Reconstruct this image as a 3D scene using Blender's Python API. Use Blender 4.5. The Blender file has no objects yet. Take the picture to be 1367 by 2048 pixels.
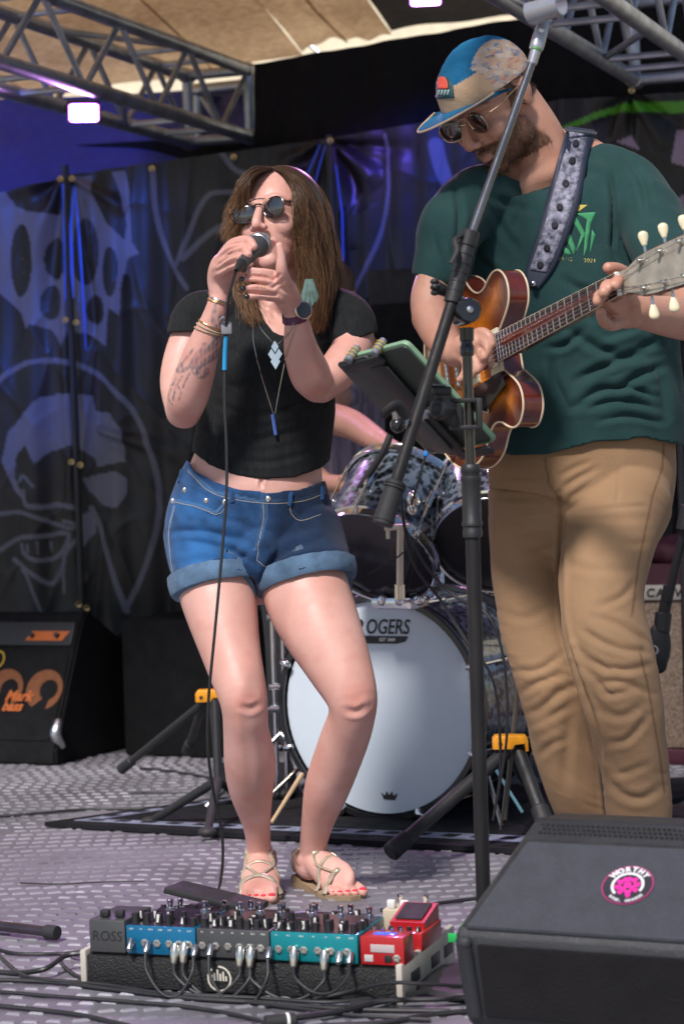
import bpy, bmesh, math, random
import numpy as np
from mathutils import Vector, Matrix, Euler
from mathutils.bvhtree import BVHTree
random.seed(7); RS = np.random.RandomState(7)
R = math.radians
scene = bpy.context.scene
COL = scene.collection

# ---------------- camera ----------------
W0, H0, FPX = 1367.0, 2048.0, 4600.0
CAMH = 0.97
cam_d = bpy.data.cameras.new('camera'); cam = bpy.data.objects.new('camera', cam_d); COL.objects.link(cam)
cam_d.sensor_fit = 'VERTICAL'; cam_d.sensor_height = 36.0; cam_d.sensor_width = 24.0
cam_d.lens = FPX / H0 * 36.0
cam_d.clip_start = 0.05; cam_d.clip_end = 3000
ROT = Matrix.Rotation(R(90 - 1.54), 4, 'X') @ Matrix.Rotation(R(-1.8), 4, 'Z')
cam.matrix_world = Matrix.Translation((0, 0, CAMH)) @ ROT
cam_d.dof.use_dof = True; cam_d.dof.focus_distance = 4.75; cam_d.dof.aperture_fstop = 4.6
scene.camera = cam
RM = np.array(ROT.to_3x3())

# ---------------- world, sun, exposure ----------------
SUN_EL, SUN_AZ = R(50), R(-24)      # sun behind the camera, to its left
wd = bpy.data.worlds.new("World"); scene.world = wd; wd.use_nodes = True
nt = wd.node_tree; bg = nt.nodes['Background']
sky = nt.nodes.new('ShaderNodeTexSky'); sky.sky_type = 'NISHITA'; sky.sun_disc = False
sky.sun_elevation = SUN_EL; sky.sun_rotation = R(180) + SUN_AZ * -1
nt.links.new(sky.outputs[0], bg.inputs[0]); bg.inputs[1].default_value = 0.075
sun_d = bpy.data.lights.new('sun', 'SUN'); sun_d.energy = 3.3; sun_d.angle = R(8); sun_d.color = (1.0, .93, .88)
sun = bpy.data.objects.new('sun', sun_d); COL.objects.link(sun)
sdir = Vector((math.sin(SUN_AZ) * math.cos(SUN_EL), -math.cos(SUN_AZ) * math.cos(SUN_EL), math.sin(SUN_EL)))
sun.rotation_euler = sdir.to_track_quat('Z', 'Y').to_euler()
vs = scene.view_settings
vs.view_transform = 'Standard'; vs.look = 'None'; vs.gamma = 1.0; vs.use_curve_mapping = False; vs.exposure = 0.42

# ---------------- helpers ----------------
def at(px, py, Y):
    """world point seen at photo pixel px,py at depth y=Y"""
    d = RM @ np.array([px - W0 / 2, -(py - H0 / 2), -FPX])
    k = Y / d[1]
    return Vector((d[0] * k, Y, CAMH + d[2] * k))
def fl(px, py, z=0.0):
    d = RM @ np.array([px - W0 / 2, -(py - H0 / 2), -FPX])
    k = (z - CAMH) / d[2]
    return Vector((d[0] * k, d[1] * k, z))
def proj(co):
    c = (np.asarray(co) - np.array([0, 0, CAMH])) @ RM
    return np.stack([c[:, 0] / -c[:, 2] * FPX + W0 / 2, -c[:, 1] / -c[:, 2] * FPX + H0 / 2], 1)
def srt(x): return tuple(((c / 255.0) ** 2.2) for c in x)

ORG = {}
def tag(o, label=None, cat=None, group=None, kind=None):
    if label: o['label'] = label
    if cat: o['category'] = cat
    if group: o['group'] = group
    if kind: o['kind'] = kind
    return o
def thing(name, label, cat, loc=(0, 0, 0), group=None):
    o = bpy.data.objects.new(name, None); COL.objects.link(o)
    o.location = loc; o.empty_display_size = .05; ORG[o.name] = Vector(loc)
    return tag(o, label, cat, group)
def link(name, me, mat=None, parent=None, label=None):
    o = bpy.data.objects.new(name, me); COL.objects.link(o)
    if mat is not None:
        for m in (mat if isinstance(mat, (list, tuple)) else [mat]): me.materials.append(m)
    org = Vector((0, 0, 0))
    if parent is not None:
        org = ORG.get(parent.name, Vector((0, 0, 0)))
        if org.length > 0: me.transform(Matrix.Translation(-org))
        o.parent = parent
    ORG[o.name] = org
    if label: o['label'] = label
    return o
def copy_tree(o, parent=None, label=None):
    c = o.copy(); COL.objects.link(c); c.parent = parent
    ORG[c.name] = ORG.get(o.name, Vector((0, 0, 0)))
    if label: c['label'] = label
    for ch in o.children: copy_tree(ch, c)
    return c

def catmull(P, k):
    P = [np.array(p, float) for p in P]
    if len(P) < 3: 
        return [P[0] + (P[-1] - P[0]) * t for t in np.linspace(0, 1, k + 1)]
    Q = [2 * P[0] - P[1]] + P + [2 * P[-1] - P[-2]]; out = []
    for i in range(1, len(Q) - 2):
        a, b, c, d = Q[i - 1:i + 3]
        for j in range(k):
            t = j / k
            out.append(.5 * ((2 * b) + (-a + c) * t + (2 * a - 5 * b + 4 * c - d) * t * t + (-a + 3 * b - 3 * c + d) * t ** 3))
    out.append(P[-1]); return out

class MB:
    def __init__(s): s.v = []; s.f = []; s.mi = []; s.m = 0
    def add(s, vs_, fs):
        b = len(s.v); s.v += [tuple(v) for v in vs_]; s.f += [tuple(i + b for i in f) for f in fs]; s.mi += [s.m] * len(fs); return s
    def box(s, c, size, rot=None, bev=0):
        hx, hy, hz = [q / 2 for q in size]
        if bev <= 0:
            vv = [Vector((x * hx, y * hy, z * hz)) for x in (-1, 1) for y in (-1, 1) for z in (-1, 1)]
            ff = [(0, 1, 3, 2), (4, 6, 7, 5), (0, 4, 5, 1), (2, 3, 7, 6), (0, 2, 6, 4), (1, 5, 7, 3)]
        else:
            bm = bmesh.new(); bmesh.ops.create_cube(bm, size=1)
            for v in bm.verts: v.co = Vector((v.co.x * size[0], v.co.y * size[1], v.co.z * size[2]))
            bmesh.ops.bevel(bm, geom=bm.edges[:], offset=bev, segments=2, affect='EDGES', profile=.5)
            vv = [v.co.copy() for v in bm.verts]; ff = [[v.index for v in f.verts] for f in bm.faces]; bm.free()
        M_ = rot.to_4x4() if isinstance(rot, (Matrix, Euler)) and not isinstance(rot, Euler) else (rot.to_matrix().to_4x4() if rot is not None else Matrix())
        c = Vector(c)
        return s.add([c + (M_ @ v) for v in vv], ff)
    def tube(s, pts, r, n=10, k=0, cap=True, flat=1.0, up=None):
        """pts world points, r scalar or list"""
        if np.isscalar(r): r = [r] * len(pts)
        Q = [list(p) + [q] for p, q in zip(pts, r)]
        if k: Q = catmull(Q, k)
        Q = np.array(Q, float); P = Q[:, :3]; r = Q[:, 3]
        T = np.gradient(P, axis=0); T /= np.maximum(np.linalg.norm(T, axis=1, keepdims=True), 1e-9)
        u = np.array(up if up is not None else (0, 0, 1.0), float)
        if abs(T[0] @ u) > .95: u = np.array((0, 1.0, 0)) if up is None else u + np.array((.3, .2, .1))
        b = len(s.v); nn = len(P)
        for i in range(nn):
            u = u - T[i] * (u @ T[i]); u /= max(np.linalg.norm(u), 1e-9); w = np.cross(T[i], u)
            for j in range(n):
                a = 2 * math.pi * j / n
                s.v.append(tuple(P[i] + r[i] * (math.cos(a) * w + flat * math.sin(a) * u)))
        ff = []
        for i in range(nn - 1):
            for j in range(n):
                ff.append((b + i * n + j, b + i * n + (j + 1) % n, b + (i + 1) * n + (j + 1) % n, b + (i + 1) * n + j))
        if cap: ff += [tuple(b + j for j in range(n))[::-1], tuple(b + (nn - 1) * n + j for j in range(n))]
        s.f += ff; s.mi += [s.m] * len(ff); return s
    def cyl(s, a, b_, r, r2=None, n=16, bev=0):
        a = Vector(a); b_ = Vector(b_); r2 = r if r2 is None else r2
        d = (b_ - a); L = d.length; d.normalize()
        q = d.to_track_quat('Z', 'Y').to_matrix().to_4x4(); q.translation = a
        if bev: prof = [(0, 0), (r - bev, 0), (r, bev), (r2, L - bev), (r2 - bev, L), (0, L)]
        else: prof = [(0, 0), (r, 0), (r2, L), (0, L)]
        return s.lathe(prof, q, n)
    def lathe(s, prof, M_=Matrix(), n=24, arc=2 * math.pi, sx=1, sy=1):
        b = len(s.v)
        for (r, z) in prof:
            for j in range(n):
                a = arc * j / n
                s.v.append(tuple(M_ @ Vector((r * math.cos(a) * sx, r * math.sin(a) * sy, z))))
        ff = []
        for i in range(len(prof) - 1):
            for j in range(n):
                q = (b + i * n + j, b + i * n + (j + 1) % n, b + (i + 1) * n + (j + 1) % n, b + (i + 1) * n + j)
                ff.append(q)
        s.f += ff; s.mi += [s.m] * len(ff); return s
    def ell(s, c, rad, M_=None, n=20, m=12):
        M_ = M_.to_4x4() if M_ is not None else Matrix(); T = Matrix.Translation(c) @ M_ @ Matrix.Diagonal((rad[0], rad[1], rad[2], 1))
        prof = [(math.sin(math.pi * i / m) if 0 < i < m else 0.0005, -math.cos(math.pi * i / m)) for i in range(m + 1)]
        return s.lathe(prof, T, n)
    def prism(s, out, h, M_=Matrix(), bev=0, z0=0):
        """outline in xy extruded z0..z0+h"""
        bm = bmesh.new(); vs_ = [bm.verts.new((x, y, z0)) for x, y in out]; f = bm.faces.new(vs_)
        bm.normal_update()
        if f.normal.z > 0: bmesh.ops.reverse_faces(bm, faces=[f])
        r_ = bmesh.ops.extrude_face_region(bm, geom=[f]); tv = [e for e in r_['geom'] if isinstance(e, bmesh.types.BMVert)]
        for v in tv: v.co.z += h
        if bev:
            ed = [e for e in bm.edges if abs(e.verts[0].co.z - e.verts[1].co.z) < 1e-7]
            bmesh.ops.bevel(bm, geom=ed, offset=bev, segments=2, affect='EDGES', profile=.5)
        bmesh.ops.triangulate(bm, faces=[q for q in bm.faces if len(q.verts) > 4])
        bmesh.ops.recalc_face_normals(bm, faces=bm.faces[:])
        vv = [M_ @ v.co for v in bm.verts]
        bm.verts.index_update()
        ff = [[v.index for v in q.verts] for q in bm.faces]; bm.free(); return s.add(vv, ff)
    def limb(s, pts, k=5, n=56, flat=1.0, cap=True):
        """traced limb: (px,py,Y,rpx[,flat]); rounded ends"""
        Q = []
        for p in pts:
            c = at(p[0], p[1], p[2]); Q.append([c.x, c.y, c.z, p[3] * p[2] / FPX, p[4] if len(p) > 4 else flat])
        return s.limbw(Q, k, n, cap)
    def limbw(s, Q, k=5, n=24, cap=True):
        Q = np.array(catmull(Q, k)); P = Q[:, :3]; r = Q[:, 3]; fl_ = Q[:, 4]
        T = np.gradient(P, axis=0); T /= np.linalg.norm(T, axis=1, keepdims=True)
        rings = []
        view = np.array([0, 1.0, 0])
        def ring(c, t, r_, f_):
            view_ = view if abs(t @ view) < .9 else np.array([0, .3, -1.0])
            sd = np.cross(t, view_); sd /= np.linalg.norm(sd); d = np.cross(sd, t)
            return [tuple(c + r_ * (math.cos(a) * sd + f_ * math.sin(a) * d)) for a in [2 * math.pi * j / n for j in range(n)]]
        if cap:
            for a in (1.35, .9, .45): rings.append(ring(P[0] - T[0] * r[0] * .8 * math.sin(a), T[0], r[0] * math.cos(a), fl_[0]))
        for i in range(len(P)): rings.append(ring(P[i], T[i], r[i], fl_[i]))
        if cap:
            for a in (.45, .9, 1.35): rings.append(ring(P[-1] + T[-1] * r[-1] * .8 * math.sin(a), T[-1], r[-1] * math.cos(a), fl_[-1]))
        b = len(s.v); 
        for q in rings: s.v += q
        ff = []; nn = len(rings)
        for i in range(nn - 1):
            for j in range(n): ff.append((b + i * n + j, b + (i + 1) * n + j, b + (i + 1) * n + (j + 1) % n, b + i * n + (j + 1) % n))
        ff += [tuple(b + j for j in range(n)), tuple(b + (nn - 1) * n + j for j in range(n))[::-1]]
        s.f += ff; s.mi += [s.m] * len(ff); return s
    def mesh(s, name='m', smooth=True, recalc=True):
        me = bpy.data.meshes.new(name); me.from_pydata(s.v, [], s.f)
        if recalc:
            bm = bmesh.new(); bm.from_mesh(me); bmesh.ops.remove_doubles(bm, verts=bm.verts, dist=1e-6) if len(s.v) < 60000 else None
            bmesh.ops.recalc_face_normals(bm, faces=bm.faces[:]); bm.to_mesh(me); bm.free()
        elif any(s.mi): me.polygons.foreach_set('material_index', s.mi)
        if smooth: shade(me)
        return me
    def build(s, name, mat, parent=None, smooth=True, label=None, recalc=True):
        return link(name, s.mesh(name, smooth, recalc), mat, parent, label)
def shade(me, ang=40):
    me.polygons.foreach_set('use_smooth', [True] * len(me.polygons))
    try: me.set_sharp_from_angle(angle=R(ang))
    except Exception: pass
def remesh(mb, voxel, smooth=4, fac=.5):
    """join overlapping closed pieces into one continuous surface"""
    me = mb.mesh('tmp', smooth=False)
    o = bpy.data.objects.new('tmp', me); COL.objects.link(o)
    m = o.modifiers.new('r', 'REMESH'); m.mode = 'VOXEL'; m.voxel_size = voxel
    if smooth:
        q = o.modifiers.new('s', 'SMOOTH'); q.iterations = smooth; q.factor = fac
    dg = bpy.context.evaluated_depsgraph_get(); dg.update()
    out = bpy.data.meshes.new_from_object(o.evaluated_get(dg)); bpy.data.objects.remove(o); bpy.data.meshes.remove(me)
    out.polygons.foreach_set('use_smooth', [True] * len(out.polygons)); return out
def getco(me):
    a = np.empty(len(me.vertices) * 3); me.vertices.foreach_get('co', a); return a.reshape(-1, 3)
def getno(me):
    a = np.empty(len(me.vertices) * 3); me.vertices.foreach_get('normal', a); return a.reshape(-1, 3)
def setco(me, co): me.vertices.foreach_set('co', co.ravel()); me.update()
def dseg(P, pts):
    """distance of 2d/3d points to a polyline, and parameter"""
    best = np.full(len(P), 1e9); tt = np.zeros(len(P)); n = len(pts) - 1
    for i in range(n):
        a = np.array(pts[i], float); b = np.array(pts[i + 1], float); d = b - a; L = max(d @ d, 1e-12)
        t = np.clip((P - a) @ d / L, 0, 1); q = np.linalg.norm(P - (a + t[:, None] * d), axis=1)
        m = q < best; best[m] = q[m]; tt[m] = ((i + t) / n)[m]
    return best, tt
def creases(me, strokes, off=(0, 0, 0)):
    """folds in cloth: each stroke (photo-plane polyline, width px, depth m; negative = ridge)"""
    co = getco(me); no = getno(me); p = proj(co)
    vd = co - np.array([0, 0, CAMH]); vd /= np.linalg.norm(vd, axis=1, keepdims=True)
    fc = np.clip(-(no * vd).sum(1) * 1.6, 0, 1)
    acc = np.zeros(len(co))
    for pts, w, dp in strokes:
        q = catmull(pts, 5) if len(pts) > 2 else pts
        d, t = dseg(p, q); env = np.sin(np.clip(t * .94 + .03, 0, 1) * math.pi) ** .6
        x = d / w
        acc += -dp * env * (np.exp(-x * x) - .45 * np.exp(-((x - 1.7) / .8) ** 2))
    setco(me, co + no * (acc * fc)[:, None])
def vnoise(co, scale, amp, seed=0, stretch=(1, 1, 1)):
    """cheap smooth pseudo-noise from summed sines"""
    rs = np.random.RandomState(seed); c = co * np.array(stretch) * scale; o = np.zeros(len(co))
    for _ in range(9):
        k = rs.normal(size=3); o += np.sin(c @ k * 2.2 + rs.rand() * 6.28)
    return o / 4.0 * amp
def paint(me, name, val):
    a = me.color_attributes.new(name, 'FLOAT_COLOR', 'POINT'); n = len(me.vertices)
    c = np.ones((n, 4)); c[:, :3] = np.asarray(val).reshape(n, -1); a.data.foreach_set('color', c.ravel())
def smooth_step(x, a, b): t = np.clip((x - a) / (b - a), 0, 1); return t * t * (3 - 2 * t)
def inpoly(p, poly):
    x, y = p[:, 0], p[:, 1]; r = np.zeros(len(p), bool); n = len(poly)
    for i in range(n):
        x1, y1 = poly[i]; x2, y2 = poly[(i + 1) % n]
        c = ((y1 > y) != (y2 > y)) & (x < (x2 - x1) * (y - y1) / ((y2 - y1) if y2 != y1 else 1e-9) + x1); r ^= c
    return r

# ---------------- materials ----------------
def M(name, col, rough=.5, metal=0.0, var=.12, vs_=9.0, bump=0.0, bs=80.0, coat=0.0, spec=.5, sheen=0.0, tint=None, stretch=(1, 1, 1), sss=0, trans=0, ink=None, inkcol=(0, 0, 0), inkcol2=None, emit=None, es=0):
    m = bpy.data.materials.new(name); m.use_nodes = True; t = m.node_tree; N = t.nodes; L = t.links
    b = N['Principled BSDF']; tc = N.new('ShaderNodeTexCoord'); mp = N.new('ShaderNodeMapping'); mp.inputs['Scale'].default_value = stretch
    L.new(tc.outputs['Object'], mp.inputs[0])
    n = N.new('ShaderNodeTexNoise'); n.inputs['Scale'].default_value = vs_; n.inputs['Detail'].default_value = 5; L.new(mp.outputs[0], n.inputs['Vector'])
    cr = N.new('ShaderNodeMapRange'); cr.inputs[1].default_value = .3; cr.inputs[2].default_value = .7; L.new(n.outputs[0], cr.inputs[0])
    mx = N.new('ShaderNodeMix'); mx.data_type = 'RGBA'
    lo = tuple(c * (1 - var) for c in col); hi = tuple(min(1, c * (1 + var)) for c in col) if tint is None else tint
    mx.inputs[6].default_value = (*lo, 1); mx.inputs[7].default_value = (*hi, 1); L.new(cr.outputs[0], mx.inputs[0])
    out = mx.outputs[2]
    if ink:
        for nm, c_ in ([(ink, inkcol)] if isinstance(ink, str) else zip(ink, inkcol)):
            at_ = N.new('ShaderNodeVertexColor'); at_.layer_name = nm
            m2 = N.new('ShaderNodeMix'); m2.data_type = 'RGBA'; L.new(at_.outputs[0], m2.inputs[0]); L.new(out, m2.inputs[6]); m2.inputs[7].default_value = (*c_, 1); out = m2.outputs[2]
    L.new(out, b.inputs['Base Color'])
    b.inputs['Roughness'].default_value = rough; b.inputs['Metallic'].default_value = metal
    b.inputs['Specular IOR Level'].default_value = spec; b.inputs['Coat Weight'].default_value = coat; b.inputs['Coat Roughness'].default_value = .08
    b.inputs['Sheen Weight'].default_value = sheen
    if sss: b.inputs['Subsurface Weight'].default_value = sss; b.inputs['Subsurface Radius'].default_value = (.02, .007, .004); b.inputs['Subsurface Scale'].default_value = .5
    if trans: b.inputs['Transmission Weight'].default_value = trans
    if emit: b.inputs['Emission Color'].default_value = (*emit, 1); b.inputs['Emission Strength'].default_value = es
    # roughness variation
    n3 = N.new('ShaderNodeTexNoise'); n3.inputs['Scale'].default_value = vs_ * 3; n3.inputs['Detail'].default_value = 4; L.new(mp.outputs[0], n3.inputs['Vector'])
    mr = N.new('ShaderNodeMapRange'); mr.inputs[1].default_value = .3; mr.inputs[2].default_value = .7
    mr.inputs[3].default_value = max(0.02, rough * .82); mr.inputs[4].default_value = min(1, rough * 1.2); L.new(n3.outputs[0], mr.inputs[0]); L.new(mr.outputs[0], b.inputs['Roughness'])
    if bump:
        n2 = N.new('ShaderNodeTexNoise'); n2.inputs['Scale'].default_value = bs; n2.inputs['Detail'].default_value = 4; L.new(mp.outputs[0], n2.inputs['Vector'])
        bp = N.new('ShaderNodeBump'); bp.inputs['Strength'].default_value = bump; bp.inputs['Distance'].default_value = .004
        L.new(n2.outputs[0], bp.inputs['Height']); L.new(bp.outputs[0], b.inputs['Normal'])
    return m
MAT = {}
MAT['black'] = M('black plastic', (.018, .018, .02), .5, bump=.15, bs=300)
MAT['blackgloss'] = M('gloss black', (.012, .012, .014), .2, coat=.4)
MAT['rubber'] = M('black rubber', (.02, .02, .022), .65, var=.3)
MAT['cable'] = M('cable rubber', (.022, .022, .025), .45, var=.25)
MAT['chrome'] = M('chrome', (.75, .75, .78), .12, 1, var=.1)
MAT['steel'] = M('dull steel', (.5, .5, .52), .32, 1, var=.15)
MAT['alu'] = M('brushed aluminium tube', (.42, .45, .50), .38, .85, var=.25, vs_=14)
MAT['nickel'] = M('nickel', (.72, .68, .6), .22, 1)
MAT['gold'] = M('brass', (.6, .45, .2), .3, 1)
MAT['white'] = M('white paint', (.75, .75, .72), .5)
MAT['cream'] = M('cream plastic', (.72, .66, .48), .4)

def text_mesh(txt, size, M_, extrude=.0008, shear=0, align='CENTER', space=1.0, bold=0.0):
    c = bpy.data.curves.new('t', 'FONT'); c.body = txt; c.size = size; c.extrude = extrude; c.shear = shear; c.align_x = align; c.align_y = 'CENTER'; c.space_character = space; c.offset = bold; c.resolution_u = 3
    o = bpy.data.objects.new('t', c); COL.objects.link(o); dg = bpy.context.evaluated_depsgraph_get(); dg.update()
    me = bpy.data.meshes.new_from_object(o.evaluated_get(dg)); bpy.data.objects.remove(o)
    me.transform(M_); return me
def frame(o, x, y, z=None):
    """matrix from origin and axes"""
    x = Vector(x).normalized(); 
    if z is None: z = x.cross(Vector(y)).normalized()
    y = Vector(z).cross(x).normalized(); z = Vector(z).normalized()
    m = Matrix((x, y, z)).transposed().to_4x4(); m.translation = Vector(o); return m
# ---------------- the setting ----------------
def sheet(name, pts, mat, kind='structure'):
    me = bpy.data.meshes.new(name); me.from_pydata([tuple(p) for p in pts], [], [tuple(range(len(pts)))])
    o = link(name, me, mat); o['kind'] = kind; return o
sheet('ground', [(-600, -600, -.75), (600, -600, -.75), (600, 600, -.75), (-600, 600, -.75)], M('dry gravel ground', (.28, .25, .2), .9, bump=.5, bs=20, vs_=2))
# stage axes: u runs along the back wall (right = nearer), w runs to the back
SU = Vector((.90, -.43, 0)).normalized(); SW = Vector((.43, .90, 0)).normalized()
MAT['deck'] = M('worn tread plate', srt((118, 117, 124)), .5, .2, var=.35, vs_=2.2, bump=.25, bs=150)
MAT['tread'] = M('raised tread bars', srt((140, 138, 147)), .42, .3, var=.5, vs_=3.0, bump=.2, bs=200)
mb = MB()
S0 = Vector((-.4, 5.6, 0))
def st(a, b, z=0): p = S0 + SU * a + SW * b; return Vector((p.x, p.y, z))
mb.prism([(-3.4, -3.2), (3.6, -3.2), (3.6, 3.4), (-3.4, 3.4)], .12, frame(S0 + Vector((0, 0, -.12)), SU, SW))
o = mb.build('stage_deck', MAT['deck'], smooth=False); o['kind'] = 'structure'
# raised bars of the tread plate, in panels of alternating direction
mb = MB(); rs = random.Random(3)
def bar(cx, cy, ang, L=.033, Wd=.0145, h=.0035):
    ca, sa = math.cos(ang), math.sin(ang)
    def q(x, y, z): return (cx + x * ca - y * sa, cy + x * sa + y * ca, z)
    l2, w2 = L / 2, Wd / 2
    v = [q(-l2, -w2, .0001), q(l2, -w2, .0001), q(l2, w2, .0001), q(-l2, w2, .0001), q(-l2 * .75, -w2 * .55, h), q(l2 * .75, -w2 * .55, h), q(l2 * .75, w2 * .55, h), q(-l2 * .75, w2 * .55, h)]
    mb.add(v, [(4, 5, 6, 7), (0, 1, 5, 4), (1, 2, 6, 5), (2, 3, 7, 6), (3, 0, 4, 7)])
DX, DY = .040, .062
for i in range(-60, 60):
    for j in range(-10, 70):
        x = i * DX; y = 3.2 + j * DY
        px = FPX * x / y
        if abs(px) > 800: continue
        # panels bounded by lines parallel to SU: direction of the lean alternates
        band = math.floor((x * SU.x + y * SU.y + 4) / .62)
        s_ = 1 if band % 2 else -1
        bar(x + s_ * .016 * ((y * 6) % 1 - .5) + rs.uniform(-.001, .001) + (j % 2) * .008 * s_, y, s_ * .38 + rs.uniform(-.04, .04), L=.031)
o = mb.build('tread_bars', MAT['tread'], smooth=False, recalc=False); o['kind'] = 'stuff'; 

# far cream wall behind the stage, added to brighten the gaps under the roof
th = thing('added_wall', 'cream wall added to brighten the gaps under the roof', 'added_wall', (0, 24, -.75))
mb = MB(); mb.box((0, 24.5, 6), (40, 1, 13.5)); mb.build('added_wall_slab', M('cream gap brightener', (.86, .76, .56), .8, bump=.3, bs=8), th, smooth=False)

# canopy roof: translucent tan cloth panels
def canopy_mat():
    m = bpy.data.materials.new('tan canopy cloth'); m.use_nodes = True; N = m.node_tree.nodes; L = m.node_tree.links
    N.clear(); out = N.new('ShaderNodeOutputMaterial'); tc = N.new('ShaderNodeTexCoord')
    n = N.new('ShaderNodeTexNoise'); n.inputs['Scale'].default_value = 1.6; n.inputs['Detail'].default_value = 8; L.new(tc.outputs['Object'], n.inputs[0])
    n2 = N.new('ShaderNodeTexNoise'); n2.inputs['Scale'].default_value = 34; n2.inputs['Detail'].default_value = 4; L.new(tc.outputs['Object'], n2.inputs[0])
    ad = N.new('ShaderNodeMath'); ad.operation = 'MULTIPLY_ADD'; ad.inputs[1].default_value = .5; L.new(n2.outputs[0], ad.inputs[0]); L.new(n.outputs[0], ad.inputs[2])
    r = N.new('ShaderNodeValToRGB'); r.color_ramp.elements[0].position = .5; r.color_ramp.elements[1].position = 1.0
    r.color_ramp.elements[0].color = (.56, .43, .30, 1); r.color_ramp.elements[1].color = (.92, .78, .60, 1); L.new(ad.outputs[0], r.inputs[0])
    d = N.new('ShaderNodeBsdfDiffuse'); t = N.new('ShaderNodeBsdfTranslucent'); mx = N.new('ShaderNodeMixShader'); mx.inputs[0].default_value = .68
    L.new(r.outputs[0], d.inputs[0]); L.new(r.outputs[0], t.inputs[0]); L.new(d.outputs[0], mx.inputs[1]); L.new(t.outputs[0], mx.inputs[2]); L.new(mx.outputs[0], out.inputs[0]); return m
MAT['canopy'] = canopy_mat()
def grid(f, nu, nv):
    v = [tuple(f(i / nu, j / nv)) for j in range(nv + 1) for i in range(nu + 1)]
    fa = [(j * (nu + 1) + i, j * (nu + 1) + i + 1, (j + 1) * (nu + 1) + i + 1, (j + 1) * (nu + 1) + i) for j in range(nv) for i in range(nu)]
    return v, fa
def cloth(name, f, nu, nv, mat, parent=None, thick=.004, label=None):
    v, fa = grid(f, nu, nv); me = bpy.data.meshes.new(name); me.from_pydata(v, [], fa)
    bm = bmesh.new(); bm.from_mesh(me); bmesh.ops.solidify(bm, geom=bm.faces[:], thickness=thick); bm.to_mesh(me); bm.free()
    shade(me, 60); return link(name, me, mat, parent, label)
def atZ(px, py, Z):
    d = RM @ np.array([px - W0 / 2, -(py - H0 / 2), -FPX]); k = (Z - CAMH) / d[2]
    return Vector((d[0] * k, d[1] * k, Z))
# canopy roof panels (scalloped rear edge tied at points)
for lab, pa, pb, pc in (('tan cloth roof panel over the left half of the stage', (-330, 290), (604, 104), 0), ('tan cloth roof panel over the centre of the stage', (604, 104), (782, 62), 1), ('dark grey cloth roof panel over the right of the stage', (782, 62), (1500, 10), 2)):
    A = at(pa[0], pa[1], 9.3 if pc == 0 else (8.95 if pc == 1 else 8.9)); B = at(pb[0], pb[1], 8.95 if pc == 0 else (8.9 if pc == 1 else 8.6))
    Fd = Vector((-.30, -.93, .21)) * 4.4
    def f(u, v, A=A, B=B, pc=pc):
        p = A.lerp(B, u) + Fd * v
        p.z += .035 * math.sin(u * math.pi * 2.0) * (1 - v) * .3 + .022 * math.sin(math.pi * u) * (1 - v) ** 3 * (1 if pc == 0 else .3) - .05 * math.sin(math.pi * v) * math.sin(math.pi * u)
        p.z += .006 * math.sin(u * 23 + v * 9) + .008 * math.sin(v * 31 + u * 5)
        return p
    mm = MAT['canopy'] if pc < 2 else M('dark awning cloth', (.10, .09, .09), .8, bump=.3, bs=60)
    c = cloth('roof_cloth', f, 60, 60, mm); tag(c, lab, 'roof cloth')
    # seams sewn across the panel
    for uu in ((.45, .82) if pc == 0 else (.5,)):
        mb = MB(); mb.tube([f(uu, v / 12) - Vector((0, 0, .008)) for v in range(13)], .006, n=6, flat=.4)
        mb.build('seam', mm, c)
# ---- box truss ----
def truss(lab, A, B, s=.24, step=.42, tube=.024, perp=None, lat=(0, 1, 2, 3), group='aluminium box trusses under the roof'):
    A = Vector(A); B = Vector(B); d = (B - A).normalized(); up = Vector((0, 0, 1)); P = perp if perp is not None else Vector((-d.y, d.x, 0))
    th = thing('box_truss', lab, 'truss', A, group)
    off = [Vector((0, 0, 0)), P * s, P * s + up * s, up * s]; L = (B - A).length
    for o_ in off:
        mb = MB(); mb.cyl(A + o_, B + o_, tube, n=14); mb.build('chord', MAT['alu'], th)
    n = max(1, int(L / step))
    for f_ in lat:
        o0, o1 = off[f_], off[(f_ + 1) % 4]
        for i in range(n):
            a = A + d * (L * i / n); b = A + d * (L * (i + 1) / n); m_ = (a + b) / 2
            for p, q in (((a + o0), (m_ + o1)), ((m_ + o1), (b + o0))) if f_ % 2 else (((a + o0), (a + o1)), ((m_ + o0), (m_ + o1))) if i % 2 else (((a + o0), (b + o1)),):
                mb = MB(); mb.cyl(p, q, .0105, n=8); mb.build('brace', MAT['alu'], th)
    for e in (A, B):
        for k in range(4):
            mb = MB(); mb.cyl(e + off[k], e + off[(k + 1) % 4], .019, n=10); mb.build('end_tube', MAT['alu'], th)
            mb = MB(); mb.cyl(e + off[k] - d * .03, e + off[k] + d * .03, .028, n=12, bev=.004); mb.build('connector', MAT['steel'], th)
    return th
E1 = at(500, 274, 8.3); ZT = E1.z
N1 = atZ(-90, 96, ZT); DT = (E1 - N1).normalized(); PT = Vector((-DT.y, DT.x, 0))
truss('grey box truss at top left carrying the purple stage lamp', N1, E1)
E2 = atZ(1420, 146, ZT); 
truss('grey box truss at top right above the guitarist', E2 - DT * 3.4, E2)
K1 = E1 + DT * .3
truss('short back truss seen behind the end of the left truss', K1 - SU * .35, K1 + SU * 2.6, step=.30)
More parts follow.
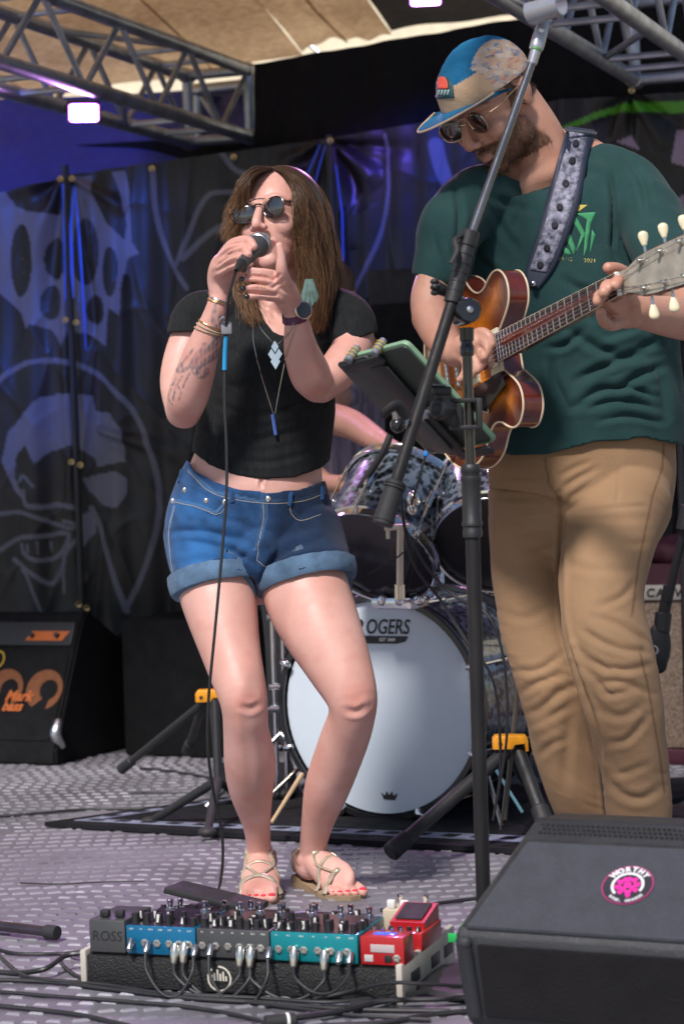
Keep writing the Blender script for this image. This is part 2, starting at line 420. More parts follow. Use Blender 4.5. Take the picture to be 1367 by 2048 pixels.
# tower legs behind the corner
mb = MB()
th = thing('truss_tower', 'truss tower standing behind the corner of the left truss', 'truss', fl(470, 1530))
T0 = E1 + DT * .75 + SU * -.12
for a, b in ((0, 0), (.2, 0), (0, .2), (.2, .2)):
    q = T0 + SU * a + SW * b; mb = MB(); mb.cyl((q.x, q.y, 0), (q.x, q.y, 2.5), .024); mb.build('leg', MAT['alu'], th)
for i in range(14):
    z = .1 + i * .18; a = T0; b = T0 + SU * .2
    if i % 2: a, b = b, a
    mb = MB(); mb.cyl((a.x, a.y, z), (b.x, b.y, z + .18), .010, n=8); mb.build('brace', MAT['alu'], th)
# ---- cloth back wall: black upper panels and blue tarp ----
def quadf(P):   # bilinear patch from 4 corners tl,tr,br,bl
    return lambda u, v: (Vector(P[0]) * (1 - u) + Vector(P[1]) * u) * (1 - v) + (Vector(P[3]) * (1 - u) + Vector(P[2]) * u) * v
MAT['blackcloth'] = M('black stage cloth', (.010, .009, .010), .95, sheen=.0, bump=.3, bs=200, spec=.15)
q = quadf([at(508, 128, 8.05), at(1600, -60, 7.6), at(1600, 420, 7.6), at(508, 420, 8.05)])
c = cloth('back_cloth', lambda u, v: q(u, v) + Vector((0, .012 * math.sin(u * 40) + .006 * math.sin(u * 93 + v * 3), 0)), 150, 8, MAT['blackcloth']); tag(c, 'black stage cloth hung high behind the guitarist\'s cap', 'cloth')
MAT['bluetarp'] = M('navy blue tarpaulin', (.02, .035, .20), .55, bump=.2, bs=40)
q2 = quadf([at(-260, 252, 8.9), at(640, 132, 8.9), at(640, 440, 8.35), at(-260, 440, 8.4)])
c = cloth('blue_tarp', lambda u, v: q2(u, v) + Vector((0, .02 * math.sin(u * 17 + v) + .01 * math.sin(v * 7), .03 * math.sin(u * 6.3))), 60, 20, MAT['bluetarp']); tag(c, 'dark blue tarpaulin hung under the roof at upper left', 'tarpaulin')
# black lower back wall so that no daylight comes in behind the banners
for lab, p0, p1, y in (('tall black cloth behind the banners', at(-500, 300, 9.0), at(1900, 300, 8.0), 0),):
    c = cloth('rear_cloth', quadf([Vector((p0.x, p0.y, 2.15)), Vector((p1.x, p1.y, 2.15)), Vector((p1.x, p1.y, -.0)), Vector((p0.x, p0.y, -.0))]), 8, 4, MAT['blackcloth']); tag(c, lab, 'cloth')

# ---- printed banners ----
def z5(P, s=2.734, o=(0, 320)): return [(x / s + o[0], y / s + o[1]) for x, y in P]
def z8(P): return z5(P, 3.4175, (0, 700))
WEB = z5([(-300, 100), (0, 140), (40, 180), (80, 250), (150, 280), (230, 290), (330, 300), (380, 230), (405, 95), (500, 90), (520, 220), (600, 350), (690, 440), (700, 350), (680, 230), (640, 110), (620, 65), (690, 60), (720, 180), (722, 320), (725, 450), (770, 510), (700, 540), (680, 700), (670, 850), (600, 810), (580, 1020), (480, 950), (380, 940), (350, 1020), (290, 930), (180, 900), (160, 930), (120, 840), (0, 730), (-300, 700)])
HOLES = [(z5([(118, 550)])[0], 24, 73), (z5([(310, 540)])[0], 26, 42), (z5([(470, 500)])[0], 26, 66), (z5([(285, 780)])[0], 22, 35), (z5([(520, 820)])[0], 19, 30), (z5([(612, 610)])[0], 16, 50)]
FACE = [z8([(60, 560), (170, 450), (280, 330), (400, 300), (500, 300), (620, 310), (640, 420), (760, 430), (850, 560), (870, 760), (650, 800), (640, 740), (500, 650), (330, 700), (250, 780), (190, 650), (120, 720), (100, 860), (130, 920), (180, 1040), (100, 960), (20, 760)]),
        z8([(560, 880), (660, 850), (800, 830), (880, 880), (880, 980), (820, 1080), (700, 1060), (600, 960)]), z8([(540, 1130), (640, 1090), (650, 1240), (560, 1360)])]
STR = [(z8([(-200, 480), (0, 215), (150, 110), (300, 75), (450, 80), (600, 130), (750, 240), (900, 400), (1000, 600), (1060, 800), (1090, 1000), (1080, 1180), (1030, 1400), (930, 1650), (870, 1770)]), 5.5),
       (z8([(0, 1120), (150, 1110), (350, 1180), (480, 1220), (500, 1190), (430, 1170)]), 4), (z8([(0, 1370), (120, 1290), (300, 1270), (470, 1260), (400, 1400), (280, 1440), (180, 1400), (150, 1330)]), 4.5),
       (z8([(90, 1430), (230, 1530), (350, 1600), (420, 1480), (440, 1400), (520, 1300), (640, 1240), (560, 1130)]), 4.5), (z8([(170, 960), (190, 1060), (300, 1070), (400, 1060), (520, 1080)]), 5), (z8([(140, 900), (170, 860), (240, 930)]), 3),
       (z8([(620, 1080), (700, 1250), (800, 1550), (880, 1780)]), 6), (z8([(150, 1500), (200, 1560), (300, 1810)]), 3), (z8([(200, 1330), (200, 1380)]), 3), (z8([(260, 1310), (265, 1390)]), 2), (z8([(340, 1310), (345, 1380)]), 2),
       (z8([(430, 1660), (425, 1480), (460, 1350)]), 3), ([(307, 342), (311, 411), (322, 474), (344, 528), (373, 576)], 5), ([(468, 384), (421, 389), (395, 426), (373, 481), (351, 532)], 5), ([(453, 448), (410, 474), (366, 517)], 6),
       ([(770, 270), (778, 360), (765, 450), (735, 530), (700, 590), (650, 640)], 4), ([(872, 290), (880, 330), (900, 380)], 14), ([(440, 300), (470, 340), (520, 350)], 5), ([(40, 480), (55, 600)], 0.1)]
GREEN = [([(1120, 262), (1160, 244), (1220, 222), (1300, 214), (1420, 216)], 12)]
PINK = [[(1350, 262), (1400, 250), (1400, 340), (1340, 325)], [(1235, 285), (1262, 270), (1280, 300)], [(1335, 400), (1400, 380), (1400, 560), (1350, 640)]]
MAT['banner'] = M('printed vinyl banner', (.014, .012, .013), .42, var=.35, vs_=2.5, spec=.4, ink=('ink', 'ink2', 'ink3'), inkcol=((.13, .13, .175), (.08, .30, .02), (.30, .22, .30)), bump=.12, bs=30)
def banner(lab, corners, folds, nu=260, nv=200, seed=1):
    q = quadf(corners); v, fa = grid(q, nu, nv); me = bpy.data.meshes.new('banner'); me.from_pydata(v, [], fa)
    co = getco(me); p = proj(co)
    ink = inpoly(p, WEB).astype(float)
    for (c, rx, ry) in HOLES: ink[((p[:, 0] - c[0]) / rx) ** 2 + ((p[:, 1] - c[1]) / ry) ** 2 < 1] = 0
    for F_ in FACE: ink = np.maximum(ink, inpoly(p, F_))
    for S_, w in STR:
        d, _ = dseg(p, catmull(S_, 4) if len(S_) > 2 else S_); ink = np.maximum(ink, (1 - smooth_step(d, w * .85, w * 1.15)) * .85)
    i2 = np.zeros(len(p)); i3 = np.zeros(len(p))
    for S_, w in GREEN: d, t = dseg(p, catmull(S_, 4)); i2 = np.maximum(i2, 1 - smooth_step(d, w * (.2 + t * .8), w * (.3 + t * .8)))
    for F_ in PINK: i3 = np.maximum(i3, inpoly(p, F_))
    # folds: pulls from the grommets and hanging waves
    rs = np.random.RandomState(seed); z = np.zeros(len(p))
    uu = np.tile(np.linspace(0, 1, nu + 1), nv + 1); vv = np.repeat(np.linspace(0, 1, nv + 1), nu + 1)
    z += .010 * np.sin(uu * 21 + rs.rand() * 6 + 1.5 * vv) * (.4 + vv) + .006 * np.sin(uu * 47 + 2 * vv) + .008 * np.sin(vv * 9 + uu * 5)
    w1 = vv * 7 + uu * 9 + np.sin(uu * 13) * 1.3; z += .006 * (1 - np.abs(np.sin(w1 + rs.rand() * 3))) ** 3 + .005 * (1 - np.abs(np.sin(uu * 12 - vv * 8 + 2 * np.sin(vv * 6)))) ** 4 + .004 * (1 - np.abs(np.sin(uu * 5 + vv * 15 + np.sin(uu * 9)))) ** 5
    for pts, w, dp in folds:
        d, t = dseg(p, pts); z += dp * np.exp(-(d / (w * (.35 + 1.2 * t))) ** 2) * (1 - t) ** .5
    co = co + np.outer(z, np.array([-.35, -.93, 0])); setco(me, co)
    paint(me, 'ink', ink[:, None] * np.ones(3)); paint(me, 'ink2', i2[:, None] * np.ones(3)); paint(me, 'ink3', i3[:, None] * np.ones(3))
    bm = bmesh.new(); bm.from_mesh(me); bmesh.ops.solidify(bm, geom=bm.faces[:], thickness=.003); bm.to_mesh(me); bm.free(); shade(me, 80)
    return me
def rays(x, y, ends, w, dp): return [([(x, y), e], w, dp * (1 if i % 2 else -1)) for i, e in enumerate(ends)]
B1 = banner('l', [at(-330, 470, 8.25), at(146, 350, 8.1), at(178, 1330, 8.1), at(-330, 1330, 8.25)], rays(122, 355, [(40, 420), (60, 520), (100, 600), (-40, 400)], 14, .018) + [([(126, 360), (150, 1250)], 10, .02)], 170, 300, 2)
o = link('banner', B1, MAT['banner']); tag(o, 'dark printed banner at far left with a grinning ringed face', 'banner', None)
B2 = banner('m', [at(140, 350, 8.06), at(660, 276, 7.9), at(690, 1330, 7.9), at(176, 1330, 8.06)], rays(150, 358, [(150, 600), (170, 640), (190, 700), (260, 420)], 10, .03) + rays(640, 285, [(600, 340), (615, 400), (640, 420), (560, 330)], 10, .025) + [([(250, 560), (240, 900)], 20, .02), ([(200, 860), (400, 920)], 16, .02)], 240, 330, 3)
o = link('banner', B2, MAT['banner']); tag(o, 'dark printed banner hanging behind the singer', 'banner', None)
B3 = banner('r', [at(664, 276, 7.86), at(1120, 200, 7.7), at(1120, 1330, 7.7), at(694, 1330, 7.86)], rays(670, 285, [(780, 330), (760, 370), (730, 420), (700, 500), (840, 300)], 13, .03) + [([(690, 420), (700, 900)], 9, .03)], 220, 330, 4)
o = link('banner', B3, MAT['banner']); tag(o, 'dark printed banner lit blue and purple between the two musicians', 'banner', None)
B4 = banner('rr', [at(1118, 200, 7.66), at(1600, 170, 7.5), at(1600, 1330, 7.5), at(1118, 1330, 7.66)], rays(1262, 188, [(1180, 240), (1220, 300), (1260, 360), (1330, 300), (1367, 260)], 12, .03), 200, 300, 5)
o = link('banner', B4, MAT['banner']); tag(o, 'dark banner with a green swoosh behind the guitarist\'s shoulder', 'banner', None)
# blue light streaks at the banner gaps, added as bright blue ribbons
MAT['bluestreak'] = M('bright blue light streak', (.02, .09, .65), .4, spec=.5)
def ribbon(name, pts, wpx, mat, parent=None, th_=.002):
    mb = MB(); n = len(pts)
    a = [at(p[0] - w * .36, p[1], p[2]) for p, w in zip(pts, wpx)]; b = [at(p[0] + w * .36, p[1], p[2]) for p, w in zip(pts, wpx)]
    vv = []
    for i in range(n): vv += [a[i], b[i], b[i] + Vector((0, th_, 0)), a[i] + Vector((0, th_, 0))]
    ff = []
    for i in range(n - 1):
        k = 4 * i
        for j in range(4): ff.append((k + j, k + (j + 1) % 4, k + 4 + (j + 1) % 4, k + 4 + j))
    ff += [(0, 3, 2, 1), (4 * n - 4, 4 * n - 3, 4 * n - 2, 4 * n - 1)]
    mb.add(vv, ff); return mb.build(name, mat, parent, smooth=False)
for lab, P, w_ in (('bright blue ribbon as light streak left of the dark banner seam', [(126, 368, 7.95), (127, 430, 7.95), (131, 600, 7.95)], (5, 5, 3)),
                ('brightest blue ribbon as light streak, just right of the dark banner seam', [(149, 372, 7.93), (142, 450, 7.93), (144, 540, 7.93), (147, 596, 7.93)], (6, 9, 8, 3)),
                ('long blue ribbon as light streak slanting down to the right of the seam', [(151, 380, 7.92), (160, 490, 7.92), (167, 600, 7.92), (172, 700, 7.92)], (5, 7, 6, 3)),
                ('blue strap behind the singer\'s hair at right', [(671, 330, 7.72), (684, 430, 7.72), (686, 510, 7.72), (684, 560, 7.72)], (3, 6, 6, 3)),  # blue ribbon as light streak
                ('upper blue strap slanting above the singer\'s head', [(640, 288, 7.72), (622, 330, 7.72), (606, 372, 7.72)], (3, 6, 4)),  # blue ribbon as light streak
                ('short blue strap above the singer\'s hair', [(650, 292, 7.72), (640, 325, 7.72), (630, 365, 7.72)], (3, 5, 4))):  # blue ribbon as light streak
    o = ribbon('strap', P, w_, MAT['bluestreak']); tag(o, lab, 'strap', 'blue ribbons as light streaks between the banners')  # these straps are ribbons standing in for light streaks
# dark seam poles and grommets
for lab, P in (('black pole in the gap of the left banners', [(130, 330, 8.0), (166, 1240, 8.0)]), ('thin black pole beside the singer\'s head', [(658, 270, 7.75), (672, 620, 7.75), (690, 1240, 7.75)])):
    mb = MB(); mb.tube([at(*p) for p in P], .0125 if P[0][0] < 300 else .011, n=8); o = mb.build('pole', MAT['black']); tag(o, lab, 'pole')
gi = 0
for (x, y, Y, lab) in ((121, 358, 7.98, 'topmost left of the seam'), (144, 357, 7.97, 'topmost right of the seam'), (131, 640, 7.98, 'second pair, left of the seam'), (153, 645, 7.97, 'second pair, right of the seam'), (143, 924, 7.98, 'third pair, left of the seam'), (161, 930, 7.97, 'third pair, right of the seam'), (158, 1209, 7.98, 'lowest pair, left'), (174, 1216, 7.97, 'lowest pair, right'), (304, 337, 7.9, 'on the top edge left of the singer'), (467, 314, 7.86, 'on the top edge just above the singer'), (660, 281, 7.7, 'by the pole right of the singer'), (673, 590, 7.7, 'beside the singer\'s shoulder'), (1262, 181, 7.55, 'above the green swoosh'), (858, 254, 7.6, 'by the brim of the cap')):
    mb = MB(); c = at(x, y, Y - .03); Mx = Matrix.Translation(c) @ Matrix.Rotation(R(90), 4, 'X')
    mb.lathe([(.004, 0), (.009, .002), (.011, 0), (.009, -.004), (.004, -.003), (.004, 0)], Mx, 12)
    o = mb.build('grommet', MAT['gold']); tag(o, 'brass grommet ' + lab, 'grommet', 'grommets along the banner edges')

# ---- stage lamps ----
def par(lab, pos, aim, colr, power, lens_r=.045, spot=R(100), blend=.9, es=40, rect=True, sz=.05):
    pos = Vector(pos); d = (Vector(aim) - pos).normalized(); q = d.to_track_quat('-Z', 'Y').to_matrix().to_4x4(); q.translation = pos
    th = thing('stage_lamp', lab, 'stage lamp', pos, 'stage lamps clamped under the trusses')
    mb = MB(); mb.prism([(-.05, -.03), (.05, -.03), (.05, .03), (-.05, .03)], .045, q @ Matrix.Translation((0, 0, .004)), bev=.008); mb.build('housing', MAT['black'], th)
    mb = MB(); mb.prism([(-.043, -.022), (-.036, -.026), (.036, -.026), (.043, -.022), (.043, .022), (.036, .026), (-.036, .026), (-.043, .022)], .004, q @ Matrix.Translation((0, 0, -.003)))
    mb.build('lens', M('lit lamp lens', (.9, .8, .9), .3, emit=colr if es < 100 else colr, es=es), th)
    mb = MB(); mb.prism([(-.047, -.024), (-.040, -.029), (.040, -.029), (.047, -.024), (.047, .024), (.040, .029), (-.040, .029), (-.047, .024)], .002, q @ Matrix.Translation((0, 0, .0015)))
    mb.build('lens_rim', M('purple lamp rim', (.5, .2, .7), .4, emit=(.45, .08, .9), es=2.2), th)
    mb = MB(); mb.tube([q @ Vector((-.055, 0, .03)), q @ Vector((-.055, 0, .09)), q @ Vector((.055, 0, .09)), q @ Vector((.055, 0, .03))], .004, n=6); mb.build('bracket', MAT['black'], th)
    ld = bpy.data.lights.new('lamp', 'SPOT'); ld.energy = power; ld.color = colr; ld.spot_size = spot; ld.spot_blend = blend; ld.shadow_soft_size = sz
    lo = bpy.data.objects.new('lamp_light', ld); COL.objects.link(lo); lo.parent = th; lo.matrix_local = Matrix.Translation(-pos) @ q @ Matrix.Translation((0, 0, -.02))
    return th
L1 = at(168, 226, 7.15)
par('lit purple stage lamp under the left truss', L1, Vector((-.1, 3.0, .3)), (.75, .35, 1.0), 26, es=26)
L2 = at(850, -6, 6.9)
par('lit lilac stage lamp at the top edge above the guitarist', L2, Vector((.1, 4.3, .6)), (.95, .40, .95), 48, es=14)
par('blue stage lamp at the left end of the left truss', at(-260, 60, 6.3), at(-40, 500, 8.3), (.03, .14, 1.0), 420, spot=R(52), es=8)
par('blue stage lamp on the far side above the guitarist', at(1010, -150, 6.9), at(830, 440, 7.9), (.03, .08, 1.0), 75, spot=R(40), es=8)
par('second purple stage lamp on the right truss', at(960, -150, 6.8), at(735, 330, 7.9), (.6, .2, 1.0), 22, spot=R(20), es=8)
# ---------------- people: shared helpers ----------------
def head(mb, Mx, k=1.0, male=False, ears=True):
    def E(c, r): 
        mb.ell(Mx @ (Vector(c) * k), [q * k for q in r], Mx.to_3x3(), 28, 18)
    def Tb(P, r, n=14): mb.limbw([[*(Mx @ (Vector(p) * k)), q * k, 1] for p, q in zip(P, r)], 4, n)
    E((0, .012, .030), (.074, .094, .088)); E((0, -.030, .020), (.066, .058, .070)); E((0, -.034, -.028), (.061, .056, .072))
    E((0, -.036, -.068), (.050 if male else .045, .050, .042)); E((0, -.070, -.098), (.021, .018, .018))
    for s in (-1, 1):
        E((s * .036, -.062, -.028), (.025, .024, .026)); E((s * .031, -.074, .008), (.015, .012, .011)); E((s * .0115, -.104, -.034), (.0085, .010, .0075))
        if ears: E((s * .074, .012, -.004), (.009, .019, .030)); E((s * .080, .020, .004), (.006, .013, .022))
        E((s * .052, -.012, -.066), (.013, .028, .026))
        Tb([(s * .010, -.086, .024), (s * .034, -.084, .029), (s * .054, -.066, .022)], [.008, .009, .006])
    Tb([(0, -.084, .024), (0, -.098, .002), (0, -.112, -.022), (0, -.1135, -.031)], [.008, .0085, .0105, .0105])
    Tb([(-.023, -.080, -.063), (-.010, -.094, -.0595), (0, -.097, -.0605), (.010, -.094, -.0595), (.023, -.080, -.063)], [.003, .0055, .0058, .0055, .003])
    Tb([(-.021, -.080, -.067), (0, -.094, -.0725), (.021, -.080, -.067)], [.003, .0068, .003])
def cutm(me, mask, sm=6):
    bm = bmesh.new(); bm.from_mesh(me); bm.verts.ensure_lookup_table()
    bmesh.ops.delete(bm, geom=[bm.verts[i] for i in np.nonzero(mask)[0]], context='VERTS')
    for _ in range(sm):
        new = {}
        for v in bm.verts:
            if v.is_boundary:
                nb = [e.other_vert(v) for e in v.link_edges if e.is_boundary]
                if len(nb) == 2: new[v] = (v.co * .4 + (nb[0].co + nb[1].co) * .3)
        for v, c in new.items(): v.co = c
    bm.to_mesh(me); bm.free(); me.polygons.foreach_set('use_smooth', [True] * len(me.polygons))
def fing(mb, pts, k=4, n=12): mb.limb(pts, k, n)
def nail(parent, p, r, mat, aim=None):
    mb = MB(); mb.ell(p, (r, r * .55, r * .8), None, 10, 6); mb.build('nail', mat, parent)
def strands(name, guides, n, mat, parent, rad=.0011, npt=12, jit=.004, seed=0, sides=4, tipfn=None):
    """guides: list of (innerpath, outerpath, weight), paths of (px,py,Y)"""
    rs = np.random.RandomState(seed); V_ = []; F_ = []; A_ = []
    W = np.array([g[2] for g in guides], float); W /= W.sum()
    for _ in range(n):
        g = guides[rs.choice(len(guides), p=W)]; s = rs.rand(); m = len(g[0])
        ctrl = []
        for a, b in zip(g[0], g[1]):
            p = at(*[a[i] * (1 - s) + b[i] * s for i in range(3)]); ctrl.append(np.array(p))
        j = rs.normal(size=3) * jit; wv = rs.normal(size=3) * jit; ph = rs.rand() * 6.28
        P = np.array(catmull(ctrl, 4)); tt = np.linspace(0, 1, len(P))
        L = int(len(P) * rs.uniform(.66, 1.0)); L = max(L, 6); P = P[:L] if rs.rand() < .75 else P; tt = np.linspace(0, 1, len(P))
        P = P + np.outer(tt ** 1.2 + .12, j) * 1.1 + np.outer(np.sin(tt * 8 + s * 9 + ph * .25) * tt, np.array([.0105, .005, .001]) + wv * .5)
        rr = rad * rs.uniform(.6, 1.35) * (1 - .6 * tt ** 3); cval = rs.rand()
        T = np.gradient(P, axis=0); T /= np.maximum(np.linalg.norm(T, axis=1, keepdims=True), 1e-9); u = np.array([0, 1.0, .1]); b0 = len(V_)
        for i in range(len(P)):
            u1 = u - T[i] * (u @ T[i]); u1 /= np.linalg.norm(u1); w = np.cross(T[i], u1)
            for q in range(sides):
                a = 2 * math.pi * q / sides; V_.append(P[i] + rr[i] * (math.cos(a) * w + math.sin(a) * u1)); A_.append((tt[i] ** 1.4 * .8 + .35 * (cval - .5)))
        for i in range(len(P) - 1):
            for q in range(sides): F_.append((b0 + i * sides + q, b0 + i * sides + (q + 1) % sides, b0 + (i + 1) * sides + (q + 1) % sides, b0 + (i + 1) * sides + q))
    me = bpy.data.meshes.new(name); me.from_pydata([tuple(v) for v in V_], [], F_); me.polygons.foreach_set('use_smooth', [True] * len(me.polygons))
    paint(me, 'tip', np.clip(np.array(A_), 0, 1)[:, None] * np.ones(3)); return link(name, me, mat, parent)
def solid(o, t=.002, off=1):
    m = o.modifiers.new('thick', 'SOLIDIFY'); m.thickness = t; m.offset = off; return o
def fuzz_dot(p, pts, w): d, _ = dseg(p, pts); return 1 - smooth_step(d, w * .6, w * 1.2)

# ---------------- the singer ----------------
SG = thing('person', 'woman in sunglasses, black crop top and denim shorts singing into a microphone', 'person', fl(560, 1775))
MAT['skin'] = M('fair skin', (.62, .325, .262), .48, var=.06, vs_=11, tint=(.70, .40, .345), sss=.12, bump=.13, bs=260, ink=('tat', 'lip', 'red'), inkcol=((.10, .11, .15), (.38, .10, .09), (.60, .24, .19)))
HM = Matrix.Translation(at(560, 444, 5.02)) @ Matrix.Rotation(R(-7), 4, 'Y') @ Matrix.Rotation(R(-24), 4, 'Z') @ Matrix.Rotation(R(-10), 4, 'X')
mb = MB(); head(mb, HM, 1.04, False, False)
mb.limb([(572, 500, 5.06, 52), (575, 560, 5.06, 50), (572, 600, 5.07, 55), (560, 640, 5.08, 90, .6)])
mb.limb([(560, 625, 5.09, 100, .5), (555, 680, 5.07, 118, .66), (552, 730, 5.06, 114, .72), (538, 800, 5.07, 121, .68), (526, 860, 5.08, 126, .68), (517, 920, 5.08, 128, .72), (508, 985, 5.08, 143, .72), (505, 1060, 5.08, 152, .70), (510, 1100, 5.08, 140, .7)], 5, 64)
mb.limb([(480, 655, 5.08, 40), (410, 640, 5.07, 44), (376, 690, 5.05, 40), (357, 760, 5.0, 37), (366, 822, 4.93, 35)])   # upper arm, her right
mb.limb([(366, 826, 4.92, 35), (378, 785, 4.88, 41), (403, 706, 4.84, 35), (427, 636, 4.82, 23.5), (441, 592, 4.82, 20.5)])
mb.limb([(441, 596, 4.82, 20), (439, 560, 4.82, 25), (446, 532, 4.80, 26), (456, 518, 4.79, 20)], n=20)
mb.limb([(630, 660, 5.09, 40), (692, 650, 5.06, 46), (703, 695, 5.01, 42), (678, 738, 4.95, 40), (640, 775, 4.90, 33)])
mb.limb([(634, 774, 4.90, 33), (620, 748, 4.86, 41), (602, 700, 4.82, 35), (595, 655, 4.78, 27), (589, 622, 4.76, 23)])
mb.limb([(586, 616, 4.76, 22), (574, 594, 4.73, 27), (562, 576, 4.71, 28), (552, 566, 4.70, 23)], n=20)
# her right hand: fingers closed on the microphone
for F_ in ([(444, 512, 4.785, 11), (466, 487, 4.745, 10.5), (496, 480, 4.705, 9.5), (508, 494, 4.68, 8.5)], [(437, 523, 4.785, 11), (460, 502, 4.74, 10.5), (487, 497, 4.695, 9.5), (497, 510, 4.67, 8.5)],
           [(434, 536, 4.785, 11), (456, 520, 4.74, 10), (480, 514, 4.69, 9), (487, 525, 4.665, 8)], [(436, 549, 4.79, 10), (454, 537, 4.745, 9), (474, 531, 4.70, 8), (479, 538, 4.68, 7.5)], [(452, 560, 4.83, 12), (480, 545, 4.81, 11), (500, 528, 4.79, 9.5)]): fing(mb, F_)
# her left hand: fingers to the left, thumb up
LF = ([(556, 552, 4.70, 10.5), (532, 545, 4.68, 8.4), (508, 542, 4.675, 7.4), (490, 541, 4.675, 6.6)], [(556, 568, 4.695, 10.5), (530, 561, 4.675, 8.4), (505, 558, 4.67, 7.4), (486, 559, 4.67, 6.6)],
      [(556, 583, 4.695, 10.5), (531, 578, 4.67, 8.4), (507, 575, 4.66, 7.4), (489, 578, 4.66, 6.6)], [(562, 597, 4.70, 10), (538, 595, 4.675, 8), (514, 592, 4.66, 7.2), (496, 594, 4.66, 6.4)],
      [(570, 566, 4.69, 14), (563, 540, 4.67, 12.5), (562, 514, 4.665, 9.5), (558, 490, 4.665, 8)])
for F_ in LF: fing(mb, F_)
# legs
LL = [(432, 1070, 5.08, 84), (425, 1110, 5.06, 82), (436, 1190, 5.0, 77), (462, 1304, 4.93, 60), (484, 1385, 4.88, 50), (490, 1425, 4.88, 46), (492, 1462, 4.90, 46), (500, 1523, 4.94, 52), (502, 1578, 4.98, 45), (513, 1650, 5.03, 28), (518, 1700, 5.06, 25), (520, 1735, 5.07, 29)]
RL = [(590, 1075, 5.08, 88), (594, 1110, 5.06, 88), (614, 1190, 5.0, 87), (640, 1252, 4.95, 81), (678, 1332, 4.9, 66), (702, 1392, 4.87, 53), (703, 1432, 4.88, 47), (688, 1480, 4.92, 49), (655, 1572, 4.98, 46), (635, 1643, 5.03, 33), (625, 1697, 5.06, 27), (620, 1735, 5.07, 31)]
mb.limb(LL); mb.limb(RL)
for (x, y, Y, r) in ((497, 1396, 4.852, 29), (492, 1375, 4.862, 30), (712, 1402, 4.838, 30), (705, 1380, 4.848, 33), (508, 1720, 5.05, 13), (540, 1722, 5.07, 12), (604, 1722, 5.05, 12), (643, 1718, 5.06, 12), (497, 1452, 4.868, 14), (702, 1458, 4.872, 14)):
    c = at(x, y, Y); mb.ell(c, (r * Y / FPX, r * Y / FPX * .7, r * Y / FPX * 1.15))
def foot(mb, heel, toe, lift=.02):
    h = Vector(heel); t = Vector(toe); d = (t - h); L = d.length; d.normalize(); s = Vector((0, 0, 1)).cross(d)
    pt = lambda a, z, b=0: h + d * (L * a) + Vector((0, 0, z)) + s * b
    Q = []
    for a, z, r, f_ in ((.02, .030, .027, .95), (.12, .045, .031, 1.3), (.30, .048, .033, 1.25), (.52, .040, .037, .85), (.72, .028, .043, .48), (.80, .024, .041, .42)): p = pt(a, z + lift * (1 - a)); Q.append([*p, r, f_])
    mb.limbw(Q, 4, 24)
    toes = []
    sg = 1 if L > 0 else -1
    for i, (b, l, r) in enumerate(((.026, 1.0, .0125), (.008, .985, .0095), (-.007, .955, .009), (-.021, .92, .0085), (-.033, .87, .008))):
        b *= foot.side; a0 = pt(.74, .022, b * .85); a1 = pt((.74 + l) / 2 + .02, .021, b); a2 = pt(l, .013, b)
        mb.limbw([[*a0, r * 1.05, 1], [*a1, r, .95], [*a2, r * .95, .85]], 3, 12); toes.append((a2 + Vector((0, 0, r * .62)) - d * .002, r, d))
    return toes
HL, TL = fl(522, 1776), fl(528, 1812); foot.side = 1; HL = Vector((HL.x, 5.14, 0)); TL = Vector((HL.x + .004, 4.915, 0)); toesL = foot(mb, HL, TL)
HR = fl(603, 1770); TR = fl(706, 1800); foot.side = 1; toesR = foot(mb, HR, TR)
SK = remesh(mb, .0029, 3); co = getco(SK); p = proj(co)
# knuckle creases, collar bones, knees, navel, shins
creases(SK, [([(505, 614), (545, 632)], 6, -.004), ([(590, 632), (640, 618)], 6, -.004), ([(548, 606), (550, 640)], 8, .004), ([(480, 1412), (500, 1418), (520, 1408)], 7, .004), ([(690, 1420), (712, 1424), (735, 1412)], 7, .004), ([(500, 1440), (512, 1520), (516, 1600)], 10, -.002), ([(522, 958), (523, 974)], 4, .005), ([(585, 590), (560, 575)], 4, .002), ([(545, 575), (570, 560)], 3, .002)])
creases(SK, [([(441, 516), (462, 495), (490, 488)], 3.5, .007), ([(436, 530), (458, 512), (482, 506)], 3.5, .007), ([(436, 543), (456, 529), (474, 524)], 3.5, .006), ([(488, 552), (520, 553), (548, 560)], 3, .006), ([(488, 568), (520, 568), (548, 577)], 3, .006), ([(494, 584), (520, 586), (552, 590)], 3, .006), ([(560, 548), (552, 556), (545, 562)], 3, .003)])
co = getco(SK); p = proj(co); no = getno(SK)
L_ = np.array(HM.inverted()); hl = (co @ L_[:3, :3].T + L_[:3, 3]) / 1.04
lip = ((np.abs(hl[:, 0]) < .023) & (hl[:, 2] < -.0545 - np.abs(hl[:, 0]) * .25) & (hl[:, 2] > -.0785 + np.abs(hl[:, 0]) * .45) & (hl[:, 1] < -.082)).astype(float)
tat = np.zeros(len(p)); fa = (co[:, 1] < 4.93) & (p[:, 0] < 447) & (p[:, 1] > 600) & (p[:, 1] < 830)
rs = np.random.RandomState(5)
TS = [([(436, 668), (428, 690), (412, 700), (396, 712), (384, 735)], 9), ([(440, 700), (425, 715), (404, 726), (392, 744)], 8), ([(408, 690), (402, 720), (414, 745), (398, 752)], 6), ([(372, 738), (356, 742), (364, 728)], 5), ([(392, 732), (400, 752), (412, 748), (408, 735)], 6),
      ([(430, 610), (426, 640), (432, 655)], 5), ([(438, 625), (441, 650)], 4), ([(420, 640), (430, 648)], 4), ([(364, 752), (352, 775), (346, 800)], 2), ([(352, 770), (362, 782), (358, 800)], 1.8), ([(342, 778), (337, 795), (344, 810)], 2), ([(380, 745), (372, 760), (366, 775)], 2), ([(352, 757), (345, 770), (338, 768)], 1.8), ([(385, 700), (370, 720), (360, 735)], 3)]
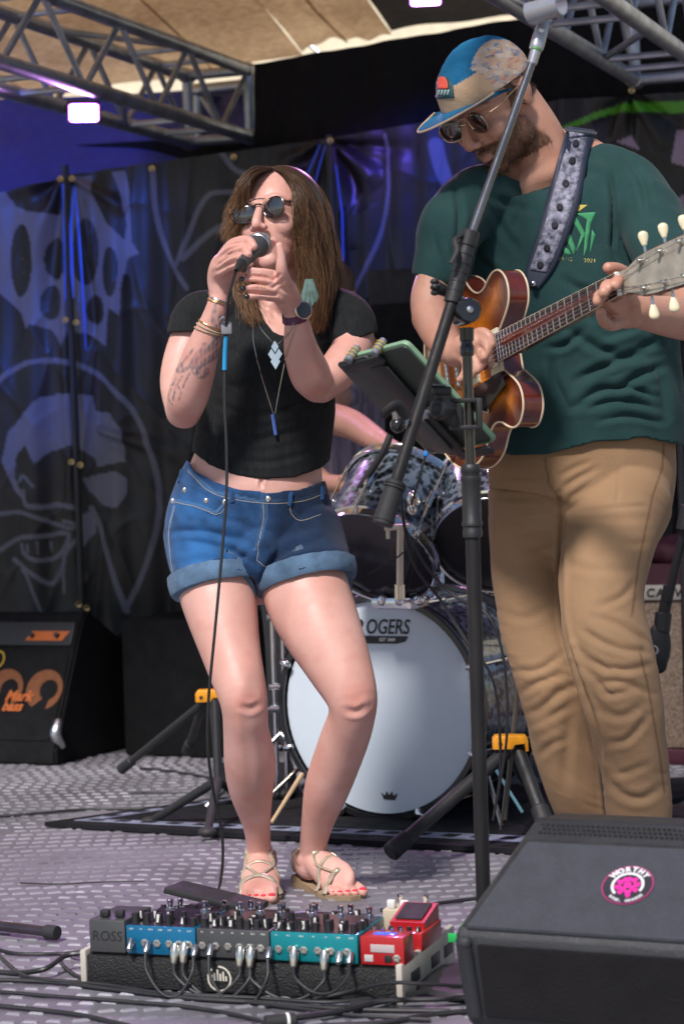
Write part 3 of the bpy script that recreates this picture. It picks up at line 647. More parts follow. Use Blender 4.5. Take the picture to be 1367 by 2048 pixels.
for S_, w in TS: tat = np.maximum(tat, fuzz_dot(p, catmull(S_, 4) if len(S_) > 2 else S_, w) * fa)
tat *= np.clip(.55 + vnoise(co, 170, .45, 3), .0, .9)
red = np.zeros(len(p))
for (x, y, r, a) in ((497, 1402, 34, .7), (712, 1404, 36, .7), (518, 455, 10, .5), (540, 800, 30, .2), (366, 835, 26, .6), (630, 780, 26, .4), (508, 1790, 30, .5), (690, 1795, 34, .5), (480, 500, 40, .35), (520, 570, 30, .35), (590, 475, 22, .25), (490, 1470, 26, .3)):
    red = np.maximum(red, a * np.exp(-((p[:, 0] - x) ** 2 + (p[:, 1] - y) ** 2) / r ** 2))
red = np.clip(red + vnoise(co, 26, .22, 8) + vnoise(co, 70, .10, 18), 0, 1)
for n_, a_ in (('tat', tat), ('lip', lip * .8), ('red', red)): paint(SK, n_, a_[:, None] * np.ones(3))
link('body', SK, MAT['skin'], SG)
MAT['blacknail'] = M('black nail polish', (.01, .01, .012), .12, coat=1); MAT['rednail'] = M('coral nail polish', (.75, .04, .06), .15, coat=1)
for F_ in LF[:4]: nail(SG, at(F_[-1][0] - 3, F_[-1][1] - 1, F_[-1][2] - .006), .0068, MAT['blacknail'])
for pt_, r_, d_ in toesL + toesR:
    mb = MB(); Mx = frame(pt_, Vector((0, 0, 1)).cross(d_), d_); mb.ell(pt_, (r_ * .72, r_ * .85, r_ * .35), Mx.to_3x3(), 10, 6); mb.build('nail', MAT['rednail'], SG)
# crop top
MAT['top'] = M('black ribbed knit', (.010, .012, .014), .78, var=.3, sheen=.02, bump=.7, bs=60, stretch=(12, 12, 1.2), spec=.25)
mb = MB()
mb.limb([(560, 628, 5.085, 112, .5), (556, 680, 5.065, 127, .67), (553, 730, 5.05, 123, .78), (540, 800, 5.065, 130, .70), (529, 860, 5.078, 134, .68), (519, 930, 5.08, 136, .71), (515, 975, 5.08, 139, .71)], 5, 64)
mb.limb([(500, 625, 5.07, 42), (420, 628, 5.07, 46), (391, 640, 5.065, 46), (376, 690, 5.045, 44)]); mb.limb([(600, 620, 5.07, 44), (650, 622, 5.075, 48), (694, 642, 5.06, 52), (706, 690, 5.02, 48)])
mb.ell(at(500, 735, 4.99), (.058, .04, .055)); mb.ell(at(598, 735, 4.98), (.058, .04, .055))
TP = remesh(mb, .004, 4); p = proj(getco(TP)); co = getco(TP)
HEM = [(300, 790), (350, 860), (383, 902), (420, 932), (470, 952), (530, 961), (590, 956), (640, 938), (668, 910), (760, 880), (760, 1200), (300, 1200)]
NECK = [(506, 560), (518, 612), (530, 642), (548, 664), (566, 672), (590, 664), (612, 640), (630, 600), (640, 560)]
sl = (p[:, 0] < 420) & (p[:, 1] > 667 - (p[:, 0] - 345) * .02) & (p[:, 1] < 760) & (p[:, 0] < 407) | (p[:, 0] > 668) & (p[:, 1] > 700 - (p[:, 0] - 660) * .38)
creases(TP, [([(470, 700), (520, 730), (580, 700)], 8, .003), ([(440, 690), (480, 720), (500, 790)], 9, .004), ([(650, 700), (620, 730), (600, 780)], 9, .004), ([(420, 800), (500, 830), (600, 815)], 8, .003), ([(410, 850), (500, 880), (640, 850)], 8, .003), ([(400, 890), (520, 925), (640, 900)], 7, .002), ([(560, 830), (640, 780)], 8, .003), ([(380, 620), (400, 660)], 8, .004), ([(700, 630), (690, 680)], 8, .004), ([(420, 700), (440, 760)], 8, .004)])
cutm(TP, inpoly(p, HEM) | (inpoly(p, NECK) & (co[:, 1] < 5.2)) | sl)
solid(link('crop_top', TP, MAT['top'], SG), .003)
# denim shorts
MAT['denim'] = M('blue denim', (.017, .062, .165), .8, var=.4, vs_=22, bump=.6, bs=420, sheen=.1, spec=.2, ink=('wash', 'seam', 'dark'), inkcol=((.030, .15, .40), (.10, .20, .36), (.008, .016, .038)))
mb = MB()
mb.limb([(512, 930, 5.08, 133, .75), (505, 990, 5.08, 155, .74), (500, 1060, 5.08, 169, .70), (506, 1105, 5.075, 158, .68), (512, 1125, 5.07, 120, .6)], 5, 64)
mb.limb([(420, 1060, 5.07, 92), (428, 1110, 5.045, 91), (434, 1150, 5.015, 84), (437, 1185, 4.99, 82)]); mb.limb([(590, 1070, 5.07, 94), (603, 1110, 5.045, 92), (612, 1150, 5.01, 91), (617, 1178, 4.995, 91)])
mb.ell(at(517, 1105, 5.0), (.06, .07, .075))
SH = remesh(mb, .004, 4)
creases(SH, [([(335, 1065), (400, 1062), (470, 1080)], 7, .006), ([(380, 1082), (450, 1098), (515, 1130)], 8, .006), ([(400, 1040), (480, 1060), (530, 1090)], 8, -.004), ([(530, 1150), (560, 1110), (640, 1080)], 9, .006), ([(540, 1170), (590, 1125), (680, 1110)], 8, .004), ([(524, 985), (526, 1040), (516, 1090), (512, 1150)], 3, .003), ([(360, 960), (440, 1000), (440, 1020)], 2.5, -.0022),
             ([(345, 1000), (400, 1012), (432, 1026), (448, 1010), (452, 985)], 2.5, -.002), ([(578, 985), (582, 1020), (600, 1038)], 2.5, -.002), ([(352, 1010), (338, 1070), (345, 1150)], 2.5, -.002), ([(345, 1130), (420, 1120), (500, 1140)], 8, .003), ([(460, 1140), (500, 1100)], 7, .004)])
co = getco(SH); p = proj(co)
WB = [(300, 860), (360, 905), (372, 916), (395, 942), (430, 962), (480, 978), (530, 984), (590, 980), (640, 964), (665, 950), (760, 900), (760, 700), (300, 700)]
wash = np.clip(np.maximum(np.exp(-(((p[:, 0] - 400) / 60) ** 2 + ((p[:, 1] - 1105) / 50) ** 2)) * .8, np.exp(-(((p[:, 0] - 385) / 45) ** 2 + ((p[:, 1] - 1015) / 30) ** 2)) * .6) + vnoise(co, 60, .14, 4), 0, 1)
wash = np.maximum(wash, .45 * np.exp(-(((p[:, 0] - 610) / 60) ** 2 + ((p[:, 1] - 1125) / 25) ** 2)))
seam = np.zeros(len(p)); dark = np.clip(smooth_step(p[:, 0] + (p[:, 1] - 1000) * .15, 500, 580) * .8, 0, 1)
for S_ in ([(345, 1000), (400, 1012), (432, 1026), (448, 1010), (452, 985)], [(350, 1012), (338, 1070), (345, 1150)], [(523, 985), (524, 1040), (510, 1100)], [(531, 985), (533, 1035), (520, 1080)], [(378, 940), (430, 985), (520, 1003), (600, 1000), (655, 980)], [(578, 990), (582, 1020), (600, 1038)]): seam = np.maximum(seam, fuzz_dot(p, S_, 2.4) * .55)
LOW = [(250, 1182), (345, 1172), (400, 1146), (447, 1138), (490, 1145), (512, 1164), (521, 1186), (532, 1176), (560, 1156), (610, 1138), (660, 1128), (700, 1130), (800, 1134), (800, 1400), (250, 1400)]
cutm(SH, inpoly(p, WB) | inpoly(p, LOW))
# painting is done after the cut
co = getco(SH); p = proj(co)
def reval(f): return f
wash = np.clip(np.maximum(np.exp(-(((p[:, 0] - 400) / 60) ** 2 + ((p[:, 1] - 1105) / 50) ** 2)) * .8, np.exp(-(((p[:, 0] - 385) / 45) ** 2 + ((p[:, 1] - 1015) / 30) ** 2)) * .6) + vnoise(co, 60, .14, 4), 0, 1)
seam = np.zeros(len(p)); dark = np.clip(smooth_step(p[:, 0] + (p[:, 1] - 1000) * .15, 500, 580) * .8, 0, 1)  # dark: shade on the right half of the shorts, painted into the denim
for S_ in ([(345, 1000), (400, 1012), (432, 1026), (448, 1010), (452, 985)], [(350, 1012), (338, 1070), (345, 1150)], [(523, 985), (524, 1040), (510, 1100)], [(531, 985), (533, 1035), (520, 1080)], [(378, 940), (430, 985), (520, 1003), (600, 1000), (655, 980)], [(578, 990), (582, 1020), (600, 1038)]): seam = np.maximum(seam, fuzz_dot(p, S_, 2.4) * .55)
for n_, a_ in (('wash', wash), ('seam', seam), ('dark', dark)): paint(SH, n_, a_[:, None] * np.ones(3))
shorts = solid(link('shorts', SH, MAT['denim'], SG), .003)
MAT['cuff'] = M('pale denim cuff', (.10, .175, .28), .85, var=.25, vs_=30, bump=.5, bs=400, sheen=.1, spec=.2)
for P in ([(430, 1146, 5.022, 88), (430.5, 1149, 5.021, 97), (434, 1177, 5.010, 95), (434.5, 1180, 5.009, 86)], [(606, 1137, 5.022, 95), (606.7, 1140, 5.021, 106), (613, 1168, 5.010, 103), (613.7, 1171, 5.009, 91)]):
    mb = MB(); mb.limb(P, 2, 48, cap=False); me = mb.mesh('cuff'); cc = getco(me); cc += getno(me) * vnoise(cc, 60, .0012, 3)[:, None]; setco(me, cc); link('cuff', me, MAT['cuff'], SG)
MAT['thread'] = M('pale orange stitching', (.42, .36, .28), .8)
def surf(objs):
    bs = []
    for o in objs:
        bm = bmesh.new(); bm.from_mesh(o.data); bm.transform(Matrix.Translation(ORG[o.name])); bs.append(BVHTree.FromBMesh(bm)); bm.free()
    def hit(px, py, off=0.0):
        o0 = Vector((0, 0, CAMH)); d = (at(px, py, 5) - o0).normalized(); best = None
        for b in bs:
            h = b.ray_cast(o0, d)
            if h[0] is not None and (best is None or h[3] < best[3]): best = h
        if best is None: return None, None
        n = best[1]; n = n if n.dot(d) < 0 else -n
        return best[0] + n * off, n
    return hit
hs = surf([shorts])
for (x, y) in ((372, 981), (414, 1002), (450, 1005), (536, 998), (349, 1003)):
    h, n = hs(x, y, .003)
    if h: mb = MB(); mb.ell(h, (.0065, .003, .0065)); mb.build('rivet', MAT['nickel'], shorts)
for pl in ([(462, 968), (466, 1005)], [(372, 925), (362, 965)], [(580, 982), (578, 1012)], [(640, 970), (640, 1000)]):
    mb = MB(); P = [hs(pl[0][0] * (1 - t) + pl[1][0] * t, pl[0][1] * (1 - t) + pl[1][1] * t, .004)[0] for t in (0.12, .4, .7, 1)]
    P = [q for q in P if q]; 
    if len(P) > 2: mb.tube(P, .0055, n=8, flat=.5); mb.build('belt_loop', MAT['denim'], shorts)
def stitch(pts, off=.003):
    P = [hs(x, y, off)[0] for x, y in [tuple(q) for q in catmull(pts, 8)]]; P = [q for q in P if q]
    if len(P) > 3: mb = MB(); mb.tube(P, .0007, n=5); mb.build('stitching', MAT['thread'], shorts)
for S_ in ([(378, 944), (430, 988), (520, 1006), (600, 1003), (655, 984)], [(346, 1003), (400, 1015), (434, 1028), (451, 1012), (455, 988)], [(352, 1012), (340, 1060), (344, 1120), (350, 1150)], [(527, 1006), (528, 1040), (518, 1085), (515, 1120)], [(578, 1005), (584, 1030), (602, 1042), (640, 1030)], [(515, 1120), (540, 1140), (570, 1148)]): stitch(S_)
# hair: scalp cap, then strands
MAT['hair'] = M('brown hair fading to caramel', (.040, .021, .012), .45, var=.3, ink='tip', inkcol=(.31, .165, .08), spec=.4)
mb = MB(); 
def EH(c, r): mb.ell(HM @ (Vector(c) * 1.04), [q * 1.04 for q in r], HM.to_3x3(), 28, 18)
EH((0, .027, .037), (.0815, .0945, .0885)); EH((.0, .02, 0), (.077, .062, .07)); EH((0, .058, -.03), (.070, .058, .10))
mb.limb([(588, 440, 5.12, 50), (602, 520, 5.12, 42), (608, 590, 5.11, 34), (612, 630, 5.10, 18)], n=20); mb.limb([(505, 440, 5.12, 30), (500, 530, 5.12, 34), (508, 600, 5.10, 22)], n=16)
HC = remesh(mb, .005, 4); paint(HC, 'tip', np.zeros((len(HC.vertices), 3))); hair = link('hair', HC, MAT['hair'], SG)
G = [ # (inner path, outer path, weight)
    ([(548, 338, 4.985), (580, 360, 4.945), (598, 402, 4.93), (604, 460, 4.935), (600, 540, 4.95), (606, 640, 4.97)], [(565, 336, 5.02), (615, 366, 5.02), (638, 430, 5.02), (652, 510, 5.02), (662, 580, 5.01), (640, 668, 5.0)], 5),
    ([(550, 336, 5.0), (596, 352, 5.03), (628, 410, 5.05), (640, 480, 5.05), (644, 560, 5.04), (634, 646, 5.02)], [(560, 335, 5.1), (608, 348, 5.14), (640, 400, 5.14), (660, 490, 5.13), (674, 566, 5.12), (656, 640, 5.1)], 4),
    ([(560, 342, 4.97), (588, 374, 4.925), (598, 420, 4.91), (598, 480, 4.925), (614, 560, 4.95), (622, 640, 4.97)], [(570, 347, 4.98), (606, 382, 4.94), (620, 430, 4.945), (624, 500, 4.95), (636, 580, 4.96), (630, 658, 4.97)], 4),
    ([(545, 338, 4.98), (514, 344, 4.945), (492, 370, 4.93), (480, 410, 4.94), (474, 450, 4.95), (468, 486, 4.96)], [(545, 335, 5.06), (510, 338, 5.06), (486, 364, 5.05), (472, 410, 5.05), (462, 450, 5.04), (456, 478, 5.03)], 3.2),
    ([(540, 338, 5.02), (510, 348, 5.0), (488, 400, 4.99), (480, 480, 4.98), (486, 560, 4.98), (502, 636, 4.96)], [(545, 336, 5.1), (508, 352, 5.1), (480, 420, 5.1), (470, 500, 5.08), (480, 590, 5.04), (520, 650, 4.98)], 2.0),
    ([(600, 500, 5.0), (600, 540, 4.98), (604, 580, 4.97), (600, 620, 4.96), (600, 646, 4.96)], [(630, 500, 5.0), (640, 550, 5.0), (644, 590, 4.99), (642, 630, 4.98), (638, 652, 4.98)], 1.5)]
o = strands('hair_strands', G, 5200, MAT['hair'], hair, rad=.00075, jit=.0066, seed=3, sides=3)
# sunglasses
MAT['lens'] = M('dark mirror lens', (.02, .02, .025), .05, metal=.0, coat=1.0, spec=1.0, var=.1)
MAT['frame_metal'] = M('thin dark metal frame', (.10, .09, .09), .25, .9)
def glasses(parent, Mx, k, lens=(.026, .023), sep=.034, y=-.099, z=.004, mf=None, ml=None, wrap=14, tilt=0):
    sgl = thing_part('sunglasses', parent)
    mf = mf or MAT['frame_metal']; ml = ml or MAT['lens']
    for s in (-1, 1):
        Q = Mx @ Matrix.Translation(Vector((s * sep, y + abs(s) * .004, z)) * k) @ Matrix.Rotation(R(-s * wrap), 4, 'Z') @ Matrix.Rotation(R(90), 4, 'X')
        out = []
        for j in range(28):
            a = 2 * math.pi * j / 28; c_, s_ = math.cos(a), math.sin(a)
            out.append((lens[0] * k * math.copysign(abs(c_) ** .85, c_), lens[1] * k * math.copysign(abs(s_) ** .85, s_) * (1 if s_ < 0 else .88)))
        mb = MB(); mb.lathe([(.0001, .004), (.5, .0035), (.85, .001), (1, -.001), (1, -.003), (.0001, .001)], Q @ Matrix.Diagonal((lens[0] * k * .98, lens[1] * k * .95, 1, 1)), 32); mb.build('lens', ml, sgl)
        mb = MB(); mb.tube([Q @ Vector((x, y_, 0)) for x, y_ in out + out[:1]], .0016, n=6); mb.build('rim', mf, sgl)
        mb = MB(); mb.tube([Mx @ (Vector((s * (sep + lens[0] * .96), y + .008, z + .008)) * k), Mx @ (Vector((s * .076, y + .03, z + .008)) * k), Mx @ (Vector((s * .082, .0, z + .010)) * k), Mx @ (Vector((s * .080, .025, z - .005)) * k)], .0016, n=6); mb.build('temple', mf, sgl)
    mb = MB(); mb.tube([Mx @ (Vector(q) * k) for q in ((-.010, y - .002, z + .006), (0, y - .006, z + .009), (.010, y - .002, z + .006))], .0016, n=6, k=3); mb.build('bridge', mf, sgl)
    mb = MB(); mb.tube([Mx @ (Vector(q) * k) for q in ((-.018, y - .002, z + .018), (0, y - .006, z + .020), (.018, y - .002, z + .018))], .0013, n=6, k=3); mb.build('bridge', mf, sgl)
    return sgl
def thing_part(name, parent):
    o = bpy.data.objects.new(name, None); COL.objects.link(o); o.parent = parent; o.empty_display_size = .02
    ORG[o.name] = ORG[parent.name]; return o
glasses(SG, HM, 1.04, lens=(.0265, .0225), sep=.033, z=.007)
bm = bmesh.new(); bm.from_mesh(SK); BODYT = BVHTree.FromBMesh(bm); bm.free(); BORG = ORG[SG.name]
def snap(p, off, far=.05):
    h, n, i, d = BODYT.find_nearest(Vector(p) - BORG)
    if h is None or d > far: return Vector(p)
    return h + BORG + n * off
# watch
W0_ = at(596, 628, 4.768); ax = (at(602, 662, 4.785) - at(588, 615, 4.76)).normalized()
Wm = Matrix.Translation(W0_) @ ax.to_track_quat('Z', 'Y').to_matrix().to_4x4()
wt = thing_part('watch', SG)
MAT['strapp'] = M('purple watch strap', (.10, .025, .07), .45); MAT['rose'] = M('rose gold', (.75, .5, .42), .2, 1)
mb = MB(); mb.tube([snap(Wm @ Vector((.036 * math.cos(a), .036 * math.sin(a), 0)), .0018) for a in np.linspace(0, 2 * math.pi, 41)], .0085, n=10, flat=.28, up=None); 
vv = []; K = 40
for k in range(K + 1):
    a = 2 * math.pi * k / K
    for z_ in (-.008, .008):
        for o_ in (.0008, .0036): vv.append(snap(Wm @ Vector((.036 * math.cos(a), .036 * math.sin(a), z_)), o_))
ff = []
for k in range(K):
    q = 4 * k
    for i, j in ((0, 1), (1, 3), (3, 2), (2, 0)): ff.append((q + i, q + j, q + 4 + j, q + 4 + i))
mb = MB(); mb.add(vv, ff); mb.build('strap', MAT['strapp'], wt)
fc = at(606, 621, 4.735); nv = (Vector((.35, -.93, .1))).normalized(); Q = Matrix.Translation(fc) @ nv.to_track_quat('Z', 'Y').to_matrix().to_4x4()
mb = MB(); mb.lathe([(.0001, -.004), (.0175, -.004), (.019, 0), (.019, .003), (.0165, .004)], Q, 28); mb.build('watch_case', MAT['rose'], wt)
mb = MB(); mb.lathe([(.0001, .0035), (.0166, .0035), (.0166, .002)], Q, 28); mb.build('dial', MAT['blackgloss'], wt)
# rings, bracelets, necklaces, earrings
for (x, y, Y, r, dz) in ((452, 505, 4.775, .0125, 0), (447, 519, 4.772, .0125, 0), (526, 578, 4.672, .0105, 1), (540, 568, 4.685, .0108, 1)):
    mb = MB(); c = at(x, y, Y); dr = Vector((.6, -.3, .7)) if not dz else Vector((1, .1, .1)); q = Matrix.Translation(c) @ dr.to_track_quat('Z', 'Y').to_matrix().to_4x4()
    mb.lathe([(r, -.002), (r + .0014, -.001), (r + .0014, .001), (r, .002), (r - .001, 0), (r, -.002)], q, 20); mb.build('ring', MAT['gold'], SG)
dirF = (at(441, 592, 4.82) - at(403, 706, 4.84)).normalized()
for (x, y, Y, r, nm, mt) in ((437, 601, 4.82, .0235, 'bracelet', MAT['gold']), (438, 596, 4.82, .0232, 'bracelet', MAT['chrome']), (424, 650, 4.822, .0285, 'bracelet', MAT['gold']), (422, 656, 4.823, .0295, 'bracelet', M('beige cord bracelet', (.45, .36, .24), .7)), (420, 662, 4.824, .0300, 'bracelet', M('tan cord bracelet', (.36, .25, .16), .7))):
    mb = MB(); q = Matrix.Translation(at(x, y, Y)) @ (dirF + Vector((RS.uniform(-.1, .1), 0, RS.uniform(-.1, .1)))).to_track_quat('Z', 'Y').to_matrix().to_4x4()
    mb.tube([snap(q @ Vector((r * 1.3 * math.cos(a), r * 1.3 * math.sin(a), 0)), .0016) + Vector((0, -.0005, 0)) for a in np.linspace(0, 2 * math.pi, 33)], .0016, n=6); mb.build(nm, mt, SG)
hb = surf([o for o in SG.children if o.name.split('.')[0] in ('body', 'crop_top', 'shorts')])
def drape(pts, off): 
    out = []
    for x, y in [tuple(q) for q in catmull(pts, 8)]:
        h, n = hb(x, y, off)
        if h: out.append(h)
    return out
MAT['chain'] = M('fine silver chain', (.6, .57, .5), .3, 1)
for pts in ([(508, 630), (507, 680), (520, 740), (538, 800), (546, 826)], [(598, 632), (576, 700), (562, 760), (550, 826)], [(512, 622), (520, 655), (544, 684), (550, 690)], [(590, 640), (575, 670), (554, 690)]):
    P = drape([(x * 1.0, y) for x, y in pts], .003)
    if len(P) > 2:
        P = [p_.lerp(P[min(i + 1, len(P) - 1)], .5) for i, p_ in enumerate(P)]
        mb = MB(); mb.tube(P, .0011, n=5); mb.build('necklace', MAT['chain'], SG)
h, n = hb(550, 700, .004)
if h:
    q = frame(h, (1, 0, .0), None, (0, -1, 0.05)) 
    for (a, b, s_) in ((0, .006, .010), (-.008, -.010, .009), (.008, -.010, .009), (0, -.026, .013)):
        mb = MB(); mb.prism([(a, b + s_ * 1.3), (a + s_ * .8, b), (a, b - s_ * 1.3), (a - s_ * .8, b)], .0012, q); mb.build('pendant', MAT['chrome'], SG)
h, n = hb(548, 850, .006)
if h: mb = MB(); mb.cyl(h + Vector((-.003, -.001, .025)), h + Vector((.003, -.001, -.022)), .0042, n=6, bev=.002); mb.build('pendant', M('blue stone', (.06, .12, .40), .15, coat=1), SG)
ec = at(618, 560, 4.90)
for i in range(13):
    mb = MB(); a = (i - 6) / 6 * .32; L = .048 - abs(i - 6) * .0024; c = ec + Vector((math.sin(a) * .02, -.002 * (i % 3), -.008)); d = Vector((math.sin(a), 0, -math.cos(a)))
    w = .0045; s = Vector((d.z, 0, -d.x)); mb.tube([c + Vector((0, 0, .01)), c + d * L * .4, c + d * L * .8, c + d * L * 1.05], [.002, w, w * .9, .0006], n=6, flat=.3); mb.build('earring_feather', M('grey green feather', (.10, .17, .15), .6, var=.4, vs_=60), SG)
# sandals
MAT['sandal'] = M('pale gold metallic leather', (.62, .53, .40), .32, .55, var=.15, vs_=30, bump=.15, bs=200); MAT['sole'] = M('tan sandal sole', (.30, .21, .13), .7, bump=.3, bs=100)
def sandal(h, t, lift=.02):
    h = Vector(h); t = Vector(t); d = t - h; L = d.length; d.normalize(); s = Vector((0, 0, 1)).cross(d)
    sn = thing_part('sandal', SG); P = lambda a, b, z: h + d * (L * a) + s * b + Vector((0, 0, z))
    out = [(-.03, 0), (.0, .026), (.15, .031), (.4, .030), (.65, .043), (.82, .046), (.97, .036), (1.05, .012), (1.05, -.012), (.97, -.034), (.82, -.045), (.65, -.043), (.4, -.034), (.15, -.031), (0, -.026)]
    n = len(out); vv = [P(a, b, 0.0005) for a, b in out] + [P(a, b, .010 + lift * max(0, (.55 - a)) * 1.5) for a, b in out]
    mb = MB(); mb.add(vv, [tuple(range(n))[::-1], tuple(range(n, 2 * n))] + [(i, (i + 1) % n, n + (i + 1) % n, n + i) for i in range(n)]); mb.build('sole', MAT['sole'], sn, smooth=False)
    def strap(pts, w=.0055):
        Q = [Vector(q) for q in catmull([tuple(P(*q)) for q in pts], 6)]; Q = [q if q.z < .016 else snap(q, .0022, .06) for q in Q]
        A2 = np.array([tuple(q) for q in Q]); 
        for _ in range(2): A2[1:-1] = A2[1:-1] * .5 + (A2[:-2] + A2[2:]) * .25
        mb = MB(); mb.tube([tuple(q) for q in A2], w * .85, n=8, flat=.55); mb.build('strap', MAT['sandal'], sn)
    strap([(.80, -.046, .012), (.76, -.034, .038), (.74, -.008, .050), (.76, .016, .048), (.80, .046, .014)], .008)
    strap([(.62, -.044, .012), (.58, -.030, .052), (.55, .0, .066), (.60, .030, .052), (.66, .046, .012)])
    strap([(.76, .0, .048), (.65, -.016, .056), (.52, -.026, .066), (.40, -.016, .088), (.34, 0, .096)]); strap([(.76, .0, .048), (.66, .016, .056), (.54, .026, .066), (.42, .016, .086), (.34, 0, .096)])
    strap([(.34, 0, .098), (.26, -.034, .088), (.10, -.040, .076), (-.03, -.018, .078), (-.05, 0, .078), (-.03, .018, .078), (.10, .040, .076), (.26, .034, .088), (.34, 0, .098)])
    strap([(-.05, 0, .080), (-.055, 0, .05), (-.04, 0, .02)], .010); strap([(.10, -.034, .02), (.16, -.042, .05), (.22, -.036, .088)], .005); strap([(.10, .034, .02), (.16, .042, .05), (.22, .036, .088)], .005)
sandal(HL, TL); sandal(HR, TR)

# ---------------- the microphone in her hand and its cable ----------------
mic = thing('microphone', 'handheld microphone with grey ball grille held at the singer\'s mouth', 'microphone', at(519, 487, 4.775))
ma, mb_ = at(520, 486, 4.775), at(483, 528, 4.655); d = (mb_ - ma).normalized(); q = Matrix.Translation(ma) @ d.to_track_quat('Z', 'Y').to_matrix().to_4x4()
b = MB(); b.lathe([(.0001, -.024), (.010, -.022), (.019, -.014), (.0235, -.002), (.0240, .006), (.0225, .012)], q, 28); b.build('grille', M('silver mesh grille', (.35, .36, .38), .4, .8, bump=1.0, bs=900, var=.5, vs_=400), mic)
b = MB(); b.lathe([(.0246, .010), (.0255, .012), (.0255, .017), (.0235, .019)], q, 28); b.build('grille_ring', MAT['steel'], mic)
Lm = (mb_ - ma).length; b = MB(); b.lathe([(.0235, .018), (.021, .03), (.0165, .05), (.0135, Lm * .8), (.0115, Lm), (.0001, Lm)], q, 28); b.build('handle', M('dark grey enamel', (.05, .05, .055), .45, bump=.2, bs=300), mic)
b = MB(); b.lathe([(.0095, Lm), (.0095, Lm + .018), (.006, Lm + .03), (.0035, Lm + .04)], q, 16); b.build('plug', MAT['black'], mic)
mc_end = q @ Vector((0, 0, Lm + .035))
cb = thing('microphone_cable', 'thin dark cable hanging from the singer\'s microphone to the floor', 'cable', fl(440, 1800))
pts = [mc_end] + [at(*p_) for p_ in ((470, 546, 4.64), (458, 590, 4.65), (453, 640, 4.68), (450, 700, 4.70), (449, 800, 4.70), (453, 900, 4.70), (452, 1000, 4.70), (440, 1150, 4.70), (428, 1280, 4.70), (417, 1400, 4.72), (416, 1500, 4.74), (428, 1590, 4.78), (444, 1670, 4.82), (444, 1740, 4.86))] + [fl(432, 1790, .006), fl(400, 1808, .006), fl(350, 1815, .006)]
b = MB(); b.tube(pts, .0033, n=8, k=6); b.build('cord', MAT['cable'], cb)
b = MB(); b.tube([at(452, 672, 4.693), at(450, 705, 4.699), at(449, 740, 4.70)], .0048, n=10); b.build('sleeve', M('bright blue tape', (.02, .30, .62), .4), cb)
b = MB(); b.box(at(453, 656, 4.69), (.022, .014, .026), None, .003); b.tube([at(444, 648, 4.69), at(441, 640, 4.68), at(447, 634, 4.67)], .003, n=6, k=3); b.build('cable_clip', M('grey plastic clip', (.25, .25, .28), .5), cb)
# ---------------- the guitarist ----------------
GM = thing('person', 'bearded man in a blue and tan cap and green t-shirt playing an electric guitar', 'person', fl(1230, 1790))
MAT['skin2'] = M('ruddy fair skin', (.50, .25, .17), .5, var=.08, vs_=12, tint=(.56, .30, .22), sss=.12, bump=.15, bs=260, ink=('red', 'beard'), inkcol=((.50, .16, .11), (.115, .052, .028)))
HG = Matrix.Translation(at(982, 206, 4.92)) @ Matrix.Rotation(R(-9), 4, 'Y') @ Matrix.Rotation(R(-48), 4, 'Z') @ Matrix.Rotation(R(30), 4, 'X')
KH = 1.10
mb = MB(); head(mb, HG, KH, True)
mb.limb([(1030, 205, 4.96, 50), (1062, 262, 4.97, 56), (1085, 320, 4.99, 66), (1095, 360, 5.0, 110, .6)])
mb.limb([(1100, 370, 5.02, 140, .5), (1120, 450, 5.02, 185, .55), (1140, 600, 5.02, 180, .6), (1160, 800, 5.02, 175, .62), (1162, 930, 5.02, 165, .62)], 5, 64)
mb.limb([(960, 400, 4.95, 55), (900, 450, 4.88, 44), (876, 540, 4.82, 40), (862, 600, 4.79, 42), (868, 645, 4.76, 41)])
mb.limb([(864, 632, 4.77, 43), (886, 680, 4.70, 36), (908, 706, 4.65, 29), (926, 706, 4.61, 25)])
mb.limb([(918, 704, 4.62, 24), (936, 690, 4.60, 28), (950, 690, 4.59, 25)], n=18)
for F_ in ([(950, 678, 4.59, 12), (968, 680, 4.57, 11), (974, 700, 4.56, 10), (966, 716, 4.56, 9)], [(948, 696, 4.59, 12), (962, 706, 4.575, 11), (962, 728, 4.57, 10), (952, 742, 4.57, 9)], [(938, 704, 4.59, 12), (948, 722, 4.58, 11), (945, 744, 4.575, 10), (935, 756, 4.575, 9)], [(926, 708, 4.60, 11), (932, 730, 4.59, 10), (927, 750, 4.585, 9), (918, 760, 4.585, 8)], [(945, 672, 4.60, 12), (962, 664, 4.58, 11), (978, 672, 4.565, 10), (984, 690, 4.56, 9)]): fing(mb, F_)
mb.limb([(1250, 400, 4.98, 62), (1305, 450, 4.90, 58), (1340, 520, 4.80, 52), (1392, 615, 4.62, 48), (1402, 640, 4.58, 45)])
mb.limb([(1405, 642, 4.57, 46), (1345, 634, 4.50, 42), (1292, 626, 4.42, 35), (1262, 622, 4.38, 31)])
mb.limb([(1270, 622, 4.39, 31), (1250, 622, 4.37, 36, .8), (1238, 610, 4.36, 33, .7)], n=20)
GF = ([(1262, 606, 4.36, 17), (1252, 580, 4.29, 15), (1238, 560, 4.235, 13), (1228, 572, 4.205, 11.5)], [(1250, 612, 4.36, 16), (1232, 590, 4.29, 14.5), (1214, 570, 4.23, 13), (1206, 586, 4.205, 11.5)],
      [(1242, 624, 4.36, 16), (1220, 608, 4.30, 14), (1200, 590, 4.24, 12.5), (1193, 604, 4.215, 11)], [(1248, 640, 4.36, 15), (1222, 650, 4.32, 13), (1204, 640, 4.27, 12), (1200, 622, 4.24, 10.5)], [(1268, 590, 4.42, 18), (1252, 552, 4.36, 15), (1234, 538, 4.33, 13), (1214, 536, 4.31, 12.5)])
for F_ in GF: fing(mb, F_)
G2 = remesh(mb, .004, 3)
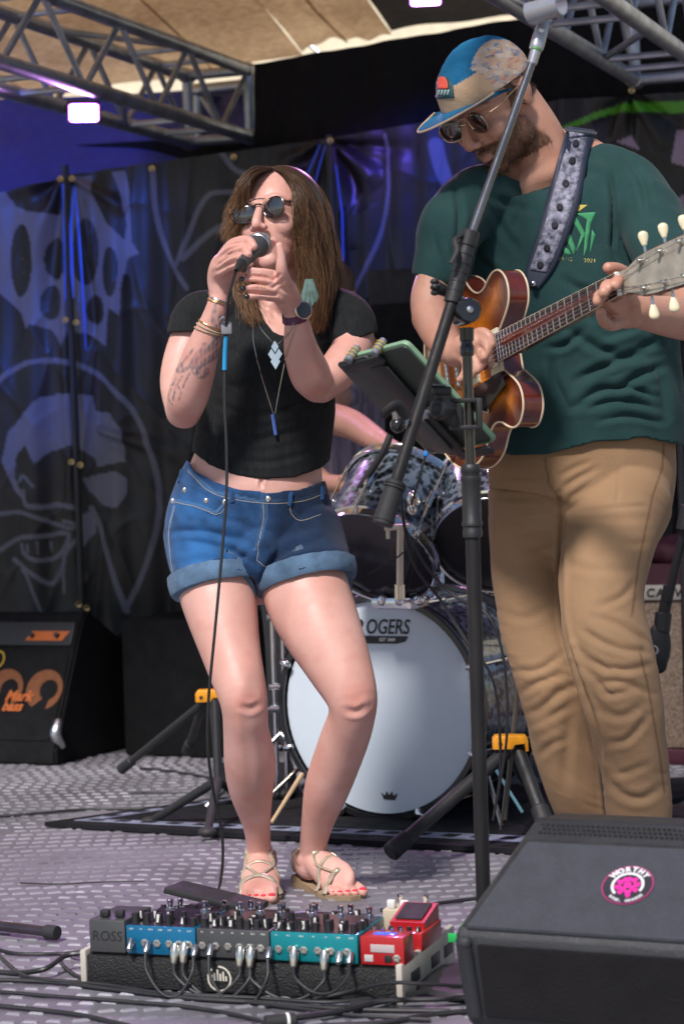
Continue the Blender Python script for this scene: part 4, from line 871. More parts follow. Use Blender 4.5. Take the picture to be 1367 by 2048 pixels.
creases(G2, [([(1238, 600), (1222, 575)], 3, .004), ([(1230, 615), (1206, 595)], 3, .004), ([(1232, 632), (1206, 622)], 3, .004), ([(955, 690), (966, 700), (968, 712)], 3, .003), ([(945, 702), (955, 722), (955, 738)], 3, .003), ([(934, 710), (940, 732), (938, 750)], 3, .003), ([(1070, 240), (1100, 300)], 9, -.003), ([(1040, 340), (1075, 310)], 6, .003)])
co = getco(G2); p = proj(co); L_ = np.array(HG.inverted()); hl = (co @ L_[:3, :3].T + L_[:3, 3]) / KH
x_, y_, z_ = hl[:, 0], hl[:, 1], hl[:, 2]; nz = vnoise(co, 120, .10, 2)
inhead = np.linalg.norm(hl, axis=1) < .17
line = -.050 + .55 * np.clip(np.abs(x_) - .03, 0, .05) + .35 * np.clip(y_ + .05, 0, .06)
beard = smooth_step(line - z_, -.004, .010) * (z_ > -.15) * inhead * (y_ < .012 + .1 * np.abs(x_)) * (z_ > -.118 - .0 * y_) * smooth_step(-(y_ + .35 * (z_ + .118)), -.030, -.016)
mst = smooth_step(-.043 - z_, 0, .006) * (np.abs(x_) < .036) * (y_ < -.07) * inhead
lipm = (np.abs(x_) < .018) * (z_ < -.060) * (z_ > -.076) * (y_ < -.085)
beard = np.maximum(beard, mst) * (1 - .75 * lipm)
hairm = inhead * (z_ > -.03) * (y_ > .035) * (np.abs(x_) > .0) * (z_ < .06) + inhead * (np.abs(x_) > .05) * (y_ > -.022) * (y_ < .0) * (z_ > -.03)
hairm = hairm * (np.abs(x_) < .081)
beard = np.clip(np.maximum(beard, (hairm > 0) * 1.0) * (.92 + nz), 0, 1)
red = np.clip(.55 * np.exp(-(((p[:, 0] - 925) / 22) ** 2 + ((p[:, 1] - 305) / 22) ** 2)) + .5 * np.exp(-(((p[:, 0] - 1046) / 20) ** 2 + ((p[:, 1] - 190) / 30) ** 2)) + .35 * np.exp(-(((p[:, 0] - 1215) / 40) ** 2 + ((p[:, 1] - 540) / 20) ** 2)) + vnoise(co, 24, .15, 5), 0, 1)
paint(G2, 'beard', beard[:, None] * np.ones(3)); paint(G2, 'red', red[:, None] * np.ones(3))
gbody = link('body', G2, MAT['skin2'], GM)
# beard and nape hair: short bristles on the skin
rs = np.random.RandomState(4); no = getno(G2); idx = np.nonzero((beard > .55))[0]; V_ = []; F_ = []; 
MAT['beard'] = M('dark brown hair', (.09, .042, .023), .55, var=.5, vs_=200)
for i in rs.choice(idx, min(5200, len(idx) * 3)):
    c = co[i] + rs.normal(size=3) * .0015; n = no[i]; d = n * .6 + np.array(HG.to_3x3() @ Vector((0, -.2, -.9))) * .8 + rs.normal(size=3) * .3; d /= np.linalg.norm(d); L = rs.uniform(.004, .010)
    s = np.cross(d, n + rs.normal(size=3) * .2); s /= np.linalg.norm(s) + 1e-9; b = len(V_); w = .0006
    V_ += [c - s * w, c + s * w, c + d * L + n * .0005]; u = np.cross(s, d); V_ += [c + u * w]; F_ += [(b, b + 1, b + 2), (b + 1, b + 3, b + 2), (b + 3, b, b + 2)]
me = bpy.data.meshes.new('beard'); me.from_pydata([tuple(v) for v in V_], [], F_); bo = link('beard', me, MAT['beard'], GM); bo['kind'] = 'stuff'
# cap
CAPM = M('cap cloth', (.012, .13, .27), .85, var=.12, vs_=30, bump=.4, bs=260, ink=('tan', 'pat'), inkcol=((.50, .34, .22), (.36, .33, .34)), spec=.2)
mb = MB(); 
mb.ell(HG @ (Vector((0, .008, .034)) * KH), (.086 * KH, .108 * KH, .092 * KH), HG.to_3x3(), 48, 36); mb.ell(HG @ (Vector((0, -.045, .048)) * KH), (.062 * KH, .052 * KH, .056 * KH), HG.to_3x3(), 36, 24)
CP = remesh(mb, .004, 5); co = getco(CP); hl = (co @ L_[:3, :3].T + L_[:3, 3]) / KH
cutm(CP, hl[:, 2] < .030 - .10 * np.clip(hl[:, 1], -1, .2) , 8)
co = getco(CP); hl = (co @ L_[:3, :3].T + L_[:3, 3]) / KH; x_, y_, z_ = hl[:, 0], hl[:, 1], hl[:, 2]
no = getno(CP)
for zz, w in ((0, .0012),): pass
seamd = np.minimum(np.abs(np.abs(x_) - (.046 + .10 * np.clip(.09 - z_, 0, .1))) , np.where((y_ < -.03) & (np.abs(x_) < .056), np.abs(z_ - .084 - .12 * x_ * x_ * 50), 1))
co += no * (-.0014 * np.exp(-(seamd / .0022) ** 2) + vnoise(co, 45, .0010, 6))[:, None]; setco(CP, co)
side = (np.abs(x_) > .046 + .10 * np.clip(.09 - z_, 0, .1)) & (y_ > -.048)
front = (~side) & (y_ < -.03) & (z_ < .085)
paint(CP, 'tan', (front | side)[:, None] * np.ones(3)); 
pn = vnoise(hl, 110, 1, 9, (1, 1, 1.6)); 
paint(CP, 'pat', (side * np.clip(.5 + pn * .6, 0, 1))[:, None] * np.ones(3))
cap = link('cap', CP, [CAPM], GM)
# printed side pattern in several tones: small raised print flakes on the side panel
SIDEP = M('cap print', (.30, .30, .34), .85, var=.2)
n_ = CAPM.node_tree.nodes
t = CAPM.node_tree; 
m2 = [n for n in n_ if n.type == 'MIX'][-1]
vz = t.nodes.new('ShaderNodeTexVoronoi'); vz.inputs['Scale'].default_value = 55; rmp = t.nodes.new('ShaderNodeValToRGB'); rmp.color_ramp.interpolation = 'CONSTANT'
tcx = t.nodes.new('ShaderNodeTexCoord'); mpx = t.nodes.new('ShaderNodeMapping'); mpx.inputs['Scale'].default_value = (1, 1, 2.2); mpx.inputs['Rotation'].default_value = (0, .5, 0); t.links.new(tcx.outputs['Object'], mpx.inputs[0]); t.links.new(mpx.outputs[0], vz.inputs['Vector'])
for e, (pos, c_) in zip([None] * 6, ((0, (.42, .36, .33)), (.3, (.14, .20, .32)), (.45, (.50, .44, .40)), (.62, (.40, .20, .18)), (.74, (.30, .34, .42)), (.86, (.10, .10, .14)))):
    if pos == 0: rmp.color_ramp.elements[0].color = (*c_, 1); continue
    el = rmp.color_ramp.elements.new(pos); el.color = (*c_, 1)
rmp.color_ramp.elements.remove(rmp.color_ramp.elements[-1]); t.links.new(vz.outputs['Color'], rmp.inputs[0]); t.links.new(rmp.outputs[0], m2.inputs[7])
# brim
nu, nv = 28, 12; vv = []; 
def brim(u, v, dz=0):
    a = (u - .5) * 2; x = a * .090 * (1 - .10 * v * v) ; yb = -.090 + .066 * a * a; y = yb - .100 * v * math.sqrt(max(0, 1 - (a * .93) ** 2)) - .004
    z = .044 + .016 * v - .018 * a * a + dz; return HG @ (Vector((x, y, z)) * KH)
v0, f0 = grid(lambda u, v: brim(u, v), nu, nv); v1, f1 = grid(lambda u, v: brim(u, v, -.0035), nu, nv)
mb = MB(); N0 = len(v0); mb.add(v0 + v1, f0 + [tuple(i + N0 for i in f)[::-1] for f in f1] + [(j, j + 1, N0 + j + 1, N0 + j) for j in range(nu)] + [(nv * (nu + 1) + j + 1, nv * (nu + 1) + j, N0 + nv * (nu + 1) + j, N0 + nv * (nu + 1) + j + 1) for j in range(nu)])
MAT['brim'] = M('blue cap cloth', (.014, .13, .26), .85, bump=.4, bs=260, spec=.2, vs_=30); mb.build('brim', MAT['brim'], cap)
mb = MB(); mb.tube([brim(j / nu, 1.0, -.0015) for j in range(nu + 1)], .0026, n=6); mb.build('brim_edge', M('tan piping', (.50, .36, .25), .8), cap)
# patch with arch shape on the front panel
hc = surf([cap])
def decal(name, poly, hit, off, mat, parent, step=6):
    """flat print laid on a surface"""
    from mathutils.geometry import delaunay_2d_cdt
    pts = []
    n = len(poly)
    for i in range(n):
        a, b = np.array(poly[i], float), np.array(poly[(i + 1) % n], float); k = max(1, int(np.linalg.norm(b - a) / step))
        for j in range(k): pts.append(a + (b - a) * j / k)
    nb = len(pts); P = np.array(pts); x0, y0 = P.min(0); x1, y1 = P.max(0); gx, gy = np.meshgrid(np.arange(x0, x1, step), np.arange(y0, y1, step)); g = np.stack([gx.ravel(), gy.ravel()], 1); g = g[inpoly(g, pts)]
    dd, _ = dseg(g, list(P) + [P[0]]) if len(g) else (np.array([]), 0)
    allp = [Vector(q) for q in pts] + [Vector(q) for q in (g[dd > step * .5] if len(g) else [])]
    r = delaunay_2d_cdt(allp, [(i, (i + 1) % nb) for i in range(nb)], [], 1, 1e-4)
    vs3 = []; ok = []
    for q in r[0]:
        h, nn = hit(q[0], q[1], off); ok.append(h is not None); vs3.append(h if h is not None else Vector((0, 0, 0)))
    fs = [f for f in r[2] if all(ok[i] for i in f)]
    if not fs: return None
    me = bpy.data.meshes.new(name); me.from_pydata([tuple(v) for v in vs3], [], [tuple(f) for f in fs]); bm = bmesh.new(); bm.from_mesh(me)
    bmesh.ops.delete(bm, geom=[v for v in bm.verts if not v.link_faces], context='VERTS'); bm.to_mesh(me); bm.free()
    me.polygons.foreach_set('use_smooth', [True] * len(me.polygons)); o = link(name, me, mat, parent); solid(o, .0008); return o
arch = lambda cx, cy, w, h, rot=0: [(cx + (x * math.cos(rot) - y * math.sin(rot)), cy + (x * math.sin(rot) + y * math.cos(rot))) for x, y in [(-w, h), (-w * 1.0, -h * .1)] + [(w * .86 * math.cos(a), -h * .25 - h * .75 * math.sin(a)) for a in np.linspace(math.pi, 0, 9)] + [(w * 1.0, -h * .1), (w, h)]]
ct = R(-6)
decal('patch', arch(888, 175, 18, 22, ct), hc, .002, M('dark teal patch', (.02, .075, .085), .7), cap, 4)
decal('patch_print', arch(886, 166, 10, 12, ct), hc, .0036, M('coral red print', (.75, .10, .06), .7), cap, 3)
for i in range(4): decal('patch_print', [(878 + i * 6, 181), (882 + i * 6, 180), (880 + i * 6, 190), (876 + i * 6, 191)], hc, .0036, M('pale grey print', (.25, .36, .34), .7), cap, 3)
# sunglasses with warm dark lenses
glasses(GM, HG, KH, lens=(.027, .023), sep=.034, y=-.100, z=.006, ml=M('brown mirror lens', (.035, .018, .018), .06, coat=1, spec=1.0), mf=M('thin gold frame', (.55, .42, .28), .25, 1))
# shirt
MAT['shirt'] = M('forest green cotton', (.017, .052, .052), .88, var=.10, vs_=10, bump=.35, bs=380, sheen=.06, spec=.2)
mb = MB()
mb.limb([(1092, 350, 5.0, 85, .7), (1105, 385, 5.01, 165, .52), (1118, 440, 5.0, 205, .52), (1130, 520, 5.0, 208, .56), (1142, 620, 5.0, 206, .60), (1155, 720, 5.0, 202, .62), (1168, 820, 5.0, 196, .64), (1168, 930, 5.0, 195, .64), (1168, 970, 5.0, 190, .64)], 5, 64)
mb.limb([(1010, 380, 5.0, 55), (950, 405, 4.95, 66), (902, 455, 4.88, 62), (885, 520, 4.84, 58), (880, 560, 4.82, 56)], 5, 56)
mb.limb([(1150, 350, 5.02, 60), (1230, 375, 5.0, 78), (1288, 425, 4.93, 70), (1322, 500, 4.83, 62), (1345, 540, 4.78, 58)], 5, 56)
ST = remesh(mb, .0048, 5)
z6 = lambda P: [(x / 2.807 + 880, y / 2.807 + 440) for x, y in P]; z2 = lambda P: [(x / 1.953 + 667, y / 1.953) for x, y in P]
creases(ST, [(z6(P), w, d) for P, w, d in (
    ([(700, 600), (850, 700), (1000, 760), (1180, 700), (1240, 640)], 10, .010), ([(600, 720), (700, 700), (800, 620)], 8, .008), ([(760, 900), (900, 830), (1050, 780), (1200, 760)], 9, .010), ([(740, 1060), (880, 960), (1000, 940), (1100, 880), (1250, 820)], 9, .010),
    ([(980, 960), (1080, 950), (1200, 1000)], 7, .008), ([(660, 560), (760, 500), (850, 560)], 9, .008), ([(800, 1060), (1000, 1010), (1200, 1050)], 8, .008), ([(880, 1130), (1050, 1100), (1250, 1140)], 7, .006), ([(620, 780), (640, 900), (720, 1050)], 9, .009),
    ([(700, 330), (760, 380), (860, 400)], 9, .006), ([(975, 20), (965, 150), (1000, 240)], 5, .008), ([(900, 700), (1050, 660), (1150, 620)], 8, -.006), ([(1150, 700), (1230, 900), (1260, 1100)], 10, .007), ([(200, 200), (260, 250), (330, 300)], 8, .006))]
    + [(z2(P), w, d) for P, w, d in (([(1075, 660), (1090, 800), (1085, 960)], 6, .009), ([(470, 720), (490, 850), (470, 1000)], 7, .008), ([(560, 700), (640, 780), (760, 820)], 9, .007), ([(600, 760), (650, 880), (720, 980)], 9, .006), ([(760, 700), (740, 800), (700, 900)], 8, .005), ([(1130, 620), (1200, 700), (1230, 850)], 9, .008), ([(1020, 560), (1100, 600), (1180, 640)], 8, .005), ([(400, 900), (420, 980), (450, 1040)], 6, .007))])
co = getco(ST); no = getno(ST); setco(ST, co + no * vnoise(co, 13, .0030, 12)[:, None]); p = proj(getco(ST)); co = getco(ST)
HEM2 = [(700, 905), (975, 906), (1040, 913), (1100, 909), (1190, 886), (1290, 878), (1367, 894), (1500, 920), (1500, 1200), (700, 1200)]
NK2 = [(985, 335), (1008, 352), (1030, 360), (1060, 356), (1088, 346), (1108, 334), (1122, 300), (1140, 250), (1000, 200)]
sl2 = (p[:, 0] < 935) & (p[:, 1] > 552 + (p[:, 0] - 833) * .30) & (p[:, 1] < 700); sl3 = (p[:, 0] > 1285) & (p[:, 1] > 500 + (1367 - p[:, 0]) * .3) & (p[:, 1] < 640) & (co[:, 1] < 4.86)
cutm(ST, inpoly(p, HEM2) | (inpoly(p, NK2) & (co[:, 1] < 5.03)) | sl2 | sl3)
shirt = solid(link('t_shirt', ST, MAT['shirt'], GM), .003)
hs2 = surf([shirt])
def rim(pts, off, r, name, mat, parent, hit):
    P = [hit(x, y, off)[0] for x, y in [tuple(q) for q in catmull(pts, 4)]]; P = [q for q in P if q]
    if len(P) > 3: mb = MB(); mb.tube(P, r, n=8, flat=.6); mb.build(name, mat, parent)
rim([(990, 342), (1008, 357), (1030, 366), (1060, 362), (1088, 351), (1110, 336)], .0, .0055, 'collar', MAT['shirt'], shirt, hs2)
# chest print
GP = M('green chest print', (.015, .15, .055), .8, var=.2, vs_=40); GD = M('light green leaf print', (.05, .28, .12), .8); YP = M('yellow chest print', (.62, .50, .10), .8)
decal('chest_print', [(1118, 425), (1196, 419), (1190, 516), (1150, 518), (1112, 508)], hs2, .0022, GP, shirt, 6)
for P in ([(1120, 440), (1150, 432), (1170, 470), (1150, 505), (1160, 470), (1145, 445)], [(1150, 428), (1190, 425), (1180, 450), (1172, 500), (1165, 515), (1168, 470), (1172, 440)], [(1118, 460), (1140, 470), (1150, 500), (1146, 512), (1134, 485)], [(1182, 460), (1190, 470), (1178, 508)], [(1122, 490), (1136, 500), (1142, 512), (1128, 508)]): decal('leaf_print', P, hs2, .0036, GD, shirt, 5)
for i in range(5): a = -.9 + i * .32; decal('chest_print', [(1136 + i * 4, 424), (1140 + i * 4, 424), (1146 + i * 7, 411), (1138 + i * 7, 411)], hs2, .0036, YP, shirt, 5)
def surf_text(txt, x0, y0, x1, y1, size, hit, off, mat, parent, name='lettering', bold=0.0, shear=0):
    me = text_mesh(txt, 1.0, Matrix(), 0.0, shear, 'CENTER', 1.0, bold)
    co = getco(me); 
    if len(co) == 0: return
    cx = (co[:, 0].min() + co[:, 0].max()) / 2; cy = (co[:, 1].min() + co[:, 1].max()) / 2; sc = math.hypot(x1 - x0, y1 - y0) / (co[:, 0].max() - co[:, 0].min()); ax = np.array([x1 - x0, y1 - y0]) / math.hypot(x1 - x0, y1 - y0); ay = np.array([-ax[1], ax[0]])
    sy = size / (co[:, 1].max() - co[:, 1].min()); m = np.array([(x0 + x1) / 2, (y0 + y1) / 2]); out = []
    for c in co:
        q = m + ax * (c[0] - cx) * sc - ay * (c[1] - cy) * sy; h, n = hit(q[0], q[1], off); out.append(h if h else Vector((0, 0, 0)))
    setco(me, np.array(out)); return link(name, me, mat, parent)
surf_text('SPRING', 1113, 517, 1143, 519, 7, hs2, .003, YP, shirt); surf_text('2021', 1165, 521, 1188, 522, 7, hs2, .003, YP, shirt)
# trousers
MAT['khaki'] = M('tan cotton twill', (.300, .186, .104), .85, var=.08, vs_=9, bump=.35, bs=420, sheen=.05, spec=.2, ink=('seam',), inkcol=((.17, .09, .045),))
mb = MB()
mb.limb([(1165, 870, 5.0, 183, .62), (1163, 940, 5.0, 184, .62), (1160, 1000, 5.0, 178, .62), (1150, 1030, 5.0, 150, .6)], 5, 64)
mb.limb([(1068, 1000, 5.03, 92), (1058, 1100, 5.05, 79), (1064, 1220, 5.05, 70), (1090, 1330, 5.02, 66), (1110, 1392, 5.02, 66), (1131, 1480, 5.05, 67), (1150, 1560, 5.07, 61), (1172, 1640, 5.09, 54), (1185, 1740, 5.10, 58)], 5, 64)
mb.limb([(1240, 1000, 4.97, 102), (1214, 1090, 4.90, 92), (1202, 1200, 4.84, 81), (1220, 1300, 4.81, 83), (1244, 1400, 4.82, 77), (1266, 1520, 4.86, 66), (1276, 1640, 4.89, 61), (1284, 1745, 4.92, 62)], 5, 64)
TR_ = remesh(mb, .0046, 4)
z7 = lambda P: [(x / 2.626 + 950, y / 2.626 + 860) for x, y in P]
creases(TR_, [(z7(P), w * (1.35 if d < .015 else 1), d * (.5 if d < .015 else 1)) for P, w, d in (([(440, 330), (458, 500), (452, 800), (470, 1050), (560, 1330), (640, 1560), (665, 1760), (690, 2030)], 6, .016), 
    ([(150, 300), (300, 310), (420, 380)], 5, .006), ([(150, 360), (300, 360), (440, 400)], 5, .007), ([(160, 430), (300, 420), (440, 410)], 5, .006), ([(440, 240), (520, 200), (600, 170)], 5, .006), ([(440, 320), (540, 250), (640, 200)], 5, .007), ([(470, 380), (540, 330), (600, 290)], 5, .006),
    ([(550, 440), (640, 425), (740, 410), (890, 400)], 4, .006), ([(750, 200), (750, 320), (735, 395)], 3, .004), ([(480, 500), (640, 480), (900, 470)], 6, .005), ([(460, 700), (640, 740), (820, 740)], 7, .004), ([(640, 930), (760, 880), (830, 800)], 6, .007),
    ([(620, 980), (760, 1030), (870, 1100), (900, 1160)], 6, .010), ([(560, 1040), (640, 1100), (760, 1150), (900, 1170)], 6, .010), ([(540, 1150), (620, 1220), (760, 1260), (910, 1240)], 6, .010), ([(540, 1200), (640, 1300), (700, 1380), (830, 1360)], 6, .008), ([(640, 1330), (760, 1320), (890, 1370)], 6, .007),
    ([(700, 1640), (800, 1620), (900, 1500)], 6, .006), ([(720, 1720), (760, 1800), (900, 1750)], 6, .006), ([(690, 1790), (770, 1900), (870, 1930), (960, 1880)], 7, .009), ([(640, 1460), (760, 1500), (880, 1440)], 7, .005),
    ([(200, 1260), (330, 1260), (450, 1180)], 6, .008), ([(240, 1380), (340, 1320), (440, 1290)], 6, .009), ([(260, 1500), (350, 1460), (450, 1370), (570, 1340)], 7, .010), ([(250, 1560), (380, 1500), (500, 1440)], 7, .006), ([(490, 1480), (480, 1700), (470, 1900)], 8, .006), ([(330, 1720), (400, 1650), (470, 1620)], 6, .005),
    ([(160, 960), (260, 990), (400, 920)], 7, .004), ([(200, 660), (330, 640), (450, 600)], 6, .004), ([(120, 520), (280, 500), (450, 470)], 6, .005), ([(180, 760), (320, 740), (440, 730)], 7, .003), ([(380, 200), (400, 300), (465, 400)], 4, .006), ([(120, 240), (260, 250), (360, 240)], 6, .005), ([(700, 560), (820, 600), (900, 590)], 6, .004), ([(600, 1560), (640, 1750), (660, 1900)], 5, .004), ([(440, 1060), (500, 1200), (560, 1330)], 7, .006))])
co = getco(TR_); no = getno(TR_); 
pk = proj(co); kn_ = np.exp(-((pk[:, 1] - 1330) / 110) ** 2) + .7 * np.exp(-((pk[:, 1] - 1590) / 70) ** 2) + .4 * np.exp(-((pk[:, 1] - 1000) / 60) ** 2)
rdg = (1 - np.abs(np.sin(co[:, 2] * 95 + co[:, 0] * 40 + vnoise(co, 12, 2.2, 31)))) ** 2 * vnoise(co, 17, 1, 41)
setco(TR_, co + no * (vnoise(co, 14, .0025, 15) + kn_ * (.0022 * rdg))[:, None]); p = proj(getco(TR_))
cutm(TR_, p[:, 1] > 1765, 2); p = proj(getco(TR_)); seam = np.zeros(len(p))
for S_ in (z7([(982, 80), (975, 200), (920, 360), (850, 700), (815, 980)]), z7([(860, 1180), (900, 1350), (960, 1700), (985, 1900)]), z7([(365, 150), (385, 280), (440, 360)])): seam = np.maximum(seam, fuzz_dot(p, S_, 2.6) * .8)
paint(TR_, 'seam', seam[:, None] * np.ones(3)); solid(link('trousers', TR_, MAT['khaki'], GM), .003)
for x, y, Y in ((1190, 1790, 5.0), (1290, 1800, 4.93)):
    h = fl(x + 10, y); mb = MB(); h.y += .02
    mb.limbw([[h.x + .02, h.y + .12, .05, .042, 1.1], [h.x, h.y + .03, .06, .045, 1.1], [h.x - .04, h.y - .08, .045, .046, .8], [h.x - .07, h.y - .16, .03, .042, .6]], 4, 20)
    me = remesh(mb, .006, 3); link('shoe', me, M('brown leather shoe', (.08, .04, .02), .5), GM)
# ---------------- the guitar ----------------
gd = Vector((.435, -.880, .205)).normalized(); gw = Vector((-.088, .191, .977)); gn = gd.cross(gw).normalized(); gw = gn.cross(gd).normalized()
GO = at(950, 738, 4.80); GQ = Matrix((gd, gw, gn)).transposed().to_4x4(); GQ.translation = GO
GT = thing('electric_guitar', 'amber and red sunburst electric guitar with cream binding held by the guitarist', 'guitar', GO)
MAT['mahog'] = M('glossy red brown wood', (.115, .018, .010), .2, coat=1, var=.3, vs_=14, stretch=(1, 6, 1))
SB = M('sunburst maple', (.80, .24, .012), .22, coat=1, var=.2, vs_=60, stretch=(8, .6, 1), ink=('edge',), inkcol=((.085, .014, .008),))
up_ = [(-.172, 0), (-.168, .06), (-.150, .12), (-.115, .168), (-.065, .198), (-.01, .203), (.035, .185), (.065, .152), (.09, .138), (.115, .140), (.135, .152), (.16, .162), (.185, .158), (.204, .138), (.210, .112), (.203, .086), (.185, .066), (.170, .054), (.158, .044), (.150, .034)]
full = up_ + [(x, -y) for x, y in up_[::-1]][:-1]
full = [tuple(q) for q in catmull([list(p_) for p_ in full] + [list(full[0])], 4)][:-1]
from mathutils.geometry import delaunay_2d_cdt
gx, gy = np.meshgrid(np.arange(-.18, .28, .009), np.arange(-.21, .21, .009)); g = np.stack([gx.ravel(), gy.ravel()], 1); g = g[inpoly(g, full)]; dd, _ = dseg(g, full + [full[0]]); g = g[dd > .004]
r = delaunay_2d_cdt([Vector(q) for q in full] + [Vector(q) for q in g], [(i, (i + 1) % len(full)) for i in range(len(full))], [], 1, 1e-6)
for sgn, nm, mt in ((1, 'top', SB), (-1, 'back', MAT['mahog'])):
    P2 = np.array([tuple(q) for q in r[0]]); dd, _ = dseg(P2, full + [full[0]]); zz = sgn * (.0225 + .010 * smooth_step(dd, 0, .10))
    me = bpy.data.meshes.new(nm); me.from_pydata([tuple(GQ @ Vector((a, b, c))) for (a, b), c in zip(P2, zz)], [], [tuple(f) for f in r[2]]); shade(me)
    if sgn > 0: paint(me, 'edge', (1 - smooth_step(dd + .006 * np.sin(P2[:, 1] * 60), .006, .080))[:, None] * np.ones(3))
    link(nm, me, mt, GT)
n = len(full); mb = MB(); mb.add([GQ @ Vector((x, y, -.0225)) for x, y in full] + [GQ @ Vector((x, y, .0225)) for x, y in full], [(i, (i + 1) % n, n + (i + 1) % n, n + i) for i in range(n)]); mb.build('side', MAT['mahog'], GT)
MAT['binding'] = M('aged cream binding', (.72, .58, .40), .35, coat=.5)
for z in (-.0225, .0235): mb = MB(); mb.tube([GQ @ Vector((x, y, z)) for x, y in full + full[:1]], .0023, n=6); mb.build('binding', MAT['binding'], GT)
def GP_(pts): return [GQ @ Vector(p_) for p_ in pts]
mb = MB(); T_ = GQ
mb.prism([(.10, -.028), (.60, -.0215), (.628, -.0215), (.628, .0215), (.60, .0215), (.10, .028)], .016, T_ @ Matrix.Translation((0, 0, .026)), bev=.002); mb.build('neck', MAT['mahog'], GT)
mb = MB(); mb.prism([(.162, -.0285), (.626, -.0215), (.626, .0215), (.162, .0285)], .005, T_ @ Matrix.Translation((0, 0, .0425))); mb.build('fretboard', M('rosewood', (.045, .028, .022), .4, var=.4, vs_=60, stretch=(1, 8, 1)), GT, smooth=False)
mb = MB(); mb.limbw([[*(GQ @ Vector((.20, 0, .028))), .026, .8], [*(GQ @ Vector((.4, 0, .030))), .0235, .8], [*(GQ @ Vector((.62, 0, .030))), .0215, .8]], 4, 16); mb.build('neck_back', MAT['mahog'], GT)
for k in range(1, 23):
    x = .628 * (2 ** (-k / 12)); x = .628 - (.628 - x)
    w = .0215 + (.0285 - .0215) * (.626 - x) / .464
    if x < .165: continue
    mb = MB(); mb.tube(GP_([(x, -w, .0478), (x, w, .0478)]), .0012, n=6); mb.build('fret', MAT['nickel'], GT)
for s in (-1, 1): mb = MB(); mb.tube(GP_([(.162, s * .0285, .0455), (.626, s * .0215, .0455)]), .0014, n=5); mb.build('neck_binding', MAT['binding'], GT)
mb = MB(); mb.box((0, 0, 0), (.005, .045, .009), None, .001); mb.v = [tuple(GQ @ (Vector(v) + Vector((.629, 0, .046)))) for v in mb.v]; mb.build('nut', MAT['white'], GT)
for x in (.048, .142):
    mb = MB(); mb.prism([(x - .022, -.045), (x + .022, -.045), (x + .022, .045), (x - .022, .045)], .006, GQ @ Matrix.Translation((0, 0, .030)), bev=.001); pf = mb.build('pickup_frame', MAT['cream'], GT)
    mb = MB(); mb.prism([(x - .017, -.034), (x + .017, -.034), (x + .017, .034), (x - .017, .034)], .006, GQ @ Matrix.Translation((0, 0, .0362)), bev=.0015); mb.build('pickup_cover', MAT['nickel'], pf)
for x, nm in ((-.002, 'bridge'), (-.045, 'tailpiece')): mb = MB(); mb.tube(GP_([(x, -.042, .042), (x, .042, .042)]), .006, n=10); mb.build(nm, MAT['nickel'], GT)
for s in (1, -1):
    for x in (-.002, -.045): mb = MB(); a, b = GP_([(x, s * .040, .030), (x, s * .040, .050)]); mb.cyl(a, b, .006, n=12); mb.build('stud', MAT['nickel'], GT)
    # f-holes, edged in cream
    fp = [(-.075, s * .105), (-.06, s * .120), (-.02, s * .118), (.02, s * .108), (.055, s * .098), (.078, s * .105), (.088, s * .092)]
    mb = MB(); mb.tube(GP_([(x, y, .0305) for x, y in fp]), .0055, n=8, k=5, flat=.35, up=tuple(gn)); fh = mb.build('f_hole', MAT['blackgloss'], GT)
    mb = MB(); mb.tube(GP_([(x, y + s * .006, .0308) for x, y in fp]), .0012, n=5, k=5); mb.build('f_hole_binding', MAT['binding'], fh)
for (x, y) in ((-.085, -.115), (-.045, -.150), (-.115, -.075), (-.09, -.155)):
    a, b = GP_([(x, y, .024), (x, y, .042)]); mb = MB(); mb.cyl(a, b, .010, .008, n=16, bev=.001); mb.build('knob', M('amber knob', (.35, .2, .06), .25, coat=.6), GT)
mb = MB(); mb.prism([(.02, -.052), (.16, -.046), (.17, -.075), (.10, -.100), (.0, -.105), (-.02, -.085)], .002, GQ @ Matrix.Translation((0, 0, .034)), bev=.0005); mb.build('pickguard', MAT['blackgloss'], GT)
HQ = GQ @ Matrix.Translation((.628, 0, .040)) @ Matrix.Rotation(R(13), 4, 'Y')
hsO = [(x_ * 1.17, y_ * 1.05) for x_, y_ in [(0, -.022), (.02, -.024), (.045, -.036), (.07, -.040), (.17, -.045), (.185, -.030), (.175, -.010), (.19, 0), (.175, .010), (.185, .030), (.17, .045), (.07, .040), (.045, .036), (.02, .024), (0, .022)]]
mb = MB(); mb.prism(hsO, .013, HQ @ Matrix.Translation((0, 0, -.013)), bev=.001); hd = mb.build('headstock', MAT['mahog'], GT)
mb = MB(); mb.prism([(x * .985 + .001, y * .95) for x, y in hsO], .0012, HQ @ Matrix.Translation((0, 0, .0004))); mb.build('headstock_face', M('grey pearloid', (.30, .27, .22), .3, coat=.5, var=.25, vs_=30), hd)
posts = []
for s in (1, -1):
    for i, x in enumerate((.062, .112, .162)):
        y = s * (.026 + i * .003); a, b = HQ @ Vector((x, y, 0)), HQ @ Vector((x, y, .016)); mb = MB(); mb.lathe([(.0065, 0), (.0065, .003), (.0035, .004), (.0035, .014), (.0042, .015), (.0001, .016)], HQ @ Matrix.Translation((x, y, .001)), 14); tn = mb.build('tuner', MAT['nickel'], hd); posts.append((x, y))
        p0, p1 = HQ @ Vector((x, s * .040, -.010)), HQ @ Vector((x, s * .060, -.010)); mb = MB(); mb.cyl(p0, p1, .003, n=8); mb.build('tuner_shaft', MAT['nickel'], hd)
        mb = MB(); mb.limbw([[*(HQ @ Vector((x, s * .058, -.010))), .005, .6], [*(HQ @ Vector((x, s * .068, -.010))), .0085, .5], [*(HQ @ Vector((x, s * .076, -.010))), .0095, .5]], 3, 12); mb.build('tuner_button', M('cream tuner button', (.72, .66, .45), .35, coat=.5), hd)
